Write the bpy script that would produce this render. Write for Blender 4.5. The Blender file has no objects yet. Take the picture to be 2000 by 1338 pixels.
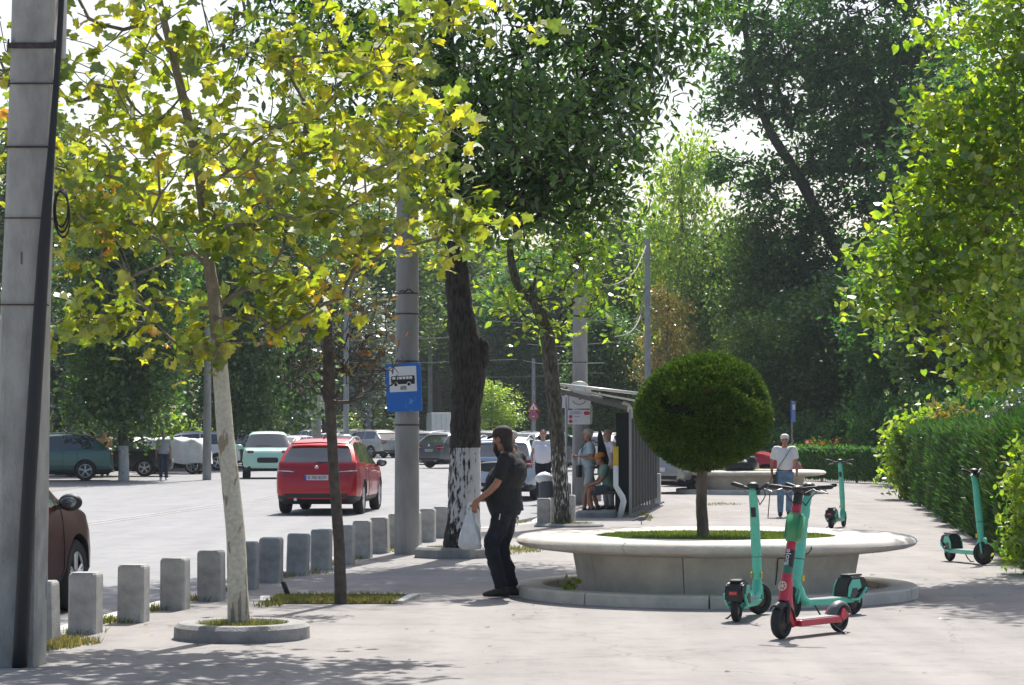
import bpy, bmesh, math, random
import numpy as np
from mathutils import Vector, Matrix, Euler
R = math.radians
sc = bpy.context.scene
C = sc.collection
rnd = random.Random(7)
rng = np.random.default_rng(11)

# ---------------------------------------------------------------- camera
F = 4584.0; HOR = 850.0; CH = 1.62          # focal length in photo pixels, horizon row, eye height
cam_d = bpy.data.cameras.new('camera'); cam = bpy.data.objects.new('camera', cam_d); C.objects.link(cam)
cam_d.sensor_width = 36; cam_d.lens = 36 * F / 2000; cam_d.clip_end = 4000; cam_d.clip_start = 0.2
cam.location = (0, 0, CH)
cam.rotation_euler = (R(90) + math.atan((HOR - 669) / F), 0, 0)
cam_d.dof.use_dof = False
sc.camera = cam
# ---------------------------------------------------------------- light
SUN_EL = 53.0; SDX, SDY = 0.20, 1.0         # the sun stands behind the scene, a little to the right
w = bpy.data.worlds.new('World'); sc.world = w; w.use_nodes = True
nt = w.node_tree; nt.nodes.clear()
sky = nt.nodes.new('ShaderNodeTexSky'); sky.sky_type = 'NISHITA'; sky.sun_disc = False
sky.sun_elevation = R(SUN_EL); sky.sun_rotation = math.atan2(SDX, SDY)
sky.dust_density = 3.5; sky.air_density = 1.0; sky.ozone_density = 1.0
bg = nt.nodes.new('ShaderNodeBackground'); bg.inputs[1].default_value = 0.105
wo = nt.nodes.new('ShaderNodeOutputWorld')
nt.links.new(sky.outputs[0], bg.inputs[0]); nt.links.new(bg.outputs[0], wo.inputs[0])
sd = bpy.data.lights.new('sun', 'SUN'); sd.energy = 4.6; sd.angle = R(0.53); sd.color = (1.0, 0.955, 0.89)
sun = bpy.data.objects.new('sun', sd); C.objects.link(sun)
_h = Vector((SDX, SDY, 0)).normalized() * math.cos(R(SUN_EL)); _d = Vector((_h.x, _h.y, math.sin(R(SUN_EL))))
sun.rotation_euler = _d.to_track_quat('Z', 'Y').to_euler()
sc.view_settings.view_transform = 'Standard'; sc.view_settings.look = 'None'
sc.view_settings.exposure = 0.68; sc.view_settings.gamma = 1.0; sc.view_settings.use_curve_mapping = False
sc.cycles.max_bounces = 8; sc.cycles.transmission_bounces = 6; sc.cycles.transparent_max_bounces = 8
sc.cycles.use_denoising = True

# ---------------------------------------------------------------- ground shape
ROAD = 0.12
def rise(y):
    t = max(0.0, min(y, 230.0) - 45.0)
    return 0.0047 * t * t / (t + 12.0) if t > 0 else 0.0
def at(px, py, drop=0.0):
    """point of the ground (lowered by drop) under a photo pixel"""
    Y = F * (CH + drop) / max(py - HOR, 8)
    for _ in range(40):
        Y = 0.5 * Y + 0.5 * F * (CH + drop - rise(Y)) / max(py - HOR, 8)
    return Vector(((px - 1000) * Y / F, Y, rise(Y) - drop))
def atd(px, py, Y):
    return Vector(((px - 1000) * Y / F, Y, CH + (HOR - py) * Y / F))

# ---------------------------------------------------------------- materials
_mats = {}
def M(name, col, rough=0.6, metal=0.0, var=0.0, scale=4.0, bump=0.0, bscale=60.0, spec=0.5, coat=0.0, col2=None, detail=4.0, lo=0.35, hi=0.65, stretch=None):
    if name in _mats: return _mats[name]
    m = bpy.data.materials.new(name); m.use_nodes = True; t = m.node_tree; b = t.nodes['Principled BSDF']
    b.inputs['Base Color'].default_value = (*col, 1); b.inputs['Roughness'].default_value = rough
    b.inputs['Metallic'].default_value = metal; b.inputs['Specular IOR Level'].default_value = spec
    b.inputs['Coat Weight'].default_value = coat; b.inputs['Coat Roughness'].default_value = 0.04
    tc = t.nodes.new('ShaderNodeTexCoord'); vec = tc.outputs['Object']
    if stretch:
        mp = t.nodes.new('ShaderNodeMapping'); mp.inputs['Scale'].default_value = stretch
        t.links.new(vec, mp.inputs[0]); vec = mp.outputs[0]
    if var > 0 or col2:
        n = t.nodes.new('ShaderNodeTexNoise'); n.inputs['Scale'].default_value = scale; n.inputs['Detail'].default_value = detail
        n.inputs['Roughness'].default_value = 0.6
        t.links.new(vec, n.inputs['Vector'])
        r = t.nodes.new('ShaderNodeValToRGB'); c2 = col2 or tuple(c * (1 - var) for c in col)
        c1 = col if col2 else tuple(min(1, c * (1 + var)) for c in col)
        r.color_ramp.elements[0].position = lo; r.color_ramp.elements[0].color = (*c2, 1)
        r.color_ramp.elements[1].position = hi; r.color_ramp.elements[1].color = (*c1, 1)
        t.links.new(n.outputs[0], r.inputs[0]); t.links.new(r.outputs[0], b.inputs['Base Color'])
    if bump > 0:
        n2 = t.nodes.new('ShaderNodeTexNoise'); n2.inputs['Scale'].default_value = bscale; n2.inputs['Detail'].default_value = 5
        t.links.new(vec, n2.inputs['Vector'])
        bp = t.nodes.new('ShaderNodeBump'); bp.inputs['Strength'].default_value = bump; bp.inputs['Distance'].default_value = 0.02
        t.links.new(n2.outputs[0], bp.inputs['Height']); t.links.new(bp.outputs[0], b.inputs['Normal'])
    _mats[name] = m
    return m

def leafmat(name, ramp, trans=0.5, tmul=(1.2, 1.25, 0.6), gloss=0.12, rough=0.35, cscale=0.9):
    """ramp: list of (pos, colour); colour picked per leaf plus slow noise; translucent, slightly glossy"""
    m = bpy.data.materials.new(name); m.use_nodes = True; t = m.node_tree; t.nodes.clear(); N = t.nodes.new; L = t.links.new
    geo = N('ShaderNodeNewGeometry'); tc = N('ShaderNodeTexCoord')
    nz = N('ShaderNodeTexNoise'); nz.inputs['Scale'].default_value = cscale; nz.inputs['Detail'].default_value = 2; L(tc.outputs['Object'], nz.inputs['Vector'])
    mx = N('ShaderNodeMath'); mx.operation = 'MULTIPLY_ADD'; mx.inputs[1].default_value = 0.62; L(geo.outputs['Random Per Island'], mx.inputs[0])
    m2 = N('ShaderNodeMath'); m2.operation = 'MULTIPLY_ADD'; m2.inputs[1].default_value = 0.9; m2.inputs[2].default_value = -0.25; L(nz.outputs[0], m2.inputs[0]); L(m2.outputs[0], mx.inputs[2])
    cr = N('ShaderNodeValToRGB'); L(mx.outputs[0], cr.inputs[0])
    el = cr.color_ramp.elements
    while len(el) < len(ramp): el.new(0.5)
    for e, (p, c) in zip(el, ramp): e.position = p; e.color = (*c, 1)
    vn = N('ShaderNodeTexNoise'); vn.inputs['Scale'].default_value = 22.0; vn.inputs['Detail'].default_value = 3; L(tc.outputs['Object'], vn.inputs['Vector'])
    vr = N('ShaderNodeValToRGB'); vr.color_ramp.elements[0].position = 0.36; vr.color_ramp.elements[0].color = (0.70, 0.62, 0.5, 1); vr.color_ramp.elements[1].position = 0.6; vr.color_ramp.elements[1].color = (1.12, 1.12, 1.12, 1); L(vn.outputs[0], vr.inputs[0])
    vm = N('ShaderNodeMix'); vm.data_type = 'RGBA'; vm.blend_type = 'MULTIPLY'; vm.inputs[0].default_value = 1; L(cr.outputs[0], vm.inputs[6]); L(vr.outputs[0], vm.inputs[7])
    df = N('ShaderNodeBsdfDiffuse'); L(vm.outputs[2], df.inputs[0])
    tm = N('ShaderNodeMix'); tm.data_type = 'RGBA'; tm.blend_type = 'MULTIPLY'; tm.inputs[0].default_value = 1
    L(vm.outputs[2], tm.inputs[6]); tm.inputs[7].default_value = (*tmul, 1)
    tr = N('ShaderNodeBsdfTranslucent'); L(tm.outputs[2], tr.inputs[0])
    a = N('ShaderNodeMixShader'); a.inputs[0].default_value = trans; L(df.outputs[0], a.inputs[1]); L(tr.outputs[0], a.inputs[2])
    gl = N('ShaderNodeBsdfGlossy'); gl.inputs['Roughness'].default_value = rough; gl.inputs['Color'].default_value = (0.9, 0.95, 1, 1)
    b = N('ShaderNodeMixShader'); b.inputs[0].default_value = gloss; L(a.outputs[0], b.inputs[1]); L(gl.outputs[0], b.inputs[2])
    o = N('ShaderNodeOutputMaterial'); L(b.outputs[0], o.inputs[0])
    return m

# ---------------------------------------------------------------- object helpers
def tag(o, label=None, cat=None, group=None, kind=None):
    if label: o['label'] = label
    if cat: o['category'] = cat
    if group: o['group'] = group
    if kind: o['kind'] = kind
    return o
def thing(name, label, cat, loc=(0, 0, 0), rz=0.0, group=None):
    o = bpy.data.objects.new(name, None); C.objects.link(o); o.location = loc; o.rotation_euler = (0, 0, rz)
    o.empty_display_size = 0.2
    return tag(o, label, cat, group)
def obj(name, bm, mat, parent=None, smooth=False, loc=None):
    me = bpy.data.meshes.new(name)
    if isinstance(bm, bmesh.types.BMesh):
        bmesh.ops.recalc_face_normals(bm, faces=bm.faces); bm.to_mesh(me); bm.free()
    else:
        me.from_pydata(bm[0], [], bm[1]); me.update()
    for mm in (mat if isinstance(mat, (list, tuple)) else [mat]): me.materials.append(mm)
    if smooth: me.shade_smooth()
    o = bpy.data.objects.new(name, me); C.objects.link(o)
    if parent: o.parent = parent
    if loc is not None: o.location = loc
    return o
def copy_tree(o, parent=None):
    c = o.copy(); C.objects.link(c); c.parent = parent
    for ch in list(o.children): copy_tree(ch, c)
    return c
def B(): return bmesh.new()
def xf(bm, verts, mat4):
    bmesh.ops.transform(bm, matrix=mat4, verts=verts)
def box(bm, c, s, rot=None, bev=0.0):
    r = bmesh.ops.create_cube(bm, size=1.0); vs = r['verts']
    m = Matrix.Translation(c) @ (rot.to_4x4() if rot else Matrix.Identity(4)) @ Matrix.Diagonal((*s, 1))
    xf(bm, vs, m)
    if bev > 0:
        es = list({e for v in vs for e in v.link_edges})
        bmesh.ops.bevel(bm, geom=es, offset=bev, segments=2, affect='EDGES', profile=0.6)
def ball(bm, c, s, seg=16, rings=10, rot=None):
    r = bmesh.ops.create_uvsphere(bm, u_segments=seg, v_segments=rings, radius=1.0)
    sv = s if hasattr(s, '__len__') else (s, s, s)
    xf(bm, r['verts'], Matrix.Translation(c) @ (rot.to_4x4() if rot else Matrix.Identity(4)) @ Matrix.Diagonal((*sv, 1)))
def frame(t, up=None):
    t = t.normalized(); u = up or (Vector((1, 0, 0)) if abs(t.x) < 0.85 else Vector((0, 1, 0)))
    a = (u - t * u.dot(t)).normalized(); return a, t.cross(a)
def tube(bm, pts, rad, n=10, cap='flat', up=None, sub=0, jit=0.0):
    """swept tube; rad a number, a list, or a list of (ra, rb)"""
    pts = [Vector(p) for p in pts]
    if not hasattr(rad, '__len__'): rad = [rad] * len(pts)
    rad = [r if hasattr(r, '__len__') else (r, r) for r in rad]
    if sub:
        P, Q = [], []
        for i in range(len(pts) - 1):
            p0, p1, p2, p3 = pts[max(i - 1, 0)], pts[i], pts[i + 1], pts[min(i + 2, len(pts) - 1)]
            for k in range(sub):
                t = k / sub
                P.append(0.5 * ((2 * p1) + (p2 - p0) * t + (2 * p0 - 5 * p1 + 4 * p2 - p3) * t * t + (-p0 + 3 * p1 - 3 * p2 + p3) * t ** 3))
                Q.append((rad[i][0] * (1 - t) + rad[i + 1][0] * t, rad[i][1] * (1 - t) + rad[i + 1][1] * t))
        P.append(pts[-1]); Q.append(rad[-1]); pts, rad = P, Q
    if cap == 'round':
        t0 = (pts[1] - pts[0]).normalized(); t1 = (pts[-1] - pts[-2]).normalized(); k = (0.35, 0.8)
        r0, r1 = rad[0], rad[-1]; m0, m1 = sum(r0) / 2, sum(r1) / 2
        pre = [(pts[0] - t0 * m0 * 0.95, tuple(x * 0.3 for x in r0)), (pts[0] - t0 * m0 * 0.6, tuple(x * 0.78 for x in r0))]
        post = [(pts[-1] + t1 * m1 * 0.6, tuple(x * 0.78 for x in r1)), (pts[-1] + t1 * m1 * 0.95, tuple(x * 0.3 for x in r1))]
        pts = [p for p, _ in pre] + pts + [p for p, _ in post]; rad = [q for _, q in pre] + rad + [q for _, q in post]
    rings = []; a = None
    for i, p in enumerate(pts):
        t = (pts[min(i + 1, len(pts) - 1)] - pts[max(i - 1, 0)]).normalized()
        if a is None or up: a, b_ = frame(t, up)
        else:
            a = (a - t * a.dot(t)).normalized(); b_ = t.cross(a)
        ra, rb = rad[i]
        rings.append([bm.verts.new(p + a * (ra * math.cos(2 * math.pi * k / n) * (1 + (rnd.uniform(-jit, jit) if jit else 0))) + b_ * (rb * math.sin(2 * math.pi * k / n) * (1 + (rnd.uniform(-jit, jit) if jit else 0)))) for k in range(n)])
    for r0, r1 in zip(rings, rings[1:]):
        for k in range(n): bm.faces.new((r0[k], r0[(k + 1) % n], r1[(k + 1) % n], r1[k]))
    if cap:
        bm.faces.new(rings[0][::-1]); bm.faces.new(rings[-1])
def lathe(bm, prof, n=48, c=(0, 0, 0), closed=False):
    rings = []
    for r, z in prof:
        rings.append([bm.verts.new((c[0] + r * math.cos(2 * math.pi * k / n), c[1] + r * math.sin(2 * math.pi * k / n), c[2] + z)) for k in range(n)])
    prs = list(zip(rings, rings[1:])) + ([(rings[-1], rings[0])] if closed else [])
    for r0, r1 in prs:
        for k in range(n): bm.faces.new((r0[k], r0[(k + 1) % n], r1[(k + 1) % n], r1[k]))
    if not closed:
        if prof[0][0] > 1e-4: bm.faces.new(rings[0][::-1])
        if prof[-1][0] > 1e-4: bm.faces.new(rings[-1])
def prism(bm, poly, z0, z1, m4=None):
    lo = [bm.verts.new((x, y, z0)) for x, y in poly]; hi = [bm.verts.new((x, y, z1)) for x, y in poly]; n = len(poly)
    fs = [bm.faces.new(lo[::-1]), bm.faces.new(hi)]
    for k in range(n): fs.append(bm.faces.new((lo[k], lo[(k + 1) % n], hi[(k + 1) % n], hi[k])))
    if m4: xf(bm, lo + hi, m4)
def disc(bm, c, axis, r, w, n=28, bev=0.0):
    """short cylinder of radius r and width w along axis"""
    ax = Vector(axis).normalized(); c = Vector(c)
    if bev: tube(bm, [c - ax * w / 2, c - ax * (w / 2 - bev), c + ax * (w / 2 - bev), c + ax * w / 2], [r - bev, r, r, r - bev], n)
    else: tube(bm, [c - ax * w / 2, c + ax * w / 2], r, n)
def torus(bm, c, axis, Rr, r, n=32, k=10):
    ax = Vector(axis).normalized(); a, b = frame(ax); c = Vector(c); rings = []
    for i in range(n):
        th = 2 * math.pi * i / n; d = a * math.cos(th) + b * math.sin(th)
        rings.append([bm.verts.new(c + d * (Rr + r * math.cos(2 * math.pi * j / k)) + ax * (r * math.sin(2 * math.pi * j / k))) for j in range(k)])
    for i in range(n):
        r0, r1 = rings[i], rings[(i + 1) % n]
        for j in range(k): bm.faces.new((r0[j], r0[(j + 1) % k], r1[(j + 1) % k], r1[j]))
def text(name, s, size, mat, parent, m4, ext=0.002, align='CENTER', squash=1.0):
    cu = bpy.data.curves.new(name, 'FONT'); cu.body = s; cu.size = size; cu.extrude = ext; cu.align_x = align; cu.align_y = 'CENTER'
    to = bpy.data.objects.new(name, cu); C.objects.link(to)
    dg = bpy.context.evaluated_depsgraph_get(); me = bpy.data.meshes.new_from_object(to.evaluated_get(dg))
    bpy.data.objects.remove(to); me.transform(m4 @ Matrix.Diagonal((squash, 1, 1, 1))); me.materials.clear(); me.materials.append(mat)
    o = bpy.data.objects.new(name, me); C.objects.link(o); o.parent = parent
    return o
_tex = {}
def fuse(name, bm, mat, parent=None, voxel=0.012, smooth=3, wr=0.0, wscale=0.12):
    """melt overlapping closed shapes into one continuous surface"""
    me = bpy.data.meshes.new('tmp'); bmesh.ops.recalc_face_normals(bm, faces=bm.faces); bm.to_mesh(me); bm.free()
    o = bpy.data.objects.new('tmp', me); C.objects.link(o)
    m = o.modifiers.new('r', 'REMESH'); m.mode = 'VOXEL'; m.voxel_size = voxel
    if smooth: s = o.modifiers.new('s', 'SMOOTH'); s.iterations = smooth; s.factor = 0.5
    if wr:
        if wscale not in _tex:
            t = bpy.data.textures.new('crease', 'CLOUDS'); t.noise_scale = wscale; _tex[wscale] = t
        d = o.modifiers.new('d', 'DISPLACE'); d.texture = _tex[wscale]; d.strength = wr; d.mid_level = 0.5; d.texture_coords = 'LOCAL'
    dg = bpy.context.evaluated_depsgraph_get(); m2 = bpy.data.meshes.new_from_object(o.evaluated_get(dg))
    bpy.data.objects.remove(o); m2.name = name; m2.materials.clear(); m2.materials.append(mat); m2.shade_smooth()
    q = bpy.data.objects.new(name, m2); C.objects.link(q)
    if parent: q.parent = parent
    return q
def npmesh(name, V, k, mat, parent=None):
    """V: (n, k, 3) array, one k-gon each"""
    n = len(V); me = bpy.data.meshes.new(name); me.vertices.add(n * k); me.vertices.foreach_set('co', np.ascontiguousarray(V, dtype=np.float32).ravel())
    me.loops.add(n * k); me.loops.foreach_set('vertex_index', np.arange(n * k, dtype=np.int32))
    me.polygons.add(n); me.polygons.foreach_set('loop_start', np.arange(0, n * k, k, dtype=np.int32))
    me.update(calc_edges=True); me.materials.append(mat)
    o = bpy.data.objects.new(name, me); C.objects.link(o)
    if parent: o.parent = parent
    return o

# ---------------------------------------------------------------- colours
concrete = M('concrete', (0.36, 0.35, 0.335), 0.85, var=0.22, scale=5, bump=0.5, bscale=70, detail=8)
concrete_d = M('bollard_concrete', (0.37, 0.365, 0.35), 0.9, var=0.24, scale=5, bump=0.6, bscale=90, detail=8)
stone = M('planter_stone', (0.62, 0.575, 0.50), 0.75, var=0.12, scale=4, bump=0.25, bscale=90, detail=8)
black_plastic = M('black_plastic', (0.018, 0.018, 0.02), 0.45)
rubber = M('rubber', (0.02, 0.02, 0.021), 0.8, bump=0.2)
steel = M('steel', (0.5, 0.5, 0.51), 0.35, 0.8)
alloy = M('alloy', (0.62, 0.62, 0.64), 0.3, 0.7)
glass = M('car_glass', (0.035, 0.045, 0.052), 0.05, spec=1.0)
glass.node_tree.nodes['Principled BSDF'].inputs['IOR'].default_value = 1.65
white_paint = M('white_paint', (0.78, 0.78, 0.76), 0.5)
skin = M('skin', (0.42, 0.24, 0.17), 0.55, var=0.1, scale=20)
skin_r = M('skin_tanned', (0.36, 0.17, 0.11), 0.55, var=0.1, scale=20)
dark = M('dark_void', (0.012, 0.012, 0.012), 0.9)
bark = M('bark', (0.075, 0.062, 0.05), 0.95, var=0.35, scale=9, bump=0.9, bscale=22, stretch=(1, 1, 0.35))
# ================================================================ SETTING
def grid_sheet(name, poly_fn, ys, z, mat, thick=0.0):
    """a sheet between x = left(y) and x = right(y), following the rise of the ground"""
    bm = B(); rows = []
    for y in ys:
        l, r = poly_fn(y); n = 6
        rows.append([bm.verts.new((l + (r - l) * k / n, y, z + rise(y))) for k in range(n + 1)])
    for a, b in zip(rows, rows[1:]):
        for k in range(len(a) - 1): bm.faces.new((a[k], a[k + 1], b[k + 1], b[k]))
    if thick:
        for side in (0, -1):
            lo = [bm.verts.new((r[side].co.x, r[side].co.y, r[side].co.z - thick)) for r in rows]
            for i in range(len(rows) - 1): bm.faces.new((rows[i][side], rows[i + 1][side], lo[i + 1], lo[i]))
    o = obj(name, bm, mat); tag(o, kind='structure'); return o
KP = [(-30, -9.9), (8, -5.28), (19, -3.86), (37, -1.55), (39.5, -1.15), (43.2, 0.35), (55, 1.35), (70, 3.1), (120, 9.0), (250, 26), (400, 45)]
def kerb_x(y):
    for (y0, x0), (y1, x1) in zip(KP, KP[1:]):
        if y <= y1: return x0 + (x1 - x0) * (y - y0) / (y1 - y0)
    return KP[-1][1]
ys_n = [-12 + 2 * i for i in range(33)] + [54 + 4 * i for i in range(25)] + [155 + 10 * i for i in range(20)]

def ground_mat(name, c1, c2, grain, patch, crack=0.0, tint=None):
    m = bpy.data.materials.new(name); m.use_nodes = True; t = m.node_tree; b = t.nodes['Principled BSDF']; N = t.nodes.new; L = t.links.new
    b.inputs['Roughness'].default_value = 0.9; b.inputs['Specular IOR Level'].default_value = 0.25
    tc = N('ShaderNodeTexCoord')
    big = N('ShaderNodeTexNoise'); big.inputs['Scale'].default_value = patch; big.inputs['Detail'].default_value = 6; big.inputs['Roughness'].default_value = 0.65; L(tc.outputs['Object'], big.inputs['Vector'])
    mp = N('ShaderNodeMapping'); mp.inputs['Scale'].default_value = (1.6, 0.12, 1); mp.inputs['Rotation'].default_value = (0, 0, 0.12); L(tc.outputs['Object'], mp.inputs[0])
    st = N('ShaderNodeTexNoise'); st.inputs['Scale'].default_value = 1.1; st.inputs['Detail'].default_value = 4; L(mp.outputs[0], st.inputs['Vector'])
    fine = N('ShaderNodeTexNoise'); fine.inputs['Scale'].default_value = grain; fine.inputs['Detail'].default_value = 3; L(tc.outputs['Object'], fine.inputs['Vector'])
    ad = N('ShaderNodeMath'); ad.operation = 'MULTIPLY_ADD'; ad.inputs[1].default_value = 0.45; L(st.outputs[0], ad.inputs[0]); 
    s2 = N('ShaderNodeMath'); s2.operation = 'MULTIPLY'; s2.inputs[1].default_value = 0.4; L(big.outputs[0], s2.inputs[0]); L(s2.outputs[0], ad.inputs[2])
    a2 = N('ShaderNodeMath'); a2.operation = 'MULTIPLY_ADD'; a2.inputs[1].default_value = 0.22; L(fine.outputs[0], a2.inputs[0]); L(ad.outputs[0], a2.inputs[2])
    r = N('ShaderNodeValToRGB'); r.color_ramp.elements[0].position = 0.36; r.color_ramp.elements[0].color = (*c2, 1)
    r.color_ramp.elements[1].position = 0.68; r.color_ramp.elements[1].color = (*c1, 1); L(a2.outputs[0], r.inputs[0])
    out = r.outputs[0]
    if crack:
        v = N('ShaderNodeTexVoronoi'); v.feature = 'DISTANCE_TO_EDGE'; v.inputs['Scale'].default_value = 0.28
        wn = N('ShaderNodeTexNoise'); wn.inputs['Scale'].default_value = 1.2; wn.inputs['Detail'].default_value = 6; L(tc.outputs['Object'], wn.inputs['Vector'])
        va = N('ShaderNodeMix'); va.data_type = 'RGBA'; va.blend_type = 'ADD'; va.inputs[0].default_value = 1.4; L(tc.outputs['Object'], va.inputs[6]); L(wn.outputs[1], va.inputs[7]); L(va.outputs[2], v.inputs['Vector'])
        cr = N('ShaderNodeValToRGB'); cr.color_ramp.elements[0].position = 0.0; cr.color_ramp.elements[0].color = (1 - crack,) * 3 + (1,); cr.color_ramp.elements[1].position = 0.004; cr.color_ramp.elements[1].color = (1, 1, 1, 1)
        L(v.outputs['Distance'], cr.inputs[0]); mu = N('ShaderNodeMix'); mu.data_type = 'RGBA'; mu.blend_type = 'MULTIPLY'; mu.inputs[0].default_value = 1; L(out, mu.inputs[6]); L(cr.outputs[0], mu.inputs[7]); out = mu.outputs[2]
    gv = N('ShaderNodeTexVoronoi'); gv.inputs['Scale'].default_value = 2.3; L(tc.outputs['Object'], gv.inputs['Vector'])
    gr = N('ShaderNodeValToRGB'); gr.color_ramp.elements[0].position = 0.035; gr.color_ramp.elements[0].color = (0.6, 0.6, 0.6, 1); gr.color_ramp.elements[1].position = 0.05; gr.color_ramp.elements[1].color = (1, 1, 1, 1); L(gv.outputs['Distance'], gr.inputs[0])
    sn = N('ShaderNodeTexNoise'); sn.inputs['Scale'].default_value = 1.9; sn.inputs['Detail'].default_value = 9; sn.inputs['Roughness'].default_value = 0.75; L(tc.outputs['Object'], sn.inputs['Vector'])
    sr = N('ShaderNodeValToRGB'); sr.color_ramp.elements[0].position = 0.30; sr.color_ramp.elements[0].color = (0.74, 0.74, 0.75, 1); sr.color_ramp.elements[1].position = 0.5; sr.color_ramp.elements[1].color = (1, 1, 1, 1); L(sn.outputs[0], sr.inputs[0])
    for sx_ in (gr, sr):
        mg = N('ShaderNodeMix'); mg.data_type = 'RGBA'; mg.blend_type = 'MULTIPLY'; mg.inputs[0].default_value = 1; L(out, mg.inputs[6]); L(sx_.outputs[0], mg.inputs[7]); out = mg.outputs[2]
    L(out, b.inputs['Base Color'])
    bp = N('ShaderNodeBump'); bp.inputs['Strength'].default_value = 0.35; bp.inputs['Distance'].default_value = 0.01; L(fine.outputs[0], bp.inputs['Height']); L(bp.outputs[0], b.inputs['Normal'])
    return m
m_pave = ground_mat('pavement_asphalt', (0.325, 0.306, 0.294), (0.210, 0.200, 0.195), 60, 0.7, 0.3)
m_road = ground_mat('road_asphalt', (0.285, 0.288, 0.295), (0.225, 0.228, 0.236), 45, 0.35)
m_park = ground_mat('parking_asphalt', (0.27, 0.255, 0.24), (0.19, 0.185, 0.18), 45, 0.5)
m_soil = ground_mat('soil', (0.16, 0.14, 0.09), (0.07, 0.08, 0.035), 30, 0.8)

grid_sheet('ground', lambda y: (-900, 900), [-20, 0, 20, 40, 50, 60, 70, 80, 100, 130, 160, 200, 240, 400, 1500], -0.32, m_soil)
grid_sheet('road', lambda y: (-13.5 if y > 20 else -13.5, kerb_x(y) + 0.05), ys_n, -ROAD, m_road)
grid_sheet('parking_area', lambda y: (-70, -13.5), ys_n, -ROAD + 0.003, m_park)
grid_sheet('pavement', lambda y: (kerb_x(y), 60), ys_n, 0.0, m_pave, 0.15)
m_kerb = M('kerbstone', (0.5, 0.49, 0.46), 0.85, var=0.25, scale=6, bump=0.4)
bm = B()
for y0, y1 in zip(ys_n, ys_n[1:]):
    if y1 > 130: break
    n = 4
    for k in range(n):
        a, b = y0 + (y1 - y0) * k / n, y0 + (y1 - y0) * (k + 1) / n - 0.012
        p0 = Vector((kerb_x(a) - 0.10, a, rise(a))); p1 = Vector((kerb_x(b) - 0.10, b, rise(b)))
        d = (p1 - p0); L_ = d.length; rot = Matrix.Rotation(math.atan2(d.y, d.x) - math.pi / 2, 3, 'Z')
        box(bm, (p0 + p1) / 2 + Vector((0.1 - 0.02, 0, -0.075)), (0.16, L_, 0.16), rot)
tag(obj('kerb', bm, m_kerb), kind='structure')
# road markings
m_line = M('worn_road_paint', (0.44, 0.43, 0.40), 0.8, col2=(0.27, 0.27, 0.27), scale=5, detail=8, lo=0.38, hi=0.6)
def strip(bm, pts, wd, z):
    for a, b in zip(pts, pts[1:]):
        a = Vector(a); b = Vector(b); d = (b - a).normalized(); nn = Vector((-d.y, d.x)) * wd / 2
        q = [a - nn, b - nn, b + nn, a + nn]
        bm.faces.new([bm.verts.new((p.x, p.y, z + rise(p.y))) for p in q])
bm = B()
def centre_x(y):
    P = [(20, -11.5), (45, -8.4), (60, -6.9), (90, -4.6), (160, -1.5), (250, 3)]
    for (y0, x0), (y1, x1) in zip(P, P[1:]):
        if y <= y1: return x0 + (x1 - x0) * (y - y0) / (y1 - y0)
    return 3
for off in (-0.14, 0.14):
    strip(bm, [(centre_x(y) + off, y) for y in range(22, 170, 4)], 0.075, -ROAD + 0.006)
tag(obj('road_markings', bm, m_line), kind='structure')
# lane arrow / parking lines on the far side
bm = B()
for i in range(8):
    strip(bm, [(-13.9, 62 + i * 6.0), (-19, 62.6 + i * 6.0)], 0.1, -ROAD + 0.008)
tag(obj('parking_lines', bm, m_line), kind='structure')

# ---------------------------------------------------------------- grass
m_grass = leafmat('grass_blades', [(0.15, (0.07, 0.12, 0.025)), (0.4, (0.15, 0.20, 0.05)), (0.7, (0.34, 0.28, 0.13)), (0.9, (0.22, 0.16, 0.08))], 0.35, gloss=0.05)
m_lawn = leafmat('lawn_blades', [(0.2, (0.08, 0.15, 0.025)), (0.6, (0.15, 0.24, 0.04)), (0.9, (0.36, 0.33, 0.13))], 0.35, gloss=0.05)
def blades(name, P, h, wd, mat, parent=None):
    n = len(P); P = np.asarray(P, float); th = rng.uniform(0, 2 * np.pi, n); hh = h * rng.uniform(0.4, 1.15, n)
    u = np.stack([np.cos(th), np.sin(th), 0 * th], 1) * wd * 0.5
    lean = np.stack([rng.normal(0, 0.35, n), rng.normal(0, 0.35, n), np.ones(n)], 1) * hh[:, None]
    V = np.stack([P - u, P + u, P + lean * 0.6 + u * 0.6, P + lean + 0.12 * lean * rng.normal(0, 1, (n, 1)) * [1, 1, 0], P + lean * 0.6 - u * 0.6], 1)
    return npmesh(name, V, 5, mat, parent)
def patch_pts(cx, cy, rx, ry, n, z=0.0):
    th = rng.uniform(0, 2 * np.pi, n); r = np.sqrt(rng.uniform(0, 1, n)); r = r * (1 + 0.25 * np.sin(3 * th + cx * 7) + 0.15 * np.sin(7 * th))
    x = cx + rx * r * np.cos(th); y = cy + ry * r * np.sin(th)
    return np.stack([x, y, np.full(n, z)], 1)
vp = []
for (px, py, rx, ry, n) in [(120, 1258, .22, .5, 900), (165, 1235, .18, .2, 90), (205, 1214, .12, .25, 260), (300, 1190, .15, .25, 160), (262, 1213, .10, .2, 80), (380, 1170, .16, .3, 140), (455, 1152, .18, .4, 120), (555, 1125, .18, .5, 160), (600, 1118, .25, .4, 160), (650, 1100, .15, .4, 140), (690, 1092, .15, .4, 120), (775, 1074, .3, .5, 220), (1000, 1074, .55, .9, 700), (1010, 1020, .3, .5, 160), (1245, 1004, .22, 3.0, 1500), (1400, 985, .5, .8, 200), (1120, 1040, .2, .3, 60), (530, 1180, .12, .3, 160)]:
    p = at(px, py); vp.append(patch_pts(p.x, p.y, rx, ry, n, p.z))
tag(blades('grass_tufts', np.concatenate(vp), 0.06, 0.012, m_grass), 'tufts of dry and green grass growing in the pavement cracks and kerb', 'grass', kind='stuff')
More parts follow.
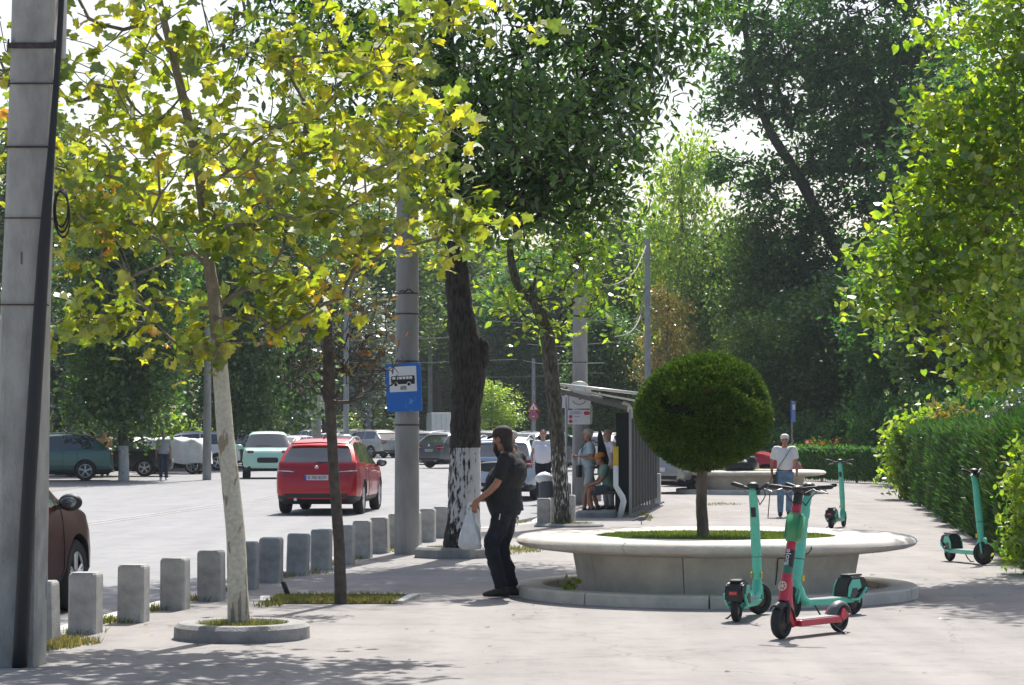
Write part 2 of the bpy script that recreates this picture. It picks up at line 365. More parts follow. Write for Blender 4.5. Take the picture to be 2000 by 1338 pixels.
# fallen leaves on the pavement
# ================================================================ TREES
SH_PLANE = np.array([(0, .02), (.16, -.04), (.34, -.12), (.36, .08), (.58, .20), (.60, .44), (.38, .44), (.33, .62), (.18, .68), (0, 1.0), (-.17, .67), (-.34, .64), (-.37, .44), (-.58, .46), (-.60, .22), (-.38, .08), (-.34, -.12), (-.15, -.03)])
SH_OVAL = np.array([(0, 0), (.22, .22), (.26, .50), (.12, .80), (0, 1.0), (-.12, .80), (-.26, .50), (-.22, .22)])
SH_LONG = np.array([(0, 0), (.15, .25), (.17, .55), (0, 1.0), (-.17, .55), (-.15, .25)])
SH_HEART = np.array([(0, .06), (.28, 0), (.42, .28), (.26, .62), (0, 1.0), (-.26, .62), (-.42, .28), (-.28, 0)])
SH_QUAD = np.array([(0, 0), (.32, .45), (0, 1.0), (-.32, .45)])
def leaf_array(P, size, shape, rg, droop=0.4, flat=0.75, svar=0.35, curl=0.42):
    n = len(P); nor = rg.normal(0, flat, (n, 3)); nor[:, 2] += 1.0; nor /= np.linalg.norm(nor, axis=1)[:, None]
    d = rg.normal(0, 1, (n, 3)); d[:, 2] -= droop * 1.6; d -= nor * np.sum(d * nor, 1)[:, None]; d /= np.linalg.norm(d, axis=1)[:, None] + 1e-9
    s = np.cross(nor, d); sz = size * (1 + rg.uniform(-svar, svar, n))
    sx, sy = shape[:, 0], shape[:, 1] - 0.5
    bend = -curl * (sy ** 2 + sx ** 2 * 1.2) * rg.uniform(-0.4, 2.2, (n, 1))
    return P[:, None, :] + (s[:, None, :] * sx[None, :, None] + d[:, None, :] * sy[None, :, None] + nor[:, None, :] * bend[:, :, None]) * sz[:, None, None]
def clumps(blobs, rg, fill=0.45):
    out = []
    for (cx, cy, cz, rx, ry, rz, n) in blobs:
        v = rg.normal(0, 1, (n, 3)); v /= np.linalg.norm(v, axis=1)[:, None]; r = rg.uniform(0, 1, (n, 1)) ** fill
        out.append(np.array([cx, cy, cz]) + v * r * np.array([rx, ry, rz]))
    return np.concatenate(out)
def skeleton(trunk, targets, r_tip, jitter, rg, expo=2.3, r_trunk=None, upb=0.25):
    """grow a branch from the nearest part of the tree to each leaf cluster; radii from the branches carried"""
    nodes = [Vector(p) for p in trunk]; par = [-1] + list(range(len(trunk) - 1)); nt = len(trunk)
    arr = [tuple(p) for p in nodes]
    first = max(1, int(nt * 0.0))
    base = np.array(trunk[-1]); order = np.argsort([min(np.linalg.norm(np.array(q) - t) for q in trunk[nt // 2:]) for t in targets])
    allow = [i >= r_trunk for i in range(nt)] if r_trunk else [True] * nt
    A = np.array(arr); AL = np.array(allow)
    hop = [0] * nt
    for ti in order:
        t = targets[ti]; d = A - t; dist = np.sqrt(d[:, 0] ** 2 + d[:, 1] ** 2 + (d[:, 2] * (1.0)) ** 2)
        dist = dist + 0.9 * np.maximum(0, A[:, 2] - t[2] + 0.1); dist[~AL] = 1e9
        j = int(np.argmin(dist)); s = Vector(A[j]); e = Vector(t); L_ = (e - s).length
        k = max(2, min(6, int(L_ / (jitter * 4 + 0.12)))); prev = j; newp = []
        out = (e - s)
        for q in range(1, k + 1):
            f = q / k; p = s.lerp(e, f) + Vector((0, 0, upb * L_ * 0.5 * math.sin(math.pi * f)))
            if q < k: p += Vector(rg.normal(0, jitter, 3))
            nodes.append(p); par.append(prev); prev = len(nodes) - 1; newp.append(tuple(p))
        A = np.vstack([A, newp]); AL = np.concatenate([AL, [True] * len(newp)])
    n = len(nodes); load = [0.0] * n
    for i in range(n - 1, -1, -1):
        load[i] = load[i] if load[i] > 0 else 1.0
        if par[i] >= 0: load[par[i]] += load[i] if i >= 0 else 0
    leafc = [0.0] * n
    hasch = [False] * n
    for i in range(n):
        if par[i] >= 0: hasch[par[i]] = True
    for i in range(n - 1, -1, -1):
        if not hasch[i]: leafc[i] = 1.0
        if par[i] >= 0: leafc[par[i]] += leafc[i]
    rad = [r_tip * (leafc[i] ** (1 / expo)) for i in range(n)]
    return nodes, par, rad
def branch_mesh(nodes, par, rad, nt, tr_rad, minr=0.0, sides=6):
    bm = B()
    for i in range(nt, len(nodes)):
        p = par[i]; r0 = rad[p] if p >= nt else min(rad[i] * 1.25, tr_rad[p] * 0.8); r1 = rad[i]
        if r1 < minr: continue
        r0 = min(r0, r1 * 1.6)
        a, b = nodes[p], nodes[i]
        if (b - a).length < 1e-4: continue
        ext = (b - a).normalized() * r1 * 0.5
        tube(bm, [a - ext * 0.5, b + ext], [r0, r1], 5 if r1 < 0.03 else sides, cap=None)
    return bm
def trunk_tube(bm, pts, rad, n=16, jit=0.03, flare=1.0):
    tube(bm, pts, rad, n, cap='flat', sub=6, jit=jit)
def make_tree(name, label, loc, trunk, trad, blobs, leaf, lmat, bmat, nl=16, spread=0.35, cat='tree', seed=1, group=None, r_tip=0.008, jitter=0.08, droop=0.5, flat=0.75, minr=0.0, allow=None, fill=0.45, extra=None, sidesn=16, tjit=0.03, upb=0.25, fz=0.7, svar=0.3, bare=None, split_bark=None):
    """loc: base; everything else relative to it"""
    rg = np.random.default_rng(seed); t = thing(name, label, cat, loc, 0, group)
    tg = clumps(blobs, rg, fill) if blobs else np.zeros((0, 3))
    tgs = tg if extra is None else np.concatenate([np.array(extra), tg])
    if bare is not None: tgs = np.concatenate([tgs, clumps(bare, rg, 0.4)])
    nodes, par, rad = skeleton(trunk, tgs, r_tip, jitter, rg, r_trunk=allow, upb=upb)
    nt = len(trunk)
    bmx = branch_mesh(nodes, par, rad, nt, trad, minr)
    tb = B(); trunk_tube(tb, trunk, trad, sidesn, tjit)
    if split_bark: 
        obj('trunk', tb, split_bark, t, True); 
        if len(bmx.verts): obj('branches', bmx, bmat, t, True)
        else: bmx.free()
    else:
        tmp = bpy.data.meshes.new('t'); bmx.to_mesh(tmp); bmx.free(); tb.from_mesh(tmp); bpy.data.meshes.remove(tmp)
        obj('trunk', tb, bmat, t, True)
    if len(tg):
        cnt = rg.integers(int(nl * 0.5), int(nl * 1.5) + 1, len(tg)); idx = np.repeat(np.arange(len(tg)), cnt)
        P = tg[idx] + rg.normal(0, 1, (len(idx), 3)) * spread * np.array([1, 1, fz])
        size, shape = leaf
        npmesh('crown', leaf_array(P, size, shape, rg, droop, flat, svar), len(shape), lmat, t)
    return t

# --- materials
m_plane_leaf = leafmat('plane_leaf', [(0.05, (0.06, 0.10, 0.016)), (0.30, (0.12, 0.18, 0.03)), (0.58, (0.23, 0.28, 0.038)), (0.84, (0.38, 0.36, 0.05)), (0.90, (0.42, 0.20, 0.025)), (0.97, (0.18, 0.07, 0.025))], 0.62, (2.05, 2.05, 0.6), 0.07, 0.4)
m_dark_leaf = leafmat('dark_leaf', [(0.1, (0.028, 0.068, 0.022)), (0.5, (0.058, 0.125, 0.030)), (0.8, (0.11, 0.19, 0.032)), (0.95, (0.20, 0.26, 0.04))], 0.42, (1.7, 2.1, 0.6), 0.06, 0.45)  # palest ramp stop colours a few leaves as if sunlit
m_linden_leaf = leafmat('linden_leaf', [(0.1, (0.085, 0.165, 0.018)), (0.45, (0.165, 0.265, 0.026)), (0.8, (0.31, 0.36, 0.035)), (0.95, (0.33, 0.33, 0.04))], 0.58, (1.9, 2.1, 0.6), 0.07, 0.35)
m_ash_leaf = leafmat('ash_leaf', [(0.1, (0.028, 0.072, 0.032)), (0.5, (0.058, 0.130, 0.050)), (0.9, (0.13, 0.20, 0.075))], 0.45, (1.7, 2.4, 0.8), 0.02, 0.5, 0.35)
m_bg_leaf = leafmat('background_leaf', [(0.1, (0.03, 0.068, 0.025)), (0.45, (0.075, 0.14, 0.036)), (0.75, (0.15, 0.23, 0.05)), (0.95, (0.25, 0.29, 0.07))], 0.42, (1.7, 1.9, 0.6), 0.035, 0.4, 0.35)
m_olive_leaf = leafmat('silver_leaf', [(0.1, (0.05, 0.09, 0.045)), (0.5, (0.10, 0.15, 0.08)), (0.9, (0.20, 0.25, 0.15))], 0.3, (1.3, 1.4, 0.8), 0.15, 0.4, 0.6)
m_yel_leaf = leafmat('yellow_leaf', [(0.1, (0.08, 0.11, 0.03)), (0.4, (0.17, 0.16, 0.04)), (0.8, (0.28, 0.22, 0.05)), (0.95, (0.26, 0.13, 0.03))], 0.45, (1.5, 1.4, 0.5), 0.08)
m_brown_leaf = leafmat('withered_leaf', [(0.1, (0.05, 0.07, 0.02)), (0.4, (0.12, 0.10, 0.03)), (0.8, (0.18, 0.09, 0.03)), (0.95, (0.30, 0.12, 0.03))], 0.4, (1.5, 1.4, 0.5), 0.06)
m_thuja = leafmat('thuja_needles', [(0.1, (0.034, 0.075, 0.016)), (0.5, (0.078, 0.145, 0.022)), (0.85, (0.14, 0.215, 0.030)), (0.97, (0.13, 0.085, 0.04))], 0.25, (1.2, 1.4, 0.6), 0.03, 0.5, 5.5)
m_hedge = leafmat('hedge_needles', [(0.1, (0.022, 0.065, 0.016)), (0.45, (0.042, 0.112, 0.020)), (0.8, (0.075, 0.17, 0.028)), (0.97, (0.14, 0.12, 0.05))], 0.35, (1.4, 1.6, 0.6), 0.05, 0.5, 1.2)
m_flower = leafmat('orange_flower', [(0.1, (0.55, 0.10, 0.02)), (0.6, (0.75, 0.22, 0.03)), (0.9, (0.8, 0.4, 0.05))], 0.3, (1, 1, 1), 0.05)
m_plane_bark = None
def plane_bark():
    m = bpy.data.materials.new('plane_bark'); m.use_nodes = True; t = m.node_tree; b = t.nodes['Principled BSDF']; N = t.nodes.new; L = t.links.new
    b.inputs['Roughness'].default_value = 0.8
    tc = N('ShaderNodeTexCoord'); mp = N('ShaderNodeMapping'); mp.inputs['Scale'].default_value = (9, 9, 2.6); L(tc.outputs['Object'], mp.inputs[0])
    n = N('ShaderNodeTexNoise'); n.inputs['Scale'].default_value = 1.0; n.inputs['Detail'].default_value = 3; n.inputs['Distortion'].default_value = 0.6; L(mp.outputs[0], n.inputs['Vector'])
    sx = N('ShaderNodeSeparateXYZ'); L(tc.outputs['Object'], sx.inputs[0])
    # darker olive patches get more common high up, rusty near the foot
    up = N('ShaderNodeMapRange'); up.inputs[1].default_value = 1.7; up.inputs[2].default_value = 3.4; up.inputs[3].default_value = 0.0; up.inputs[4].default_value = 0.30; L(sx.outputs[2], up.inputs[0])
    ft = N('ShaderNodeMapRange'); ft.inputs[1].default_value = 0.75; ft.inputs[2].default_value = 0.05; ft.inputs[3].default_value = 0.0; ft.inputs[4].default_value = 0.14; L(sx.outputs[2], ft.inputs[0])
    a = N('ShaderNodeMath'); L(n.outputs[0], a.inputs[0]); L(up.outputs[0], a.inputs[1]); a2 = N('ShaderNodeMath'); L(a.outputs[0], a2.inputs[0]); L(ft.outputs[0], a2.inputs[1])
    r = N('ShaderNodeValToRGB'); e = r.color_ramp.elements; e[0].position = 0.0; e[0].color = (0.66, 0.62, 0.52, 1); e[1].position = 0.60; e[1].color = (0.58, 0.54, 0.43, 1)
    e2 = e.new(0.625); e2.color = (0.33, 0.26, 0.19, 1); e3 = e.new(0.75); e3.color = (0.24, 0.20, 0.15, 1)
    L(a2.outputs[0], r.inputs[0])
    f = N('ShaderNodeTexNoise'); f.inputs['Scale'].default_value = 30; f.inputs['Detail'].default_value = 5; L(tc.outputs['Object'], f.inputs['Vector'])
    fr = N('ShaderNodeMapRange'); fr.inputs[1].default_value = 0.3; fr.inputs[2].default_value = 0.7; fr.inputs[3].default_value = 0.78; fr.inputs[4].default_value = 1.12; L(f.outputs[0], fr.inputs[0])
    mu = N('ShaderNodeMix'); mu.data_type = 'RGBA'; mu.blend_type = 'MULTIPLY'; mu.inputs[0].default_value = 1; L(r.outputs[0], mu.inputs[6]); L(fr.outputs[0], mu.inputs[7]); L(mu.outputs[2], b.inputs['Base Color'])
    bp = N('ShaderNodeBump'); bp.inputs['Strength'].default_value = 0.4; bp.inputs['Distance'].default_value = 0.01; L(a2.outputs[0], bp.inputs['Height']); L(bp.outputs[0], b.inputs['Normal'])
    return m
def painted_bark(name, zt, zb, full=0.0, base=(0.055, 0.045, 0.036), bias=0.0):
    """rough bark with worn whitewash between zb and zt"""
    m = bpy.data.materials.new(name); m.use_nodes = True; t = m.node_tree; b = t.nodes['Principled BSDF']; N = t.nodes.new; L = t.links.new
    b.inputs['Roughness'].default_value = 0.95
    tc = N('ShaderNodeTexCoord'); mp = N('ShaderNodeMapping'); mp.inputs['Scale'].default_value = (1, 1, 0.28); L(tc.outputs['Object'], mp.inputs[0])
    n = N('ShaderNodeTexNoise'); n.inputs['Scale'].default_value = 30; n.inputs['Detail'].default_value = 6; L(mp.outputs[0], n.inputs['Vector'])
    r = N('ShaderNodeValToRGB'); e = r.color_ramp.elements; e[0].position = 0.36; e[0].color = (*[c * 0.35 for c in base], 1); e[1].position = 0.66; e[1].color = (*[c * 1.7 for c in base], 1); L(n.outputs[0], r.inputs[0])
    sx = N('ShaderNodeSeparateXYZ'); L(tc.outputs['Object'], sx.inputs[0])
    n2 = N('ShaderNodeTexNoise'); n2.inputs['Scale'].default_value = 11; n2.inputs['Detail'].default_value = 5; L(mp.outputs[0], n2.inputs['Vector'])
    s = N('ShaderNodeMath'); s.operation = 'MULTIPLY_ADD'; s.inputs[1].default_value = 1.7; L(n.outputs[0], s.inputs[0]); n3 = N('ShaderNodeMath'); n3.operation = 'MULTIPLY'; n3.inputs[1].default_value = 0.5; L(n2.outputs[0], n3.inputs[0]); L(n3.outputs[0], s.inputs[2])
    xb = N('ShaderNodeMath'); xb.operation = 'MULTIPLY_ADD'; xb.inputs[1].default_value = bias; L(sx.outputs[0], xb.inputs[0]); L(s.outputs[0], xb.inputs[2])
    g1 = N('ShaderNodeMapRange'); g1.inputs[1].default_value = zt; g1.inputs[2].default_value = zt + 0.03; g1.inputs[3].default_value = 0; g1.inputs[4].default_value = -2; L(sx.outputs[2], g1.inputs[0])
    g2 = N('ShaderNodeMapRange'); g2.inputs[1].default_value = zb; g2.inputs[2].default_value = zb + 0.7; g2.inputs[3].default_value = -0.45; g2.inputs[4].default_value = full; L(sx.outputs[2], g2.inputs[0])
    q = N('ShaderNodeMath'); L(xb.outputs[0], q.inputs[0]); L(g1.outputs[0], q.inputs[1]); q2 = N('ShaderNodeMath'); L(q.outputs[0], q2.inputs[0]); L(g2.outputs[0], q2.inputs[1])
    k = N('ShaderNodeMapRange'); k.inputs[1].default_value = 1.0; k.inputs[2].default_value = 1.22; L(q2.outputs[0], k.inputs[0])
    mx = N('ShaderNodeMix'); mx.data_type = 'RGBA'; L(k.outputs[0], mx.inputs[0]); L(r.outputs[0], mx.inputs[6]); mx.inputs[7].default_value = (0.50, 0.50, 0.49, 1); L(mx.outputs[2], b.inputs['Base Color'])
    bp = N('ShaderNodeBump'); bp.inputs['Strength'].default_value = 1.0; bp.inputs['Distance'].default_value = 0.03; L(n.outputs[0], bp.inputs['Height']); L(bp.outputs[0], b.inputs['Normal'])
    return m

def rel(base, px, py, dY=0.0):
    p = atd(px, py, base.y + dY); return (p.x - base.x, p.y - base.y, p.z - base.z)
def blob(base, px, py, rpx, rpy, n, dY=0.0, ry=None):
    """crown lobe centred on a photo position at the tree's own distance"""
    x, y, z = rel(base, px, py, dY); s = (base.y + dY) / F
    return (x, y, z, rpx * s, ry if ry else (rpx + rpy) * 0.5 * s, rpy * s, n)

# --- young plane tree in front
b0 = at(470, 1240)
tr = [rel(b0, *p) for p in [(470, 1252), (466, 1150), (462, 1050), (452, 950), (440, 840), (430, 720), (420, 600), (408, 520)]] + [rel(b0, *p) for p in [(398, 430), (385, 330), (362, 220), (335, 110), (310, 10), (290, -100), (280, -220)]]
trr = [.10, .083, .078, .075, .069, .064, .056, .047, .045, .042, .038, .033, .028, .022, .015]
bl = [blob(b0, *a[:4], int(a[4] * (.40 if a[1] > -60 and a[0] > -50 else .9)), *a[5:]) for a in [(-140, 260, 120, 260, 40, 0), (-120, -100, 160, 200, 40, 0), (230, -300, 300, 120, 20, 1.2), (800, -260, 260, 100, 20, .9), (700, 200, 260, 200, 50, -1.0), (150, 300, 200, 250, 50, -1.0), (150, 130, 190, 190, 60, .3), (420, 60, 240, 190, 80, -.4), (330, 330, 250, 160, 90, .2), (170, 420, 140, 150, 30, -.2), (620, 300, 230, 130, 85, .1), (800, 250, 110, 140, 38, -.1), (700, 440, 220, 90, 70, -.2), (880, 450, 110, 60, 26, .1), (560, 560, 200, 60, 46, .2), (250, 620, 160, 70, 30, .1), (960, 30, 120, 70, 22, .2), (680, 80, 190, 110, 50, .5), (370, 680, 90, 45, 20, 0), (150, 640, 110, 40, 22, 0), (560, 620, 130, 40, 22, 0), (20, 220, 60, 160, 14, .9), (420, 470, 260, 90, 50, -.5), (300, -220, 420, 190, 50, 0), (650, -200, 250, 160, 25, 0), (240, -480, 300, 200, 20, 0), (900, 380, 60, 60, 9, 0), (985, 440, 30, 30, 3, 0), (430, 300, 420, 260, 60, 1.3), (420, 300, 420, 260, 50, -1.4)]]
limbs = [rel(b0, *p) for p in [(600, 350, .1), (740, 280, .1), (880, 190, .15), (980, 90, .2), (560, 540, .1), (760, 480, .1), (880, 440, 0), (250, 450, 0), (120, 380, .2), (200, 550, .1), (700, 545, .2), (300, 60, 0), (470, 100, 0), (560, 30, .2)]]
make_tree('plane_tree', 'young plane tree with peeling pale bark and yellow-green lobed leaves in round concrete edging', b0, tr, trr, bl, (0.112, SH_PLANE), m_plane_leaf, M('plane_limb', (0.20, 0.175, 0.14), 0.85, var=0.3, scale=10, bump=0.4), nl=9, spread=0.11, seed=3, r_tip=0.0044, jitter=0.045, droop=0.45, flat=1.0, allow=6, extra=limbs, fill=0.5, split_bark=plane_bark(), tjit=0.015, upb=0.15, fz=0.8)

# --- small pollarded tree with bare twigs
b1 = at(667, 1178)
tr = [rel(b1, *p) for p in [(667, 1186), (664, 1080), (657, 980), (650, 880), (645, 790), (642, 720), (640, 640), (640, 560)]]
trr = [.062, .055, .052, .05, .055, .06, .045, .03]
bare = [blob(b1, *a) for a in [(660, 700, 110, 70, 90), (590, 720, 60, 60, 50), (730, 700, 60, 75, 55), (650, 610, 130, 60, 60), (640, 760, 70, 25, 20)]]
make_tree('pollarded_tree', 'small dark-barked street tree with a knot of bare twigs and a few withered leaves', b1, tr, trr, [blob(b1, *a) for a in [(600, 640, 90, 60, 12), (740, 640, 70, 60, 7), (640, 560, 130, 60, 22), (720, 700, 70, 50, 4)]], (0.10, SH_OVAL), m_brown_leaf, M('dark_bark', (0.085, 0.072, 0.06), 0.9, var=0.3, scale=14, bump=0.7, bscale=40), nl=4, spread=0.09, seed=5, r_tip=0.0042, jitter=0.035, allow=4, bare=bare, upb=-0.25, tjit=0.04)

# --- big dark tree with whitewashed foot
b2 = at(905, 1088)
tr = [rel(b2, *p) for p in [(905, 1095), (903, 1060), (906, 1000), (908, 900), (910, 800), (915, 740), (910, 680), (898, 600), (892, 520), (888, 420), (882, 320), (878, 220), (872, 100), (866, -40), (860, -200)]]
trr = [.30, .25, .215, .205, .20, .215, .225, .17, .155, .15, .14, .13, .11, .085, .05]
bl = [blob(b2, *a) for a in [(1050, 60, 180, 130, 52), (1000, 230, 180, 120, 60), (1130, 260, 160, 130, 60), (1060, 390, 150, 80, 52), (940, 370, 120, 90, 45), (1230, 200, 70, 90, 32), (1240, 80, 130, 80, 42), (1180, -60, 200, 110, 80), (1330, 110, 60, 60, 14), (1350, 20, 70, 50, 18), (820, 120, 150, 120, 45, .8), (700, 150, 130, 130, 34, .9), (620, 260, 90, 100, 26, .9), (560, 60, 130, 130, 40, .6), (880, 330, 90, 110, 26, -.7), (870, 130, 90, 130, 26, -.7), (900, 440, 60, 45, 10, -.6), (760, -120, 200, 130, 60, 0), (520, -150, 170, 120, 40, -.5), (1190, 400, 60, 60, 14), (1210, 330, 60, 70, 16), (900, -180, 330, 170, 120), (1080, 220, 200, 170, 60, 1.8), (1080, 220, 200, 170, 60, -1.6), (860, -420, 380, 160, 150), (560, -330, 240, 150, 90, .8), (1150, -330, 220, 150, 80, .6), (680, 40, 120, 80, 28, 1.2)]]
limbs = [rel(b2, *p) for p in [(960, 430), (1040, 340), (1130, 260), (1210, 180), (1290, 120), (960, 260), (1050, 130), (1150, 20), (820, 260), (760, 140)]]
m_big_bark = painted_bark('whitewashed_bark', 1.45, -0.15, 0.10, (0.036, 0.030, 0.024), 0.95)
t2 = make_tree('street_tree', 'big street tree with knobbly blackish trunk and worn whitewash on its foot', b2, tr, trr, bl, (0.155, SH_LONG), m_dark_leaf, m_big_bark, nl=21, spread=0.21, seed=8, r_tip=0.006, jitter=0.09, droop=0.9, flat=0.8, allow=9, extra=limbs, fill=0.5, sidesn=26, tjit=0.07)
kb = B(); ball(kb, rel(b2, 938, 690), (0.13, 0.14, 0.22), 18, 12)
for v in kb.verts: v.co += Vector((rnd.uniform(-.02, .02), rnd.uniform(-.02, .02), rnd.uniform(-.02, .02)))
obj('knot', kb, m_big_bark, t2, True)

# --- thin leaning tree by the bus stop
b3 = at(1100, 1028)
tr = [rel(b3, *p) for p in [(1101, 1034), (1096, 960), (1090, 880), (1083, 790), (1074, 700), (1066, 640), (1045, 590), (1015, 560), (1000, 520), (995, 470)]]
trr = [.165, .14, .135, .13, .13, .13, .10, .085, .07, .05]
bl = [blob(b3, *a) for a in [(1010, 460, 110, 60, 26), (1120, 520, 90, 60, 26), (1010, 590, 70, 40, 10), (1090, 430, 120, 50, 24), (1150, 590, 60, 50, 10), (1160, 460, 60, 60, 18), (960, 580, 60, 30, 6), (1060, 640, 50, 40, 7), (1060, 350, 160, 60, 30, 1)]]
m_bus_bark = painted_bark('bus_tree_bark', 1.42, -0.2, -0.13, (0.075, 0.068, 0.05), 0.3)
make_tree('leaning_tree', 'slim leaning tree with sparse yellowish leaves beside the bus stop', b3, tr, trr, bl, (0.16, SH_OVAL), m_linden_leaf, m_bus_bark, nl=12, spread=0.24, seed=12, r_tip=0.008, jitter=0.09, droop=0.7, allow=4, extra=[rel(b3, *p) for p in [(1110, 600), (1140, 560), (1000, 600), (960, 610)]], tjit=0.05)
# --- clipped ball tree and the round planters
def tufts(P, D, L_, wd, rg, k=5):
    """narrow pointed sprays at P along D"""
    n = len(P); D = D + rg.normal(0, 0.38, (n, 3)); D /= np.linalg.norm(D, axis=1)[:, None]
    s = np.cross(D, rg.normal(0, 1, (n, 3))); s /= np.linalg.norm(s, axis=1)[:, None] + 1e-9
    l = L_ * rg.uniform(0.5, 1.3, n)[:, None]; w_ = wd * rg.uniform(0.6, 1.3, n)[:, None]
    return np.stack([P - s * w_ * 0.25, P + D * l * 0.5 - s * w_ * 0.5, P + D * l, P + D * l * 0.45 + s * w_ * 0.5], 1)
def radial_noise(v, rg_seed, amp):
    r_ = np.random.default_rng(rg_seed); out = np.zeros(len(v))
    for f in (2.5, 5, 9, 16):
        for _ in range(3):
            k = r_.normal(0, f, 3); out += np.sin(v @ k + r_.uniform(0, 6)) * amp / f * 1.6
    return out
bp_ = Vector(((1396 - 1000) / F * 24.0, 24.0, 0))
PR = 2.04
def planter(loc, label, seed, r0=0.0, group=None):
    t = thing('round_planter', label, 'planter', loc, r0, group)
    # foot ring made of kerb stones
    bm = B(); n = 10
    for i in range(n):
        a0 = 2 * math.pi * i / n + 0.004; a1 = 2 * math.pi * (i + 1) / n - 0.004; ks = 10; rings = []
        for k in range(ks + 1):
            a = a0 + (a1 - a0) * k / ks; c, s = math.cos(a), math.sin(a)
            rings.append([bm.verts.new((r * c, r * s, z)) for r, z in ((1.74, -0.1), (1.74, .10), (1.77, .115), (PR - .02, .115), (PR, .10), (PR, -0.1))])
        for a_, b_ in zip(rings, rings[1:]):
            for j in range(6): bm.faces.new((a_[j], a_[(j + 1) % 6], b_[(j + 1) % 6], b_[j]))
        bm.faces.new(rings[0][::-1]); bm.faces.new(rings[-1])
    obj('foot_kerb', bm, stone, t)
    bm = B(); lathe(bm, [(0.2, .04), (1.75, .04), (1.75, 0.02), (0.2, 0.02)], 48, closed=True); obj('foot_paving', bm, M('dusty_floor', (0.34, 0.32, 0.29), 0.9, var=0.2, scale=9), t)
    # pedestal in panels
    bm = B(); n = 8
    for i in range(n):
        a0 = 2 * math.pi * (i + .36) / n + 0.003; a1 = 2 * math.pi * (i + 1.36) / n - 0.003; ks = 10; rings = []
        for k in range(ks + 1):
            a = a0 + (a1 - a0) * k / ks; c, s = math.cos(a), math.sin(a)
            rings.append([bm.verts.new((r * c, r * s, z)) for r, z in ((1.30, .03), (1.36, .46), (1.46, .46), (1.38, .03))])
        for a_, b_ in zip(rings, rings[1:]):
            for j in range(4): bm.faces.new((a_[j], a_[(j + 1) % 4], b_[(j + 1) % 4], b_[j]))
        bm.faces.new(rings[0][::-1]); bm.faces.new(rings[-1])
    obj('pedestal', bm, stone, t)
    # seat rim: rounded lip, sloping underside; in segments
    prof = [(1.24, .44), (1.46, .44), (1.62, .452), (1.82, .475), (1.95, .497), (2.01, .52), (2.035, .55), (2.02, .58), (1.98, .603), (1.90, .617), (1.75, .622), (1.45, .618), (1.26, .61), (1.22, .60)]
    bm = B(); n = 8
    for i in range(n):
        a0 = 2 * math.pi * (i + .07) / n + 0.002; a1 = 2 * math.pi * (i + 1.07) / n - 0.002; ks = 12; rings = []
        for k in range(ks + 1):
            a = a0 + (a1 - a0) * k / ks; c, s = math.cos(a), math.sin(a)
            rings.append([bm.verts.new((r * c, r * s, z)) for r, z in prof])
        m_ = len(prof)
        for a_, b_ in zip(rings, rings[1:]):
            for j in range(m_): bm.faces.new((a_[j], a_[(j + 1) % m_], b_[(j + 1) % m_], b_[j]))
        bm.faces.new(rings[0][::-1]); bm.faces.new(rings[-1])
    o = obj('seat_rim', bm, stone, t, True)
    o.data.set_sharp_from_angle(angle=R(50))
    bm = B(); lathe(bm, [(0.001, .55), (0.6, .56), (1.23, .555), (1.23, .5), (0.001, .5)], 40, closed=False); obj('soil', bm, M('planter_soil', (0.13, 0.11, 0.06), 0.95, var=0.4, scale=12), t)
    rg = np.random.default_rng(seed); n = 17000; th = rg.uniform(0, 2 * np.pi, n); r = 1.21 * np.sqrt(rg.uniform(0, 1, n))
    P = np.stack([r * np.cos(th), r * np.sin(th), np.full(n, .553)], 1); g = blades('lawn', P, 0.065, 0.012, m_lawn, t); g['kind'] = 'stuff'
    return t
pl1 = planter(bp_, 'large round stone planter with a wide seat rim, around the clipped ball tree', 21, 0.2)
# crack in the rim and stains
bm = B(); a = -1.20
def pol(r, a, z): return (r * math.cos(a), r * math.sin(a), z)
tube(bm, [pol(2.036, a - .2, .575), pol(2.036, a - .2, .55), pol(2.005, a - .205, .515), pol(1.93, a - .21, .49), pol(1.80, a - .215, .468), pol(1.64, a - .222, .45), pol(1.50, a - .23, .44), pol(1.462, a - .235, .43), pol(1.44, a - .235, .30), pol(1.41, a - .235, .18)], .006, 5)
obj('crack', bm, M('crack_dark', (0.06, 0.05, 0.04), 0.9), pl1)
pl2_loc = Vector(((1466 - 1000) / F * 64.0, 64.0, rise(64)))
pl2 = planter(pl2_loc, 'round stone planter further back, with a black bag lying on its rim', 22, 0.9)

bt = Vector((bp_.x - .12, bp_.y, .55))
t = thing('ball_tree', 'clipped ball-shaped conifer on a bare stem, growing in the large round planter', 'tree', bt)
bm = B(); tube(bm, [(0, 0, -.03), (-.005, 0, .1), (-.02, 0, .4), (-.01, .01, .7), (0, 0, 1.1), (0, 0, 1.6)], [.075, .062, .056, .055, .05, .03], 16, sub=6, jit=.04)
obj('trunk', bm, M('conifer_bark', (0.16, 0.125, 0.10), 0.95, var=0.35, scale=12, bump=0.8, bscale=30, stretch=(1, 1, .3)), t, True)
rg = np.random.default_rng(5); n = 110000; v = rg.normal(0, 1, (n, 3)); v /= np.linalg.norm(v, axis=1)[:, None]
R0 = .700 + radial_noise(v, 3, .016); depth = rg.uniform(0, 1, n) ** 1.8 * .20
cz = 1.30
gap = radial_noise(v * 1.7, 9, 0.3)
keep = gap + rg.normal(0, .14, n) > -0.30
P = v * (R0 - depth)[:, None]; P = P[keep] * [.97, .97, .83]; Dv = v[keep] * [1, 1, 1] + [0, 0, .22]
P[:, 2] += cz
npmesh('crown', tufts(P, Dv, .042, .015, rg), 4, m_thuja, t)
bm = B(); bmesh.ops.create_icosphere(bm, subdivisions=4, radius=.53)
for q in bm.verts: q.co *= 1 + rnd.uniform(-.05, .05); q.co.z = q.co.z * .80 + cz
obj('inner_twigs', bm, M('inner_twigs', (0.022, 0.026, 0.012), 0.95), t)
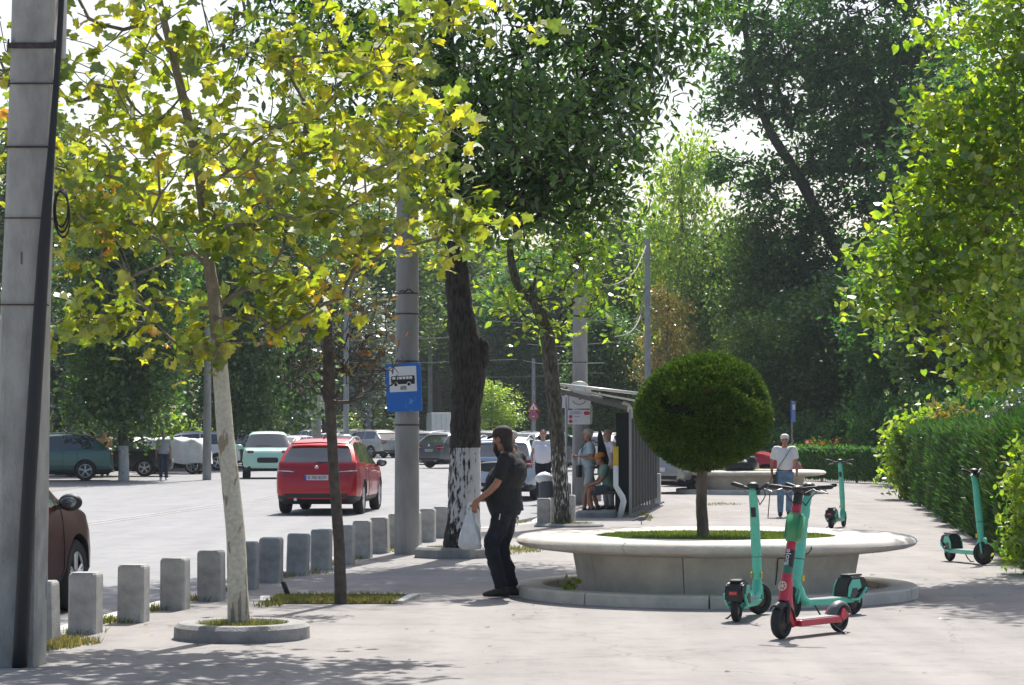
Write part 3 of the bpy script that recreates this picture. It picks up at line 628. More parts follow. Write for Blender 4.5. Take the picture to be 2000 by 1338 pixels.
# second, smaller conifer behind it
b5 = at(1512, 935)
# a weed at the foot
wb = Vector((bp_.x - 1.50, bp_.y - 1.02, .04))
t = thing('weed', 'small green weed sprouting at the foot of the large round planter', 'plant', wb)
rg = np.random.default_rng(31); P = rg.normal(0, 1, (26, 3)) * [.045, .04, .05] + [0, 0, .12]
npmesh('leaves', leaf_array(P, .075, SH_OVAL, rg), 8, m_linden_leaf, t)
bm = B(); tube(bm, [(0, 0, -.03), (.01, 0, .08), (-.01, 0, .18)], .004, 5); tube(bm, [(0, 0, .03), (-.05, 0, .12)], .003, 5); obj('stem', bm, M('stem_green', (.1, .13, .04), .8), t)

# --- right-hand lime tree, overhanging from beyond the frame
b6 = Vector(((2190 - 1000) / F * 27.0, 27.0, 0))
tr = [rel(b6, *p) for p in [(2190, 1140), (2190, 900), (2185, 600), (2180, 350), (2160, 120), (2150, -100), (2140, -350)]]
bl = [blob(b6, *a) for a in [(1980, 60, 130, 110, 60), (1900, 230, 100, 110, 46), (2000, 330, 120, 140, 60), (1840, 420, 110, 100, 50), (1950, 520, 140, 110, 70), (1780, 560, 105, 70, 40), (1880, 650, 120, 50, 30), (1990, 690, 90, 80, 34), (1770, 470, 60, 50, 14), (1720, 600, 60, 40, 14), (2000, 180, 100, 120, 40), (2120, 300, 120, 300, 90), (1850, 60, 40, 50, 9), (1800, 340, 50, 50, 11), (1900, 340, 90, 80, 22), (1700, 500, 35, 40, 7), (1830, 250, 40, 60, 9), (1900, 720, 60, 25, 8), (2060, -150, 200, 160, 70), (1950, 420, 120, 300, 60, 1.2), (2010, 600, 90, 200, 40, -1.2), (2150, -300, 200, 150, 40)]]
make_tree('lime_tree', 'bright yellow-green broadleaf tree leaning over the hedge at the right edge', b6, tr, [.2, .17, .15, .12, .1, .07, .03], bl, (0.108, SH_HEART), m_linden_leaf, M('grey_limb', (0.22, 0.19, 0.16), 0.85, var=0.2), nl=12, spread=0.185, seed=17, r_tip=0.0042, jitter=0.08, droop=0.8, flat=0.9, allow=2, fill=0.5)

# --- hedge
def row_leaves(name, p0, p1, width, h, n, seed, mat, parent, L_=.11, wd=.03, amp=.10, sgn=1):
    rg = np.random.default_rng(seed); d = np.array(p1) - np.array(p0); ln = np.linalg.norm(d); d /= ln; nn = np.array([d[1], -d[0]]) if sgn > 0 else np.array([-d[1], d[0]])
    u = rg.uniform(0, ln, n); side = rg.uniform(0, 1, n); z = rg.uniform(0.02, h, n); lx = np.where(side < .66, width / 2, rg.uniform(-width / 2, width / 2, n)); z = np.where(side < .66, z, h)
    amp_ = amp * (np.sin(u * 2.1) + np.sin(u * 4.7 + 1) * .6 + np.sin(u * 9.3 + z * 3) * .35 + np.sin(z * 6 + u * 1.3) * .3)
    dep = rg.uniform(0, 1, n) ** 1.6 * .22
    off = np.where(side < .66, lx + amp_ - dep, lx); z = np.where(side < .66, z, z + amp_ * .6 - dep)
    P = np.stack([p0[0] + d[0] * u + nn[0] * off, p0[1] + d[1] * u + nn[1] * off, z], 1)
    out = np.where((side < .66)[:, None], np.array([nn[0] * .7, nn[1] * .7, .9]), np.array([0, 0, 1.0]))
    o = npmesh(name, tufts(P, out, L_, wd, rg), 4, mat, parent); return o
h0, h1 = (10.9, 61.0), (6.9, 29.0)
t = thing('hedge', 'tall clipped green conifer hedge along the right side of the pavement', 'hedge', (0, 0, 0))
row_leaves('foliage', h0, h1, 1.1, 1.75, 90000, 41, m_hedge, t, .16, .03, .15)
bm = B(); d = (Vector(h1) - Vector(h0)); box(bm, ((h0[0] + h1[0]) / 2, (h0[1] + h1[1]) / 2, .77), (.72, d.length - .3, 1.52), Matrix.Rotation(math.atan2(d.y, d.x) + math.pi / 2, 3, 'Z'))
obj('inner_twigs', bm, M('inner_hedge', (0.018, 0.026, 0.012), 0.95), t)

def shrub(label, loc, blobs, leaf, mat, nl, spread, seed, name='shrub', cat='shrub', stems=5, group=None, droop=.3, flat=1.0, fill=.5):
    rg = np.random.default_rng(seed); t = thing(name, label, cat, loc, 0, group); tg = clumps(blobs, rg, fill)
    cnt = rg.integers(int(nl * .5), int(nl * 1.5) + 1, len(tg)); idx = np.repeat(np.arange(len(tg)), cnt)
    P = tg[idx] + rg.normal(0, 1, (len(idx), 3)) * spread
    P = P[P[:, 2] > 0.02]
    npmesh('foliage', leaf_array(P, leaf[0], leaf[1], rg, droop, flat), len(leaf[1]), mat, t)
    bm = B()
    for q in tg[rg.permutation(len(tg))[:stems * 4]]:
        tube(bm, [(q[0] * .1, q[1] * .1, -.02), (q[0] * .45, q[1] * .45, q[2] * .55), tuple(q)], [.012, .008, .003], 5)
    obj('stems', bm, bark, t); return t
def sb(px, py, base, rpx, rpy, n, dY=0): return blob(base, px, py, rpx, rpy, n, dY)
q = at(1990, 1120); q.x += .25
shrub('leafy green shrub spilling over the pavement edge at the bottom right of the hedge', q, [sb(2000, 1070, q, 45, 55, 26), sb(1995, 930, q, 38, 80, 26, .3), sb(2040, 990, q, 60, 120, 40), sb(1985, 1000, q, 25, 60, 12)], (.085, SH_OVAL), m_linden_leaf, 20, .09, 51)
q = at(1950, 960); q.y = 34; q.x = 950 / F * 34; q.z = 0
shrub('pale grey-green shrub rising behind the near part of the hedge', q + Vector((.5, 0, 0)), [blob(q, 1960, 800, 70, 45, 46), blob(q, 1920, 830, 60, 40, 26), blob(q, 1990, 850, 50, 60, 26)], (.085, SH_OVAL), m_olive_leaf, 26, .12, 52)
q = at(1768, 975)
shrub('yellow-green leafy shrub at the far end of the clipped hedge', q, [blob(q, 1765, 900, 35, 60, 26), blob(q, 1750, 870, 25, 30, 10), blob(q, 1790, 850, 40, 35, 20), blob(q, 1775, 945, 40, 30, 16), blob(q, 1810, 825, 35, 20, 12)], (.17, SH_OVAL), m_linden_leaf, 24, .2, 53)
q = at(1860, 940); q.y = 52; q.x = 850 / F * 52; q.z = .03
shrub('fern-like green shoots with reddish tips above the middle of the hedge', q + Vector((.5, 0, 0)), [blob(q, 1850, 830, 60, 18, 16), blob(q, 1800, 815, 30, 20, 10), blob(q, 1870, 835, 20, 10, 5)], (.2, SH_LONG), m_yel_leaf, 14, .14, 54)

# --- background trees: a few kinds, then copies of each at their own place and size
def tmpl(name, label, mat, seed, H=12.0, leafsize=.26, n1=150, nl=62, crown=(3.1, 3.1, 3.9), cz=7.6, sp=.52, shape=SH_QUAD, bmat=None, low=0):
    tr = [(0, 0, -.4), (.05, 0, 1.0), (.15, .05, 2.6), (.05, .1, 4.2), (.0, .0, 6.0), (.1, 0, 8.0), (0, 0, 10.0), (0, 0, 11.5)]
    cr = crown; bl = [(0, 0, cz, cr[0], cr[1], cr[2], n1), (-1.6, .6, cz - 1.6, 1.6, 1.5, 1.3, n1 // 6), (1.7, -.4, cz - .9, 1.5, 1.5, 1.3, n1 // 6), (.5, 0, cz + 2.9, 1.5, 1.5, 1.4, n1 // 7)]
    if low: bl.append((0, 0, cz - 4, cr[0] * .9, cr[1] * .9, 2.0, n1 // 2))
    return make_tree(name, label, (0, 0, 0), tr, [.26, .22, .19, .17, .15, .12, .07, .03], bl, (leafsize, shape), mat, bmat or bark, nl=nl, spread=sp, seed=seed, r_tip=.014, jitter=.16, droop=.5, allow=3, fill=.42, sidesn=10, minr=.016)
T = {'green': tmpl('broadleaf_tree', 'x', m_bg_leaf, 61), 'dark': tmpl('broadleaf_tree', 'x', m_dark_leaf, 62, n1=190, nl=70, low=1), 'ash': tmpl('broadleaf_tree', 'x', m_ash_leaf, 63, n1=200, nl=80, low=1),
     'silver': tmpl('broadleaf_tree', 'x', m_olive_leaf, 64, n1=150, low=1), 'yellow': tmpl('broadleaf_tree', 'x', m_yel_leaf, 65, n1=100, nl=44), 'lime': tmpl('broadleaf_tree', 'x', m_linden_leaf, 66, n1=110, nl=46)}
used = set()
def place(kind, px, Y, top, wpx, label, group='trees in the background'):
    """tree of a kind whose crown top sits at photo row top and is wpx pixels wide"""
    o = T[kind] if kind not in used else copy_tree(T[kind]); used.add(kind)
    o.location = ((px - 1000) / F * Y, Y, rise(Y) - .12); h = CH + (HOR - top) * Y / F - rise(Y); sz = h / 12.0; sx = wpx * Y / F / 7.4
    o.scale = (sx, sx, sz); o.rotation_euler = (0, 0, rnd.uniform(0, 6.28)); tag(o, label, 'tree', group)
    return o
TREES = [
 ('dark', 243, 83, 330, 330, 'dark green tree with a whitewashed trunk standing before the black parked car'),
 ('silver', 120, 92, 480, 330, 'silvery-leaved tree above the parked grey-green car'),
 ('dark', 455, 105, 420, 260, 'dark tree rising behind the leaning pale plane trunk'),
 ('dark', 520, 112, 330, 300, 'dark-trunked tree in front of the billboard'),
 ('silver', 640, 150, 520, 330, 'greyish tree behind the red car roof, between two lamp poles'),
 ('green', 720, 170, 380, 400, 'tall mid-green tree directly behind the blue bus stop sign'),
 ('lime', 960, 135, 735, 150, 'small yellowish tree left of the no stopping sign'),
 ('green', 850, 190, 430, 380, 'far tree seen left of the big dark trunk, above the white lorry'),
 ('green', 960, 200, 450, 340, 'far tree above the small yellowish tree'),
 ('ash', 1060, 175, 480, 330, 'dark blue-green tree behind the leaning tree'),
 ('dark', 1185, 120, 600, 190, 'dark rounded tree directly behind the bus shelter roof'),
 ('lime', 1330, 118, 235, 240, 'light green tree with its top against the white sky'),
 ('green', 1215, 140, 400, 230, 'green tree just right of the trolley pole'),
 ('green', 1290, 150, 420, 260, 'green tree behind the tall grey lamp pole'),
 ('yellow', 1305, 98, 540, 150, 'thin orange-yellow tree above the ball tree'),
 ('green', 1420, 112, 400, 230, 'mid-green tree over the right part of the ball tree'),
 ('green', 1490, 104, 395, 230, 'green tree below the long bare limb of the tall ash'),
 ('ash', 1560, 98, 560, 260, 'low dark tree behind the blue upright sign'),
 ('dark', 1660, 92, 520, 300, 'dark tree behind the walking man'),
 ('ash', 1790, 84, 430, 330, 'dark tree directly behind the far end of the hedge'),
 ('dark', 1900, 74, 380, 380, 'dark tree filling the gap behind the lime tree'),
 ('ash', 1960, 95, 100, 560, 'very tall dark tree behind the lime tree'),
 ('green', 40, 125, 200, 420, 'tall green tree behind the front concrete pole'),
 ('ash', 610, 200, 470, 460, 'far dark tree behind the billboard'),
 ('green', 1130, 210, 470, 420, 'far tree between the two trolley poles'),
 ('ash', 1400, 170, 520, 420, 'far dark tree low on the horizon behind the ball tree'),
 ('green', 1480, 92, 600, 200, 'mid-green tree just above and right of the ball tree'),
 ('green', 350, 190, 420, 560, 'far tree behind the covered vehicle'),
 ('ash', 220, 170, 380, 420, 'far dark tree at the left behind the car park'),
 ('dark', 760, 215, 520, 420, 'far dark tree behind the row of parked white cars'),
 ('dark', 900, 230, 560, 420, 'farthest dark tree on the left of the road end'),
 ('dark', 1040, 240, 560, 420, 'farthest dark tree beyond the no stopping sign'),
 ('dark', 1240, 185, 560, 330, 'far dark tree just behind the shelter wall'),
]
for a in TREES:
    q = place(*a)
    if a[1] == 243:
        for ch in q.children:
            if ch.name.startswith('trunk'): ch.material_slots[0].link = 'OBJECT'; ch.material_slots[0].material = painted_bark('far_whitewash', 1.35, -.6, .25, (.05, .045, .04), 0)
# tall ash with long bare limbs, right of centre
b7 = Vector((640 / F * 104, 104, rise(104)))
def R7(px, py, dY=0): return rel(b7, px, py, dY)
tr = [R7(*p) for p in [(1700, 900), (1695, 780), (1680, 640), (1650, 520), (1610, 440), (1560, 340), (1500, 240), (1470, 120), (1452, 20), (1430, -80), (1420, -220)]]
bl = [blob(b7, *a) for a in [(1640, 120, 190, 200, 150), (1740, 260, 170, 210, 130), (1600, 330, 130, 140, 44), (1500, 60, 80, 110, 16), (1420, 200, 50, 60, 12), (1440, 130, 50, 80, 12), (1480, 360, 90, 60, 13), (1410, 330, 40, 30, 7), (1560, 520, 130, 90, 46), (1700, 500, 150, 150, 90), (1820, 120, 120, 200, 80), (1600, 640, 150, 110, 60), (1420, 20, 60, 60, 12), (1700, -120, 260, 150, 110), (1520, 180, 80, 90, 12), (1640, 700, 160, 100, 60), (1780, 640, 120, 120, 60)]]
limbs = [R7(*p) for p in [(1560, 410), (1500, 360), (1440, 320), (1395, 290), (1365, 240), (1350, 205), (1640, 330), (1670, 200), (1450, 90), (1480, 10), (1410, 190), (1395, 130)]]
make_tree('ash_tree', 'towering dark ash with long leaning bare limbs against the sky, right of centre', b7, tr, [.42, .38, .34, .30, .27, .24, .20, .15, .11, .08, .03], bl, (.36, SH_LONG), m_ash_leaf, M('ash_bark', (0.06, 0.052, 0.045), 0.95), nl=58, spread=.42, seed=71, r_tip=.02, jitter=.15, allow=3, extra=limbs, fill=.5, minr=.02)

# --- undergrowth: bushes along the far edge
def bush_t(label, mat, seed):
    rg = np.random.default_rng(seed); t = thing('bush', label, 'bush'); n = 5200; tg = clumps([(0, 0, .9, 1.6, 1.1, 1.0, 90)], rg, .4); P = tg[rg.integers(0, 90, n)] + rg.normal(0, .22, (n, 3)); P = P[P[:, 2] > 0]
    npmesh('foliage', leaf_array(P, .17, SH_OVAL, rg), 8, mat, t)
    bm = B(); [tube(bm, [(0, 0, -.1), tuple(q * [.5, .5, .6]), tuple(q)], [.03, .02, .008], 5) for q in tg[:14]]; obj('stems', bm, bark, t); return t
BT = {'d': bush_t('x', m_ash_leaf, 81), 'g': bush_t('x', m_bg_leaf, 82), 'y': bush_t('x', m_linden_leaf, 83)}
ub = set()
BUSH = [('d', 1560, 88, 810, 150, 'dark bush behind the low fence, left of the blue sign post'), ('d', 1640, 86, 800, 160, 'dark bush behind the low fence, beside the orange flowers'), ('d', 1720, 80, 780, 170, 'dark bush at the right end of the low fence'), ('d', 1480, 95, 800, 150, 'dark bush behind the silver cars at the planter'), ('d', 1800, 70, 760, 170, 'dark bush behind the far hedge end'),
        ('d', 1880, 62, 740, 190, 'dark bush behind the middle of the hedge'), ('d', 1970, 52, 720, 220, 'dark bush behind the near part of the hedge'),
        ('g', 600, 168, 812, 150, 'green bush below the left half of the billboard'), ('y', 660, 175, 806, 140, 'light green bush right of the red car roof'), ('y', 720, 180, 800, 130, 'light green bush left of the sign pole'), ('g', 480, 160, 810, 180, 'green bush behind the mint green car'),
        ('g', 200, 135, 800, 240, 'green bush behind the dark sedan'), ('g', 100, 130, 800, 200, 'green bush behind the grey-green car'), ('y', 330, 140, 806, 200, 'light bush behind the covered vehicle'), ('g', 1180, 130, 790, 120, 'green bush seen under the shelter roof'), ('d', 1000, 215, 800, 160, 'dark bush at the road end, left of the sign'), ('g', 1080, 200, 800, 160, 'green bush at the road end behind the leaning tree'), ('d', 900, 230, 806, 160, 'dark bush behind the lorry'), ('d', 810, 235, 810, 140, 'dark bush behind the parked cars, right of the sign pole'), ('g', 1250, 125, 780, 150, 'green bush behind the shelter wall'), ('d', 1380, 110, 790, 180, 'dark bush hidden behind the ball tree')]
for k, px, Y, top, wpx, lb in BUSH:
    o = BT[k] if k not in ub else copy_tree(BT[k]); ub.add(k); o.location = ((px - 1000) / F * Y, Y, rise(Y) - .1); o.rotation_euler.z = rnd.uniform(-.3, .3)
    sx = wpx * Y / F / 3.7; o.scale = (sx, sx, (CH + (HOR - top) * Y / F - rise(Y)) / 2.0); tag(o, lb, 'bush', 'bushes in the background')
b8 = at(1600, 908)
fl = shrub('low shrub with glowing orange flowers behind the low fence', Vector((600 / F * 84, 84, rise(84))), [(0, 0, .95, .5, .3, .25, 20), (1.1, 0, .9, .6, .3, .25, 24)], (.15, SH_OVAL), m_ash_leaf, 20, .14, 91, name='flowering_shrub')
rg = np.random.default_rng(4); n = 120; P = np.where(rg.uniform(0, 1, (n, 1)) < .4, rg.normal(0, 1, (n, 3)) * [.2, .25, .12] + [-.35, -.3, 1.15], rg.normal(0, 1, (n, 3)) * [.35, .25, .14] + [.95, -.3, 1.1])
npmesh('flowers', leaf_array(P, .13, SH_HEART, rg), 8, m_flower, fl)
# low dark fence
t = thing('low_fence', 'low dark mesh fence between the parking corner and the hedge', 'fence', (0, 0, rise(80)))
fa, fb_ = Vector((1500 - 1000, 0)) / F * 79, 0
p0 = Vector((540 / F * 79, 79)); p1 = Vector((745 / F * 73, 73)); bm = B(); m_fd = M('dark_fence', (0.035, 0.04, 0.036), .6)
dd = p1 - p0; nn = 60
for i in range(nn + 1):
    p = p0 + dd * i / nn; box(bm, (p.x, p.y, .52), (.02, .02, 1.04))
obj('mesh', bm, m_fd, t)
bm = B(); tube(bm, [(p0.x, p0.y, 1.08), (p1.x, p1.y, 1.06)], .025, 6); obj('rail', bm, M('grey_rail', (.28, .3, .3), .5), t)
for i in range(4):
    p = p0 + dd * i / 3; bm = B(); box(bm, (p.x, p.y + .04, .55), (.06, .06, 1.14)); obj('post', bm, m_fd, t)
row_leaves('climbing_leaves', (p0.x, p0.y + .3), (p1.x, p1.y + .3), .3, 1.0, 5000, 95, m_ash_leaf, t, .2, .08, .03)
# ================================================================ STREET FURNITURE
# --- bollards
def bollard_mesh():
    bm = B(); s = .118; c = .022
    def ring(z, k, cc): return [bm.verts.new((x * k, y * k, z)) for x, y in ((-s + cc, -s), (s - cc, -s), (s, -s + cc), (s, s - cc), (s - cc, s), (-s + cc, s), (-s, s - cc), (-s, -s + cc))]
    rs = [ring(-.08, 1.0, c), ring(.02, 1.0, c), ring(.45, .985, c), ring(.468, .96, c), ring(.485, .86, c)]
    for a, b in zip(rs, rs[1:]):
        for k in range(8): bm.faces.new((a[k], a[(k + 1) % 8], b[(k + 1) % 8], b[k]))
    bm.faces.new(rs[-1]); bm.faces.new(rs[0][::-1]); return bm
BOL = [(80, 1256, 'bollard half hidden by the front concrete pole'), (165, 1237, 'first full bollard right of the front pole'), (259, 1215, 'second full bollard right of the front pole, pale on its right side'),
       (341, 1190, 'third full bollard from the front pole'), (412, 1173, 'bollard just left of the pale plane trunk'), (480, 1150, 'bollard partly behind the pale plane trunk'), (528, 1137, 'bollard just right of the pale plane trunk'),
       (581, 1123, 'bollard above the leaning black pipe stub'), (627, 1112, 'bollard left of the small dark trunk'), (672, 1102, 'bollard partly behind the small dark trunk'), (708, 1090, 'first bollard right of the small dark trunk'), (743, 1080, 'bollard just left of the pole with the bus sign'),
       (775, 1070, 'bollard hidden behind the pole with the bus sign'), (806, 1064, 'bollard peeking out right of the pole with the bus sign'), (835, 1058, 'bollard between the sign pole and the big dark trunk'), (862, 1050, 'bollard touching the left edge of the big dark trunk'),
       (1063, 1028, 'left bollard at the foot of the leaning tree'), (1083, 1026, 'bollard behind the foot of the leaning tree'), (1111, 1019, 'bollard just right of the foot of the leaning tree'), (1106, 985, 'bollard beside the steel post of the stop sign'), (1165, 978, 'white-grey bollard seen behind the waiting men')]
first = None; me0 = None
rock = bollard_mesh(); 
bol = obj('bollard', rock, concrete_d)
for i, (px, py, lb) in enumerate(BOL):
    o = bol if i == 0 else bol.copy()
    if i: C.objects.link(o)
    p = at(px, py); p.y += .12; o.location = p; o.rotation_euler = (rnd.uniform(-.025, .025), rnd.uniform(-.025, .025), -.127 + rnd.uniform(-.04, .04))
    o.scale = (1, 1, rnd.uniform(.985, 1.03) * (1.0 if i < 16 else 1.02)); tag(o, 'grey concrete ' + lb, 'bollard', 'concrete bollards along the kerb')

# --- front concrete pole
p = at(40, 1300)
t = thing('utility_pole', 'massive grey concrete utility pole with black cable at the left edge of the picture', 'utility pole', p)
def pp(px, py, dy=0.0): return Vector(rel(p, px, py, dy))
bm = B(); rings = []
for py, xl, xm, xr in [(1330, -8, 74, 94), (1000, -4, 76, 97), (600, 2, 78, 98), (400, 9, 88, 102), (100, 17, 98, 110), (-300, 24, 106, 118), (-900, 34, 112, 124)]:
    a, b_, c_ = pp(xl, py), pp(xm, py), pp(xr, py, .22); d_ = pp(xl - 2, py, .30)
    ch = .03
    rings.append([bm.verts.new(v) for v in (a + Vector((ch, 0, 0)), b_ - Vector((ch * .6, 0, 0)), b_ + Vector((0, .03, 0)), c_, c_ + Vector((-.03, .1, 0)), d_, a + Vector((0, .03, 0)))])
for a, b_ in zip(rings, rings[1:]):
    for k in range(7): bm.faces.new((a[k], a[(k + 1) % 7], b_[(k + 1) % 7], b_[k]))
bm.faces.new(rings[0][::-1]); bm.faces.new(rings[-1])
obj('shaft', bm, M('pole_concrete', (0.47, 0.45, 0.40), 0.9, col2=(0.27, 0.26, 0.23), scale=3.5, bump=0.6, bscale=50, detail=10, lo=.32, hi=.6, stretch=(1, 1, .5)), t)
m_cable = M('black_cable', (0.012, 0.013, 0.015), 0.5)
bm = B(); tube(bm, [pp(42, 1310, -.05), pp(56, 1000, -.05), pp(72, 700, -.05), pp(84, 480, -.05), pp(96, 300, -.05), pp(108, 120, -.04), pp(116, -60, -.03), pp(125, -400, 0)], [.052, .05, .048, .042, .026, .022, .02, .02], 10, sub=4); obj('cable', bm, m_cable, t, True)
bm = B()
for k in range(3):
    c = pp(118, 405 + 4 * k, -.02); torus(bm, c, Vector((1, .9, .1 * k)), .085 + .01 * k, .006, 28, 6)
    
for v in bm.verts: v.co.z = (v.co.z - pp(118, 405).z) * 1.55 + pp(118, 405).z
obj('cable_coil', bm, m_cable, t, True)
m_strap = M('rusty_strap', (0.07, 0.05, 0.045), 0.6, 0.3, var=.3, scale=30)
for py, hh, lx, rx in [(85, .04, 12, 104), (160, .010, 14, 102), (285, .014, 8, 98), (425, .008, 4, 92), (595, .010, -2, 84)]:
    bm = B(); a, b_, c_ = pp(lx - 1, py, -.006), pp(rx - 2, py, -.006), pp(rx + 10, py, .2)
    for u, v in ((a, b_), (b_, c_), (a, pp(lx - 3, py, .3))):
        dd = v - u; m_ = (u + v) / 2; box(bm, m_, (dd.length + .01, .012, hh), Matrix.Rotation(math.atan2(dd.y, dd.x), 3, 'Z'))
    obj('strap', bm, m_strap, t)
bm = B(); tube(bm, [pp(85, 1000, .25), pp(88, 1080, .22), pp(93, 1140, .2), pp(92, 1165, .2), pp(84, 1190, .22), pp(82, 1290, .25)], .014, 8, sub=4); obj('conduit', bm, M('grey_conduit', (.35, .36, .36), .5), t, True)
bm = B(); tube(bm, [pp(118, 110, .15), pp(120, -60, .15), pp(124, -400, .15)], .022, 8); obj('pale_pipe', bm, M('pale_pipe', (.6, .6, .6), .5), t, True)
text('painted_mark', 'I', .13, M('faded_mark', (.14, .13, .12), .9), t, Matrix.Translation(pp(40, 505, -.002)) @ Matrix.Rotation(R(90), 4, 'X'), .001)

# --- sign pole
def round_pole(label, px, py, r0, r1, h, mat, straps=(), name='lamp_pole', cat='pole', n=20, group=None, loc=None):
    p = loc if loc is not None else at(px, py)
    t = thing(name, label, cat, p, 0, group)
    bm = B(); tube(bm, [(0, 0, -.1), (0, 0, h * .5), (0, 0, h)], [r0, (r0 + r1) / 2, r1], n); obj('shaft', bm, mat, t, True).data.set_sharp_from_angle(angle=R(60))
    for z in straps:
        bm = B(); rr = r0 + (r1 - r0) * z / h + .006; tube(bm, [(0, 0, z), (0, 0, z + .02)], rr, n); obj('strap', bm, m_strap, t)
    return t
m_pole = M('spun_concrete', (0.31, 0.31, 0.30), 0.9, col2=(0.20, 0.195, 0.185), scale=4, bump=.4, bscale=60, detail=8, lo=.3, hi=.62, stretch=(1, 1, .25))
p = at(794, 1082); p.y += .17
t = round_pole('concrete pole carrying the blue bus stop sign', 0, 0, .172, .13, 9.5, m_pole, (1.75, 2.62, 3.27, 3.55), loc=p)
# graffiti-like mark painted on the shaft
bm = B(); zz = 1.62 + (850 - 570) * p.y / F
for x0, z0, x1, z1 in [(-.10, .0, -.04, .01), (-.04, -.02, .02, .03), (.03, .03, .09, -.02)]: tube(bm, [(x0, -math.sqrt(.155 ** 2 - x0 * x0) - .003, zz + z0), (x1, -math.sqrt(.155 ** 2 - x1 * x1) - .003, zz + z1)], .010, 6)
obj('painted_mark', bm, black_plastic, t)
# bus stop sign
sgn = thing('bus_stop_sign', 'blue square-cornered bus stop sign with black bus on white, strapped to the concrete pole', 'traffic sign', (p.x - .035, p.y - .215, 0), R(-7))
zc = CH + (850 - 757) * (p.y - .2) / F
m_blue = M('sign_blue', (0.012, 0.14, 0.52), 0.35, col2=(0.10, 0.30, 0.62), scale=7, detail=6, lo=.30, hi=.40)
def rrect(w_, h_, r, n=6):
    out = []
    for cx, cy, a0 in ((w_ / 2 - r, h_ / 2 - r, 0), (-w_ / 2 + r, h_ / 2 - r, 90), (-w_ / 2 + r, -h_ / 2 + r, 180), (w_ / 2 - r, -h_ / 2 + r, 270)):
        for k in range(n + 1): a = R(a0 + 90 * k / n); out.append((cx + r * math.cos(a), cy + r * math.sin(a)))
    return out
tilt = Matrix.Translation((0, 0, zc)) @ Matrix.Rotation(R(-2.5), 4, 'Y') @ Matrix.Rotation(R(90), 4, 'X')
bm = B(); prism(bm, rrect(.485, .655, .04), -.012, .012, tilt); obj('panel', bm, m_blue, sgn)
bm = B(); prism(bm, rrect(.375, .345, .008), .012, .0145, tilt @ Matrix.Translation((-.005, .115, 0))); obj('white_field', bm, M('sign_white', (.72, .72, .72), .4), sgn)
bm = B(); T2 = tilt @ Matrix.Translation((.0, .105, .015))
prism(bm, [(-.165, -.055), (.155, -.062), (.16, .0), (.155, .048), (.145, .055), (-.155, .055), (-.165, .045), (-.172, -.02)], 0, .002, T2)
obj('bus_symbol', bm, M('sign_black', (.012, .012, .012), .5), sgn)
for k in range(6):
    bm = B(); prism(bm, [(-.15 + k * .047, .008), (-.112 + k * .047, .008), (-.112 + k * .047, .044), (-.15 + k * .047, .044)], .002, .0035, T2); obj('bus_window', bm, M('sign_white', (.72, .72, .72), .4), sgn)
bm = B()
for x in (-.105, .075): prism(bm, [(x + .03 * math.cos(a * .35), -.058 + .03 * math.sin(a * .35)) for a in range(18)], .002, .003, T2)
obj('wheel_arch', bm, M('sign_white', (.72, .72, .72), .4), sgn)
bm = B()
for x in (-.105, .075): prism(bm, [(x + .022 * math.cos(a * .35), -.062 + .022 * math.sin(a * .35)) for a in range(18)], .003, .0045, T2)
obj('bus_wheels', bm, M('sign_black', (.012, .012, .012), .5), sgn)
bm = B(); prism(bm, [(-.045, -.135), (.04, -.14), (.042, -.085), (-.042, -.08)], 0, .0025, T2); obj('sticker', bm, M('sticker', (.16, .12, .10), .5, col2=(.45, .42, .4), scale=40), sgn)
bm = B()
for z in (.2, -.2): box(bm, (0, .09, zc + z), (.3, .16, .03))
obj('bracket', bm, m_strap, sgn)

# --- concrete edging rings round the trees
m_edge = M('edging_concrete', (0.30, 0.295, 0.285), 0.9, col2=(.20, .195, .19), scale=6, bump=.5, bscale=60, detail=8, lo=.3, hi=.6)
def ring_edge(label, c, ro, ri, h, soil_n, seed, hexa=False):
    t = thing('tree_edging', label, 'tree edging', c); n = 8 if hexa else 36
    bm = B(); lathe(bm, [(ri, -.05), (ri, h - .02), (ri + .02, h), (ro - .035, h), (ro, h - .03), (ro + .005, -.05)], n, closed=True)
    o = obj('ring', bm, m_edge, t, not hexa); 
    if not hexa: o.data.set_sharp_from_angle(angle=R(40))
    bm = B(); lathe(bm, [(0.001, h * .72), (ri + .01, h * .66)], 24); obj('earth', bm, m_soil, t)
    if soil_n:
        rg = np.random.default_rng(seed); th = rg.uniform(0, 6.28, soil_n); r = ri * np.sqrt(rg.uniform(.02, 1, soil_n)) * .97
        g = blades('grass', np.stack([r * np.cos(th), r * np.sin(th), np.full(soil_n, h * .68)], 1), .055, .010, m_grass, t); g['kind'] = 'stuff'
    return t
c = at(476, 1263); c.y = 18.86; c.x = -2.16
ring_edge('round worn concrete edging at the foot of the pale plane tree', c, .54, .36, .125, 1500, 101)
c = Vector((b2.x - .12, b2.y + .12, 0)); o = ring_edge('angular grey concrete edging at the foot of the big dark tree', c, .56, .38, .14, 700, 102, True); o.rotation_euler.z = R(22.5)
o.scale = (1.0, 1.0, 1)
c = Vector((b3.x + .1, b3.y + .1, 0)); ring_edge('low round concrete edging at the foot of the leaning tree', c, .62, .45, .06, 300, 103)
c = at(1165, 1010); c.y = 46.5; c.x = (1165 - 1000) / F * 46.5
ring_edge('round concrete kerb in front of the waiting men at the shelter', c, .41, .30, .13, 0, 104)
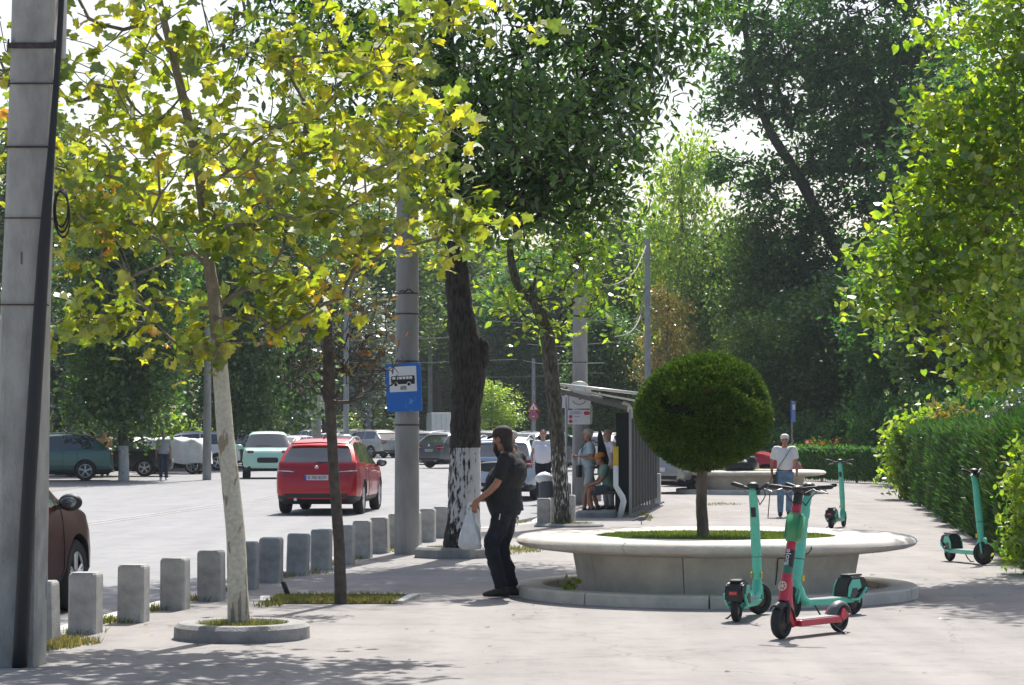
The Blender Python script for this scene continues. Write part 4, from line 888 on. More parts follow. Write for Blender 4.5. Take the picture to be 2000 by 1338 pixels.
# square pit of the small tree
pc = at(660, 1172)
t = thing('tree_pit', 'square grassy tree pit with white kerb strips round the small dark tree', 'tree pit', (pc.x, pc.y + .05, 0))
bm = B(); m_pit = M('pit_kerb', (.46, .46, .44), .85, var=.25, scale=8)
for c_, s_, a_ in [((0, .55, 0), (1.3, .09, .07), -.03), ((.68, 0.02, 0), (.09, 1.05, .07), -.12), ((-.72, .05, 0), (.1, .7, .05), .1)]: box(bm, c_, s_, Matrix.Rotation(a_, 3, 'Z'), .01)
obj('kerb_strips', bm, m_pit, t)
bm = B(); box(bm, (0, .0, -.02), (1.28, 1.0, .06)); obj('earth', bm, m_soil, t)
n = 3800; rg = np.random.default_rng(105); g = blades('grass', np.stack([rg.uniform(-.62, .62, n), np.clip(rg.normal(-.05, .3, n), -.48, .5), np.full(n, .008)], 1), .055, .011, m_grass, t); g['kind'] = 'stuff'
p = at(570, 1168)
bm = B(); tube(bm, [(0, 0, -.05), (-.055, 0, .10), (-.08, .0, .17)], .026, 12); o = obj('pipe_stub', bm, black_plastic, None, True, p); tag(o, 'short black pipe leaning out of the ground beside the square tree pit', 'pipe')

# --- poles in the background
m_pole_b = M('bluish_pole', (0.22, 0.245, 0.26), 0.7, var=.15, scale=3)
p = Vector((133 / F * 54.5, 54.5, 0)); round_pole('thick grey concrete trolley pole beside the bus stop panel', 0, 0, .19, .13, 11, m_pole, (2.6, 3.3), loc=p)
p = Vector((265 / F * 72, 72, .05)); round_pole('tall bluish steel pole rising behind the ball tree', 0, 0, .10, .085, 7.6, m_pole_b, (), loc=p)
for px, Y, r, top, lb, m_ in [(405, 84, .16, 640, 'concrete pole right of the covered vehicle', m_pole), (618, 125, .27, 560, 'grey pole in front of the billboard behind the red car', m_pole), (676, 140, .18, 560, 'grey pole just left of the blue bus sign', m_pole_b), (720, 165, .20, 560, 'far grey pole nearly behind the blue bus sign', m_pole_b), (840, 175, .19, 600, 'far pole above the white lorry', m_pole_b), (1042, 150, .14, 700, 'thin pole carrying the no stopping sign', m_pole_b)]:
    z0 = rise(Y) - .12; round_pole(lb, 0, 0, r, r * .75, CH + (850 - top) * Y / F - z0, m_, (), n=12, loc=Vector(((px - 1000) / F * Y, Y, z0)), group='poles along the far road')
# traffic signs far off
Y = 149.7; zc = CH + (850 - 812) * Y / F
t = thing('no_stopping_sign', 'round red and violet no stopping sign below a red-edged triangle on the thin pole', 'traffic sign', (42 / F * Y, Y, 0))
ry = Matrix.Translation((0, -.2, zc)) @ Matrix.Rotation(R(90), 4, 'X'); m_red = M('sign_red', (.55, .05, .04), .4)
bm = B(); prism(bm, [(.30 * math.cos(a * .2618), .30 * math.sin(a * .2618)) for a in range(24)], 0, .02, ry); obj('red_disc', bm, m_red, t)
bm = B(); prism(bm, [(.21 * math.cos(a * .2618), .21 * math.sin(a * .2618)) for a in range(24)], .02, .03, ry); obj('violet_disc', bm, M('sign_violet', (.13, .10, .38), .4), t)
bm = B(); prism(bm, [(-.2, -.17), (-.17, -.2), (.2, .17), (.17, .2)], .03, .035, ry); prism(bm, [(-.17, .2), (-.2, .17), (.17, -.2), (.2, -.17)], .037, .042, ry); obj('cross_bars', bm, m_red, t)
bm = B(); tz = Matrix.Translation((0, -.2, zc + .32 )) @ Matrix.Rotation(R(90), 4, 'X'); prism(bm, [(-.38, 0), (.38, 0), (0, .62)], 0, .02, tz); obj('triangle_border', bm, m_red, t)
bm = B(); prism(bm, [(-.25, .07), (.25, .07), (0, .48)], .02, .03, tz); obj('triangle_field', bm, M('sign_white', (.72, .72, .72), .4), t)
bm = B(); box(bm, (0, -.245, zc + .5), (.06, .01, .17)); obj('triangle_symbol', bm, black_plastic, t)
# white back of a small sign right of the big trunk
Y = 140; t = thing('white_sign', 'small white upright sign just right of the big dark trunk', 'sign', (-56 / F * Y, Y, rise(Y) - .12))
z = CH + (850 - 848) * Y / F - rise(Y)
bm = B(); box(bm, (0, 0, z + .1), (.24, .03, .6)); obj('panel', bm, white_paint, t); bm = B(); tube(bm, [(0, .04, 0), (0, .04, z + .3)], .03, 8); obj('post', bm, steel, t)
# blue upright sign
Y = 74; t = thing('blue_sign', 'narrow blue upright sign on a thin post behind the walking man', 'sign', (549 / F * Y, Y, rise(Y)), R(62))
z = CH + (850 - 804) * Y / F - rise(Y)
bm = B(); box(bm, (0, 0, z), (.36, .03, .66), bev=.01); obj('panel', bm, M('plain_blue', (.02, .13, .55), .4), t)
bm = B(); box(bm, (0, -.02, z + .14), (.2, .012, .16)); obj('white_symbol', bm, white_paint, t)
bm = B(); tube(bm, [(0, .04, -.1), (0, .04, z + .3)], .03, 8); obj('post', bm, M('post_grey', (.2, .21, .22), .5), t)
# billboard
Y = 135; t = thing('billboard', 'wide pale billboard with faded reddish lettering behind the trees', 'billboard', (-440 / F * Y, Y, rise(Y) - .12), R(-3))
z = CH + (850 - 770) * Y / F - rise(Y)
bm = B(); box(bm, (0, 0, z), (4.6, .12, 2.2)); obj('panel', bm, M('billboard_face', (.52, .46, .45), .6, var=.12, scale=.8), t)
bm = B(); box(bm, (0, -.075, z - 1.06), (4.7, .05, .16)); box(bm, (0, -.075, z + 1.06), (4.7, .05, .12)); obj('frame', bm, M('frame_grey', (.5, .51, .5), .5), t)
text('lettering', 'Clinica', .34, M('lettering_red', (.30, .05, .05), .6), t, Matrix.Translation((-1.75, -.065, z - .45)) @ Matrix.Rotation(R(90), 4, 'X'), .004)
text('lettering', 'Medicala', .30, M('lettering_red', (.30, .05, .05), .6), t, Matrix.Translation((-1.6, -.065, z - .78)) @ Matrix.Rotation(R(90), 4, 'X'), .004)
for x in (-1.5, 1.5):
    bm = B(); tube(bm, [(x, .1, -.1), (x, .1, z)], .07, 8); obj('post', bm, steel, t)
# overhead wires
m_wire = M('wire', (.14, .145, .145), .7)
for (a, b_, r, lb) in [((200, 667, 120), (935, 658, 60), .022, 'trolley wire just above the bus sign'), ((640, 706, 130), (1010, 702, 70), .02, 'trolley wire across the top of the bus sign'), ((640, 729, 140), (770, 727, 90), .02, 'wire left of the bus sign'), ((1022, 704, 150), (1180, 709, 52), .022, 'wire arm crossing the leaning tree'), ((900, 735, 150), (1180, 728, 110), .016, 'lower far wire right of the big dark trunk'), ((960, 627, 110), (1255, 622, 72), .022, 'high wire above the bus shelter'), ((1030, 672, 110), (1200, 668, 72), .022, 'wire between the leaning tree and the steel pole')]:
    A, Bb = atd(*a), atd(*b_); bm = B(); m_ = (A + Bb) / 2 - Vector((0, 0, .12)); r *= .55; tube(bm, [A, A.lerp(m_, .5) - Vector((0, 0, .02)), m_, m_.lerp(Bb, .5), Bb], r, 6, sub=3)
    tag(obj('overhead_wire', bm, m_wire), lb, 'wire', 'overhead wires')
bm = B(); tube(bm, [atd(1205, 470, 60), atd(1230, 478, 62), atd(1248, 480, 64)], .015, 6, sub=4); tube(bm, [atd(1200, 658, 66), atd(1230, 650, 68), atd(1250, 620, 70), atd(1262, 560, 72)], .02, 6, sub=5); tube(bm, [atd(1133, 540, 54), atd(1170, 552, 55), atd(1200, 556, 58), atd(1240, 530, 64), atd(1262, 480, 71)], .018, 6, sub=5)
tag(obj('overhead_wire', bm, m_wire), 'slack looping cable hanging between the trolley pole and the steel pole', 'wire', 'overhead wires')

# --- bus shelter
S0 = Vector((2.30, 46.4)); S1 = Vector((3.42, 55.4)); sd_ = (S1 - S0); sl = sd_.length; su = sd_ / sl; sn = Vector((-su.y, su.x))   # sn points to the road
t = thing('bus_shelter', 'bus shelter with ribbed black back wall and tilted pale metal roof', 'bus shelter', (S0.x, S0.y, 0), math.atan2(su.y, su.x) - math.pi / 2)
# local frame: y along the wall, -x towards the road
m_sw = M('shelter_black', (.012, .014, .016), .8, spec=.2); m_sm = M('shelter_metal', (.55, .54, .5), .4, .4, var=.1)
bm = B(); box(bm, (0, sl / 2, 1.12), (.03, sl, 1.9)); obj('back_wall', bm, m_sw, t)
for k in range(11):
    y = .0 + k * sl / 10
    bm = B(); box(bm, (.035, y, 1.1), (.05, .03, 2.06)); obj('post', bm, M('post_metal', (.30, .31, .32), .4, .5), t)
    bm = B(); box(bm, (.09, y, .03), (.16, .10, .07), bev=.01); obj('foot', bm, M('foot_grey', (.3, .3, .29), .7), t)
    if k < 10:
        bm = B(); box(bm, (.03, y + sl / 20, 1.13), (.05, sl / 10 - .13, 1.9)); obj('slat', bm, m_sw, t)
bm = B(); box(bm, (-.12, .0, 1.08), (.25, .05, 1.95)); obj('end_panel', bm, m_sw, t)
def roofq(bm, xa, za, xb, zb, th, y0, y1):
    vs = [bm.verts.new(v) for v in ((xa, y0, za), (xb, y0, zb), (xb, y1, zb), (xa, y1, za), (xa, y0, za - th), (xb, y0, zb - th), (xb, y1, zb - th), (xa, y1, za - th))]
    for f in ((0, 1, 2, 3), (7, 6, 5, 4), (4, 5, 1, 0), (5, 6, 2, 1), (6, 7, 3, 2), (7, 4, 0, 3)): bm.faces.new([vs[i] for i in f])
bm = B(); roofq(bm, .25, 2.30, -1.15, 2.56, .03, -.2, sl + .2); roofq(bm, .40, 2.44, .20, 2.32, .03, -.2, sl + .2); obj('roof', bm, M('roof_sheet', (.58, .56, .50), .5, var=.15, scale=2), t)
bm = B(); roofq(bm, .0, 2.20, -1.32, 2.53, .09, -.26, -.20); roofq(bm, .0, 2.22, -1.32, 2.52, .07, sl + .2, sl + .26); roofq(bm, -1.30, 2.53, -1.36, 2.55, .1, -.26, sl + .26); obj('fascia', bm, M('fascia_dark', (.10, .095, .09), .5), t)
bm = B(); tube(bm, [(.22, -.25, 2.44), (-1.34, -.25, 2.62)], .028, 8); obj('roof_edge_tube', bm, m_sm, t, True)
for y in (.05, sl * .5, sl - .05):
    bm = B(); tube(bm, [(-.12, y, 2.26), (-.02, y, 2.2), (.03, y, 2.1), (.035, y, 1.95)], [.05, .06, .05, .045], 8, sub=3); obj('roof_bracket', bm, m_sm, t, True)
bm = B(); box(bm, (-.35, sl * .45, .46), (.38, sl * .7, .05), bev=.01); 
for y in (sl * .15, sl * .45, sl * .75): box(bm, (-.35, y, .22), (.05, .05, .46))
obj('bench', bm, M('bench_dark', (.06, .05, .045), .6), t)
bm = B(); a0 = [(-.24, -.12, 1.40), (-.24, -.12, 1.02)]; tube(bm, a0, .052, 12); obj('downpipe_yellow', bm, M('yellow_paint', (.62, .42, .02), .5, var=.1), t, True)
bm = B(); tube(bm, [(-.24, -.12, 1.02), (-.24, -.12, .62), (-.11, -.12, .40), (-.09, -.12, .32), (-.17, -.12, -.03)], [.052, .052, .058, .06, .058], 12); obj('downpipe_white', bm, white_paint, t, True)

# stop panel
Y = 48.5; px0 = 1131; t = thing('stop_panel', 'white bus stop timetable panel with arched top and small red pills', 'bus stop panel', (131 / F * Y, Y, 0))
s = Y / F
def L3(px, py): return ((px - px0) * s, CH + (850 - py) * s)
m_sg = M('sign_panel_white', (.66, .68, .72), .4)
bm = B(); arc = [L3(1131 + 22 * math.cos(R(a)), 768 - 22 * math.sin(R(a))) for a in range(0, 181, 12)]
ptsq = [L3(1153, 798)] + arc + [L3(1109, 798)]
ry = Matrix.Rotation(R(90), 4, 'X')
prism(bm, ptsq, -.015, .015, ry); obj('arched_panel', bm, m_sg, t)
bm = B(); pts3 = [(x, -.02, z) for x, z in [L3(1153, 800)] + [L3(1131 + 22 * math.cos(R(a)), 768 - 22 * math.sin(R(a))) for a in range(0, 181, 12)] + [L3(1109, 800)]]; tube(bm, pts3, .016, 6); obj('arch_frame', bm, m_sm, t, True)
bm = B(); x0, z0 = L3(1109, 829); x1, z1 = L3(1153, 801); box(bm, ((x0 + x1) / 2, 0, (z0 + z1) / 2), (x1 - x0, .03, z1 - z0)); obj('timetable_panel', bm, m_sg, t)
m_sr = M('pill_red', (.50, .02, .07), .5); bm = B()
for (cx, cy, w_, h_) in [(1146, 807, 12, 7), (1114.5, 814, 7, 7), (1114.5, 823, 7, 7)]:
    x, z = L3(cx, cy); prism(bm, rrect(w_ * s, h_ * s, h_ * s * .45), .016, .02, Matrix.Translation((x, 0, z)) @ ry)
obj('red_pills', bm, m_sr, t)
m_ink = M('dark_ink', (.06, .07, .16), .6); bm = B()
for (cx, cy, w_, h_) in [(1125, 804.5, 24, 1.1), (1125, 807.5, 22, 1.1), (1128, 814, 12, 1.1), (1125, 822.5, 7, .9)]:
    x, z = L3(cx, cy); n = int(w_ / 1.4)
    for k in range(n): box(bm, (x + (k - n / 2) * 1.4 * s, -.018, z), (1.0 * s, .004, h_ * s * rnd.uniform(.7, 1.3)))
for k in range(17):
    a = R(200 + 140 * k / 16); x, z = L3(1131 + 13 * math.cos(a), 780 - 10 * math.sin(a)); box(bm, (x, -.018, z), (1.2 * s, .004, 1.8 * s), Matrix.Rotation(a, 3, 'Y'))
for k in range(13):
    a = R(150 - 120 * k / 12); x, z = L3(1131 + 15 * math.cos(a), 768 - 13 * math.sin(a)); box(bm, (x, -.018, z), (1.2 * s, .004, 1.8 * s), Matrix.Rotation(-a, 3, 'Y'))
obj('lettering', bm, m_ink, t)
bm = B(); x, z = L3(1133, 778); prism(bm, [(x + 3.2 * s * math.cos(a * .5236), z + 3.2 * s * math.sin(a * .5236)) for a in range(12)], .016, .02, ry); obj('round_emblem', bm, M('emblem_red', (.35, .10, .12), .6), t)
bm = B(); x, z = L3(1106, 762); tube(bm, [(x, .03, -.05), (x, .03, z)], .028, 10); x2, z2 = L3(1156, 790); tube(bm, [(x2, .03, L3(0, 829)[1]), (x2, .03, z2)], .014, 8); obj('post', bm, steel, t, True)
bm = B(); x0, z0 = L3(1098, 797); x1, z1 = L3(1104, 773); box(bm, ((x0 + x1) / 2, 0, (z0 + z1) / 2), (x1 - x0, .02, z1 - z0)); obj('side_plate', bm, m_sg, t)

# cabinet, bin
p = at(1281, 985); bm = B(); box(bm, (0, 0, .36), (.24, .30, .74), bev=.01); t = thing('cabinet', 'small whitish utility cabinet at the far end of the shelter wall', 'cabinet', (p.x, p.y + .2, 0), -.1)
obj('case', bm, M('cabinet_grey', (.6, .6, .58), .6, var=.1), t); bm = B(); box(bm, (0, -.155, .40), (.2, .012, .55)); obj('door', bm, M('cabinet_door', (.52, .52, .5), .6), t)
p = at(1068, 990); t = thing('litter_bin', 'dark round litter bin with a white bag hanging over it beside the leaning tree', 'litter bin', (p.x, p.y, 0))
bm = B(); lathe(bm, [(.17, -.02), (.18, .1), (.19, .58), (.17, .6), (.15, .55), (.14, .1)], 20); obj('drum', bm, M('bin_grey', (.07, .075, .085), .6), t, True)
bm = B(); ball(bm, (-.06, -.02, .66), (.2, .19, .13)); 
for v in bm.verts: v.co += Vector([rnd.uniform(-.012, .012) for _ in range(3)])
obj('liner_bag', bm, M('bag_film', (.62, .66, .66), .35), t, True)
# black bag on the far planter
t = thing('duffel_bag', 'black soft bag lying on the rim of the far planter', 'bag', (pl2_loc.x - .42, pl2_loc.y - 1.55, pl2_loc.z + .61))
bm = B(); ball(bm, (0, 0, .14), (.36, .2, .17)); ball(bm, (.28, 0, .22), (.16, .16, .2)); ball(bm, (-.25, 0, .1), (.2, .17, .13)); fuse('body', bm, M('black_nylon', (.015, .015, .017), .6), t, .02, 2, .02)
bm = B(); tube(bm, [(-.2, -.15, .2), (-.1, -.18, .33), (.1, -.17, .35), (.2, -.14, .3)], .012, 6, sub=4); obj('handle', bm, black_plastic, t, True)
# pigeon
p = at(1252, 1024); t = thing('pigeon', 'grey pigeon walking on the pavement behind the large planter', 'pigeon', p, R(-15))
bm = B(); tube(bm, [(-.17, 0, .075), (-.10, 0, .09), (-.03, 0, .105), (.05, 0, .115), (.09, 0, .135), (.11, 0, .165), (.125, 0, .18)], [(.02, .008), (.03, .022), (.05, .045), (.048, .045), (.03, .03), (.022, .02), (.02, .02)], 12, cap='round', sub=3, up=Vector((0, 1, 0)))
tube(bm, [(.14, 0, .18), (.163, 0, .174)], [.006, .002], 6); fuse('body', bm, M('pigeon_grey', (.17, .17, .19), .7, var=.35, scale=18), t, .006, 2)
bm = B(); [tube(bm, [(.0, y, .07), (.005, y, .0)], .005, 6) for y in (-.02, .02)]; obj('legs', bm, M('pigeon_leg', (.35, .12, .1), .6), t)
# fallen leaves on the pavement
rg = np.random.default_rng(77); n = 420; P = np.stack([rg.uniform(-4.2, 7, n), rg.uniform(15, 62, n), np.full(n, 0.012)], 1)
P = P[[x > kerb_x(y) + .1 and ((x - bp_.x) ** 2 + (y - bp_.y) ** 2 > 4.4) for x, y in P[:, :2]]]
V = leaf_array(P, .05, SH_OVAL, rg, 0, .12, .5, .3); V[:, :, 2] = np.maximum(V[:, :, 2], .005)
tag(npmesh('fallen_leaves', V, 8, leafmat('dry_leaf', [(.2, (.10, .07, .04)), (.6, (.22, .15, .06)), (.9, (.45, .38, .22))], .2, gloss=.05)), 'scattered dry fallen leaves on the pavement', 'leaves', kind='stuff')
# ================================================================ CARS
from mathutils.bvhtree import BVHTree
def paint(name, col, metal=0.35, rough=0.28): return M('paint_' + name, col, rough, metal, coat=0.45)
P_RED = paint('red', (.42, .012, .022)); P_MAROON = M('paint_maroon', (.045, .0035, .004), .35, spec=.2, coat=.1); P_GREEN = paint('grey_green', (.065, .155, .135)); P_BLACK = paint('black', (.012, .012, .014))
P_WHITE = paint('white', (.74, .75, .76), 0, .3); P_SILVER = paint('silver', (.42, .43, .42), .5); P_MINT = paint('mint', (.42, .72, .60), 0, .3); P_GREY = paint('grey', (.14, .15, .16)); P_PALEBLUE = paint('pale_blue', (.40, .48, .56), .4); P_DGREEN = paint('dark_green', (.03, .08, .06)); P_BEIGE = paint('champagne', (.36, .35, .31), .5)
m_tail = M('tail_lamp', (.28, .008, .012), .15, coat=1); m_head = M('head_lamp', (.55, .57, .6), .08, .3, coat=1); m_trim = M('car_trim', (.022, .022, .024), .55); m_seam = M('seam', (.006, .006, .006), .8)
m_plate = M('plate_white', (.68, .68, .66), .4); m_pblue = M('plate_blue', (.02, .06, .4), .4)
KIND = {
 'suv': dict(L=4.65, W=1.88, H=1.66, top=[(0, .62), (.006, .80), (.018, 1.00), (.035, 1.12), (.125, 1.50), (.16, 1.59), (.22, 1.645), (.42, 1.66), (.55, 1.61), (.60, 1.56), (.73, 1.13), (.80, 1.06), (.92, .96), (.965, .86), (.99, .70), (1, .55)],
   w=[(0, .76), (.02, .87), (.08, .93), (.5, .94), (.88, .93), (.95, .86), (.985, .74), (1, .62)], belt=(1.12, .98), zb=.22, rg=(.040, .118), wg=(.605, .722), sg=(.15, .70), pil=(.36, .375, .535, .548), ax=(.205, .815), wr=.355),
 'hatch': dict(L=4.1, W=1.76, H=1.48, top=[(0, .55), (.008, .78), (.022, .90), (.045, 1.0), (.13, 1.34), (.17, 1.41), (.28, 1.46), (.45, 1.48), (.56, 1.42), (.72, 1.03), (.80, .95), (.92, .84), (.97, .72), (.99, .6), (1, .48)],
   w=[(0, .70), (.02, .82), (.08, .87), (.5, .88), (.88, .86), (.95, .78), (.985, .68), (1, .55)], belt=(.98, .88), zb=.2, rg=(.05, .125), wg=(.575, .712), sg=(.14, .69), pil=(.38, .395, .5, .501), ax=(.17, .80), wr=.315),
 'sedan': dict(L=4.65, W=1.82, H=1.45, top=[(0, .6), (.008, .82), (.02, .95), (.05, 1.0), (.14, 1.05), (.26, 1.34), (.32, 1.41), (.45, 1.45), (.56, 1.40), (.72, 1.0), (.80, .93), (.92, .82), (.97, .70), (.99, .58), (1, .46)],
   w=[(0, .72), (.02, .84), (.08, .90), (.5, .91), (.88, .90), (.95, .82), (.985, .70), (1, .58)], belt=(.98, .88), zb=.2, rg=(.15, .255), wg=(.575, .712), sg=(.20, .69), pil=(.40, .415, .5, .501), ax=(.22, .815), wr=.33),
 'mini': dict(L=2.55, W=1.5, H=1.55, top=[(0, .6), (.01, .85), (.03, 1.0), (.13, 1.38), (.20, 1.49), (.45, 1.55), (.62, 1.53), (.70, 1.47), (.90, .98), (.95, .90), (.985, .78), (1, .6)],
   w=[(0, .6), (.03, .70), (.1, .74), (.5, .75), (.85, .74), (.93, .70), (.98, .62), (1, .55)], belt=(.95, .92), zb=.24, rg=(.04, .12), wg=(.705, .885), sg=(.14, .84), pil=(.40, .42, .6, .601), ax=(.17, .81), wr=.27),
}
def lerp_c(c, x):
    if x <= c[0][0]: return c[0][1]
    for (a, b), (c_, d) in zip(c, c[1:]):
        if x <= c_: return b + (d - b) * (x - a) / (c_ - a)
    return c[-1][1]
def smooth_c(c, x, h=.008):
    return (lerp_c(c, x - h) + 2 * lerp_c(c, x) + lerp_c(c, x + h)) / 4 if h < x < 1 - h else lerp_c(c, x)
def make_car(kind, name, cat, pnt):
    k = KIND[kind]; L_, W_, H_ = k['L'], k['W'], k['H']; root = thing(name, 'x', cat)
    xs = sorted(set([round(v, 5) for v in list(np.linspace(0, .05, 14)) + list(np.linspace(.05, .95, 84)) + list(np.linspace(.95, 1, 12))]))
    def ring(u):
        w = smooth_c(k['w'], u); zt = smooth_c(k['top'], u); zbelt = k['belt'][0] + (k['belt'][1] - k['belt'][0]) * u
        zs = min(zbelt, zt - .035); zb = k['zb'] + .10 * max(0, (u - .93) / .07) ** 2 + .12 * max(0, (.06 - u) / .06) ** 2; zb = min(zb, zs - .15)
        c = max(0, min(1, (zt - zs) / (H_ - zbelt))); fl = .022 * sum(math.exp(-((u - ax_) * L_ / .42) ** 2) for ax_ in k['ax'])
        pts = [(0, zb), (w * .80, zb), (w * .95, zb + .09), (w * .995 + fl, zb + .28 * (zs - zb)), (w + fl * .6, zb + .55 * (zs - zb)), (w * .985, zb + .83 * (zs - zb)), (w * .955, zs),
               (w * (.955 - .025 * c), zs + .03 * c + .003), (w * (.935 - .215 * c), zs + (zt - zs) * (.85)), (w * (.86 - .25 * c), zs + (zt - zs) * .955), (w * .36, zt - .006), (0, zt)]
        out = []
        nsub = [1, 1, 2, 2, 2, 2, 1, 5, 2, 3, 2]
        for i, (a, b) in enumerate(zip(pts, pts[1:])):
            for q in range(nsub[i]):
                f = q / nsub[i]; out.append((a[0] + (b[0] - a[0]) * f, a[1] + (b[1] - a[1]) * f))
        out.append(pts[-1]); return out
    bm = B(); rows = []
    for u in xs:
        r = ring(u); x = (u - .5) * L_
        full = [(x, y, z) for y, z in r] + [(x, -y, z) for y, z in r[-2:0:-1]]
        rows.append([bm.verts.new(v) for v in full])
    n = len(rows[0])
    for a, b in zip(rows, rows[1:]):
        for j in range(n): bm.faces.new((a[j], a[(j + 1) % n], b[(j + 1) % n], b[j]))
    bm.faces.new(rows[0][::-1]); bm.faces.new(rows[-1]); bmesh.ops.recalc_face_normals(bm, faces=bm.faces)
    me = bpy.data.meshes.new('b'); bm.to_mesh(me); me.materials.append(pnt); me.materials.append(dark); o = bpy.data.objects.new('b', me); C.objects.link(o)
    bvh = BVHTree.FromBMesh(bm); bm.free()
    cb = B(); ra = k['wr'] + .055
    for ux in k['ax']:
        for sy in (-1, 1): disc(cb, ((ux - .5) * L_, sy * (W_ / 2 - .05), k['wr']), (0, 1, 0), ra, .44, 36)
    for f in cb.faces: f.material_index = 1
    bmesh.ops.recalc_face_normals(cb, faces=cb.faces)
    cm = bpy.data.meshes.new('c'); cb.to_mesh(cm); cb.free(); cm.materials.append(pnt); cm.materials.append(dark); co = bpy.data.objects.new('c', cm); C.objects.link(co)
    md = o.modifiers.new('b', 'BOOLEAN'); md.object = co; md.operation = 'DIFFERENCE'; md.solver = 'EXACT'
    me2 = bpy.data.meshes.new_from_object(o.evaluated_get(bpy.context.evaluated_depsgraph_get())); bpy.data.objects.remove(o); bpy.data.objects.remove(co)
    bm = B(); bm.from_mesh(me2)
    def cls(f):
        c = f.calc_center_median(); u = c.x / L_ + .5; ay = abs(c.y); zbelt = k['belt'][0] + (k['belt'][1] - k['belt'][0]) * u; zt = smooth_c(k['top'], u)
        if f.material_index == 1: return 'body'
        nz = f.normal
        w = smooth_c(k['w'], u)
        if zt - zbelt > .16 and zbelt + .035 < c.z < zbelt + (zt - zbelt) * .84 and abs(nz.y) > .5 and k['sg'][0] + .0 < u < k['sg'][1] and not (k['pil'][0] < u < k['pil'][1] or k['pil'][2] < u < k['pil'][3]):
            return 'side_window_left' if c.y > 0 else 'side_window_right'
        cc = max(0, min(1, (zt - zbelt) / (H_ - zbelt)))
        if k['wg'][0] < u < k['wg'][1] and ay < w * ((.95 - .12 * cc) if kind == 'mini' else (.86 - .23 * cc)) and c.z > zbelt + .02: return 'windscreen'
        if k['rg'][0] < u < k['rg'][1] and ay < w * (.80 - .20 * cc) and c.z > zbelt - .03: return 'rear_window'
        return 'body'
    groups = {}
    for f in bm.faces: groups.setdefault(cls(f), []).append(f)
    for g, fs in groups.items():
        b2_ = B(); vm = {}
        for f in fs:
            vs = []
            for v in f.verts:
                if v.index not in vm: vm[v.index] = b2_.verts.new(v.co)
                vs.append(vm[v.index])
            try: nf = b2_.faces.new(vs)
            except ValueError: continue
            c = f.calc_center_median()
            nf.material_index = 1 if (f.material_index == 1 or c.z < k['zb'] + (.13 if kind != 'suv' else .19)) else 0
        nm = 'body' if g == 'body' else ('side_window' if g.startswith('side') else g)
        m2 = bpy.data.meshes.new(nm); b2_.normal_update(); b2_.to_mesh(m2); b2_.free()
        for mm in ([pnt, m_trim] if g == 'body' else [glass]): m2.materials.append(mm)
        if g != 'body': m2.polygons.foreach_set('material_index', [0] * len(m2.polygons))
        m2.shade_smooth(); m2.set_sharp_from_angle(angle=R(38)); q = bpy.data.objects.new(nm, m2); C.objects.link(q); q.parent = root
    bm.free()
    # wheels
    def wheel_at(x, y, r):
        bm = B(); wv = .105; tmp = [(r * .66, -wv), (r * .9, -wv * 1.05), (r * .98, -wv * .75), (r, -wv * .4), (r, wv * .4), (r * .98, wv * .75), (r * .9, wv * 1.05), (r * .66, wv)]
        lathe(bm, tmp, 32, closed=True); xf(bm, bm.verts, Matrix.Rotation(R(90), 4, 'X'))
        q = obj('wheel', bm, rubber, root, True, (x, y, r)); q.data.set_sharp_from_angle(angle=R(45))
        sg = 1 if y > 0 else -1
        bm = B(); torus(bm, (0, sg * .085, 0), (0, 1, 0), r * .655, r * .045, 28, 6)
        for i in range(5):
            a = 2 * math.pi * i / 5 + .3
            for da in (-.13, .13): tube(bm, [(r * .1 * math.cos(a), sg * .082, r * .1 * math.sin(a)), (r * .64 * math.cos(a + da), sg * .082, r * .64 * math.sin(a + da))], [(.016, .026), (.014, .02)], 6)
        disc(bm, (0, sg * .085, 0), (0, 1, 0), r * .16, .03, 16); obj('rim', bm, alloy, q, True).data.set_sharp_from_angle(angle=R(40))
        bm = B(); disc(bm, (0, sg * .045, 0), (0, 1, 0), r * .64, .02, 24); obj('brake', bm, M('brake_dark', (.05, .05, .052), .5, .4), q)
    for ux in k['ax']:
        for sy in (1, -1): wheel_at((ux - .5) * L_, sy * (W_ / 2 - .125), k['wr'])
    # decals laid on the body
    def decal(nm, poly, mat, side='rear', off=.006, parent=root):
        cy = sum(p[0] for p in poly) / len(poly); cz = sum(p[1] for p in poly) / len(poly); bm = B(); rs = []
        def pj(a, b):
            if side == 'rear': h = bvh.ray_cast(Vector((-L_, a, b)), Vector((1, 0, 0))); nrm = Vector((-1, 0, 0))
            elif side == 'front': h = bvh.ray_cast(Vector((L_, a, b)), Vector((-1, 0, 0))); nrm = Vector((1, 0, 0))
            else: h = bvh.ray_cast(Vector((a, 3 * (1 if side == 'left' else -1), b)), Vector((0, -1 if side == 'left' else 1, 0))); nrm = Vector((0, 1 if side == 'left' else -1, 0))
            if h[0] is None: return None
            return h[0] + (h[1] if h[1].dot(nrm) > 0 else -h[1]) * off
        PP = []
        for (a, b), (c_, d) in zip(poly, poly[1:] + poly[:1]):
            for q in range(3): PP.append((a + (c_ - a) * q / 3, b + (d - b) * q / 3))
        for s in (1, .66, .33):
            r = [pj(cy + (a - cy) * s, cz + (b - cz) * s) for a, b in PP]
            if any(v is None for v in r): bm.free(); return None
            rs.append([bm.verts.new(v) for v in r])
        cv = bm.verts.new(pj(cy, cz)); n = len(PP)
        for a, b in zip(rs, rs[1:]):
            for j in range(n): bm.faces.new((a[j], a[(j + 1) % n], b[(j + 1) % n], b[j]))
        for j in range(n): bm.faces.new((rs[-1][j], rs[-1][(j + 1) % n], cv))
        q = obj(nm, bm, mat, parent, True); return q
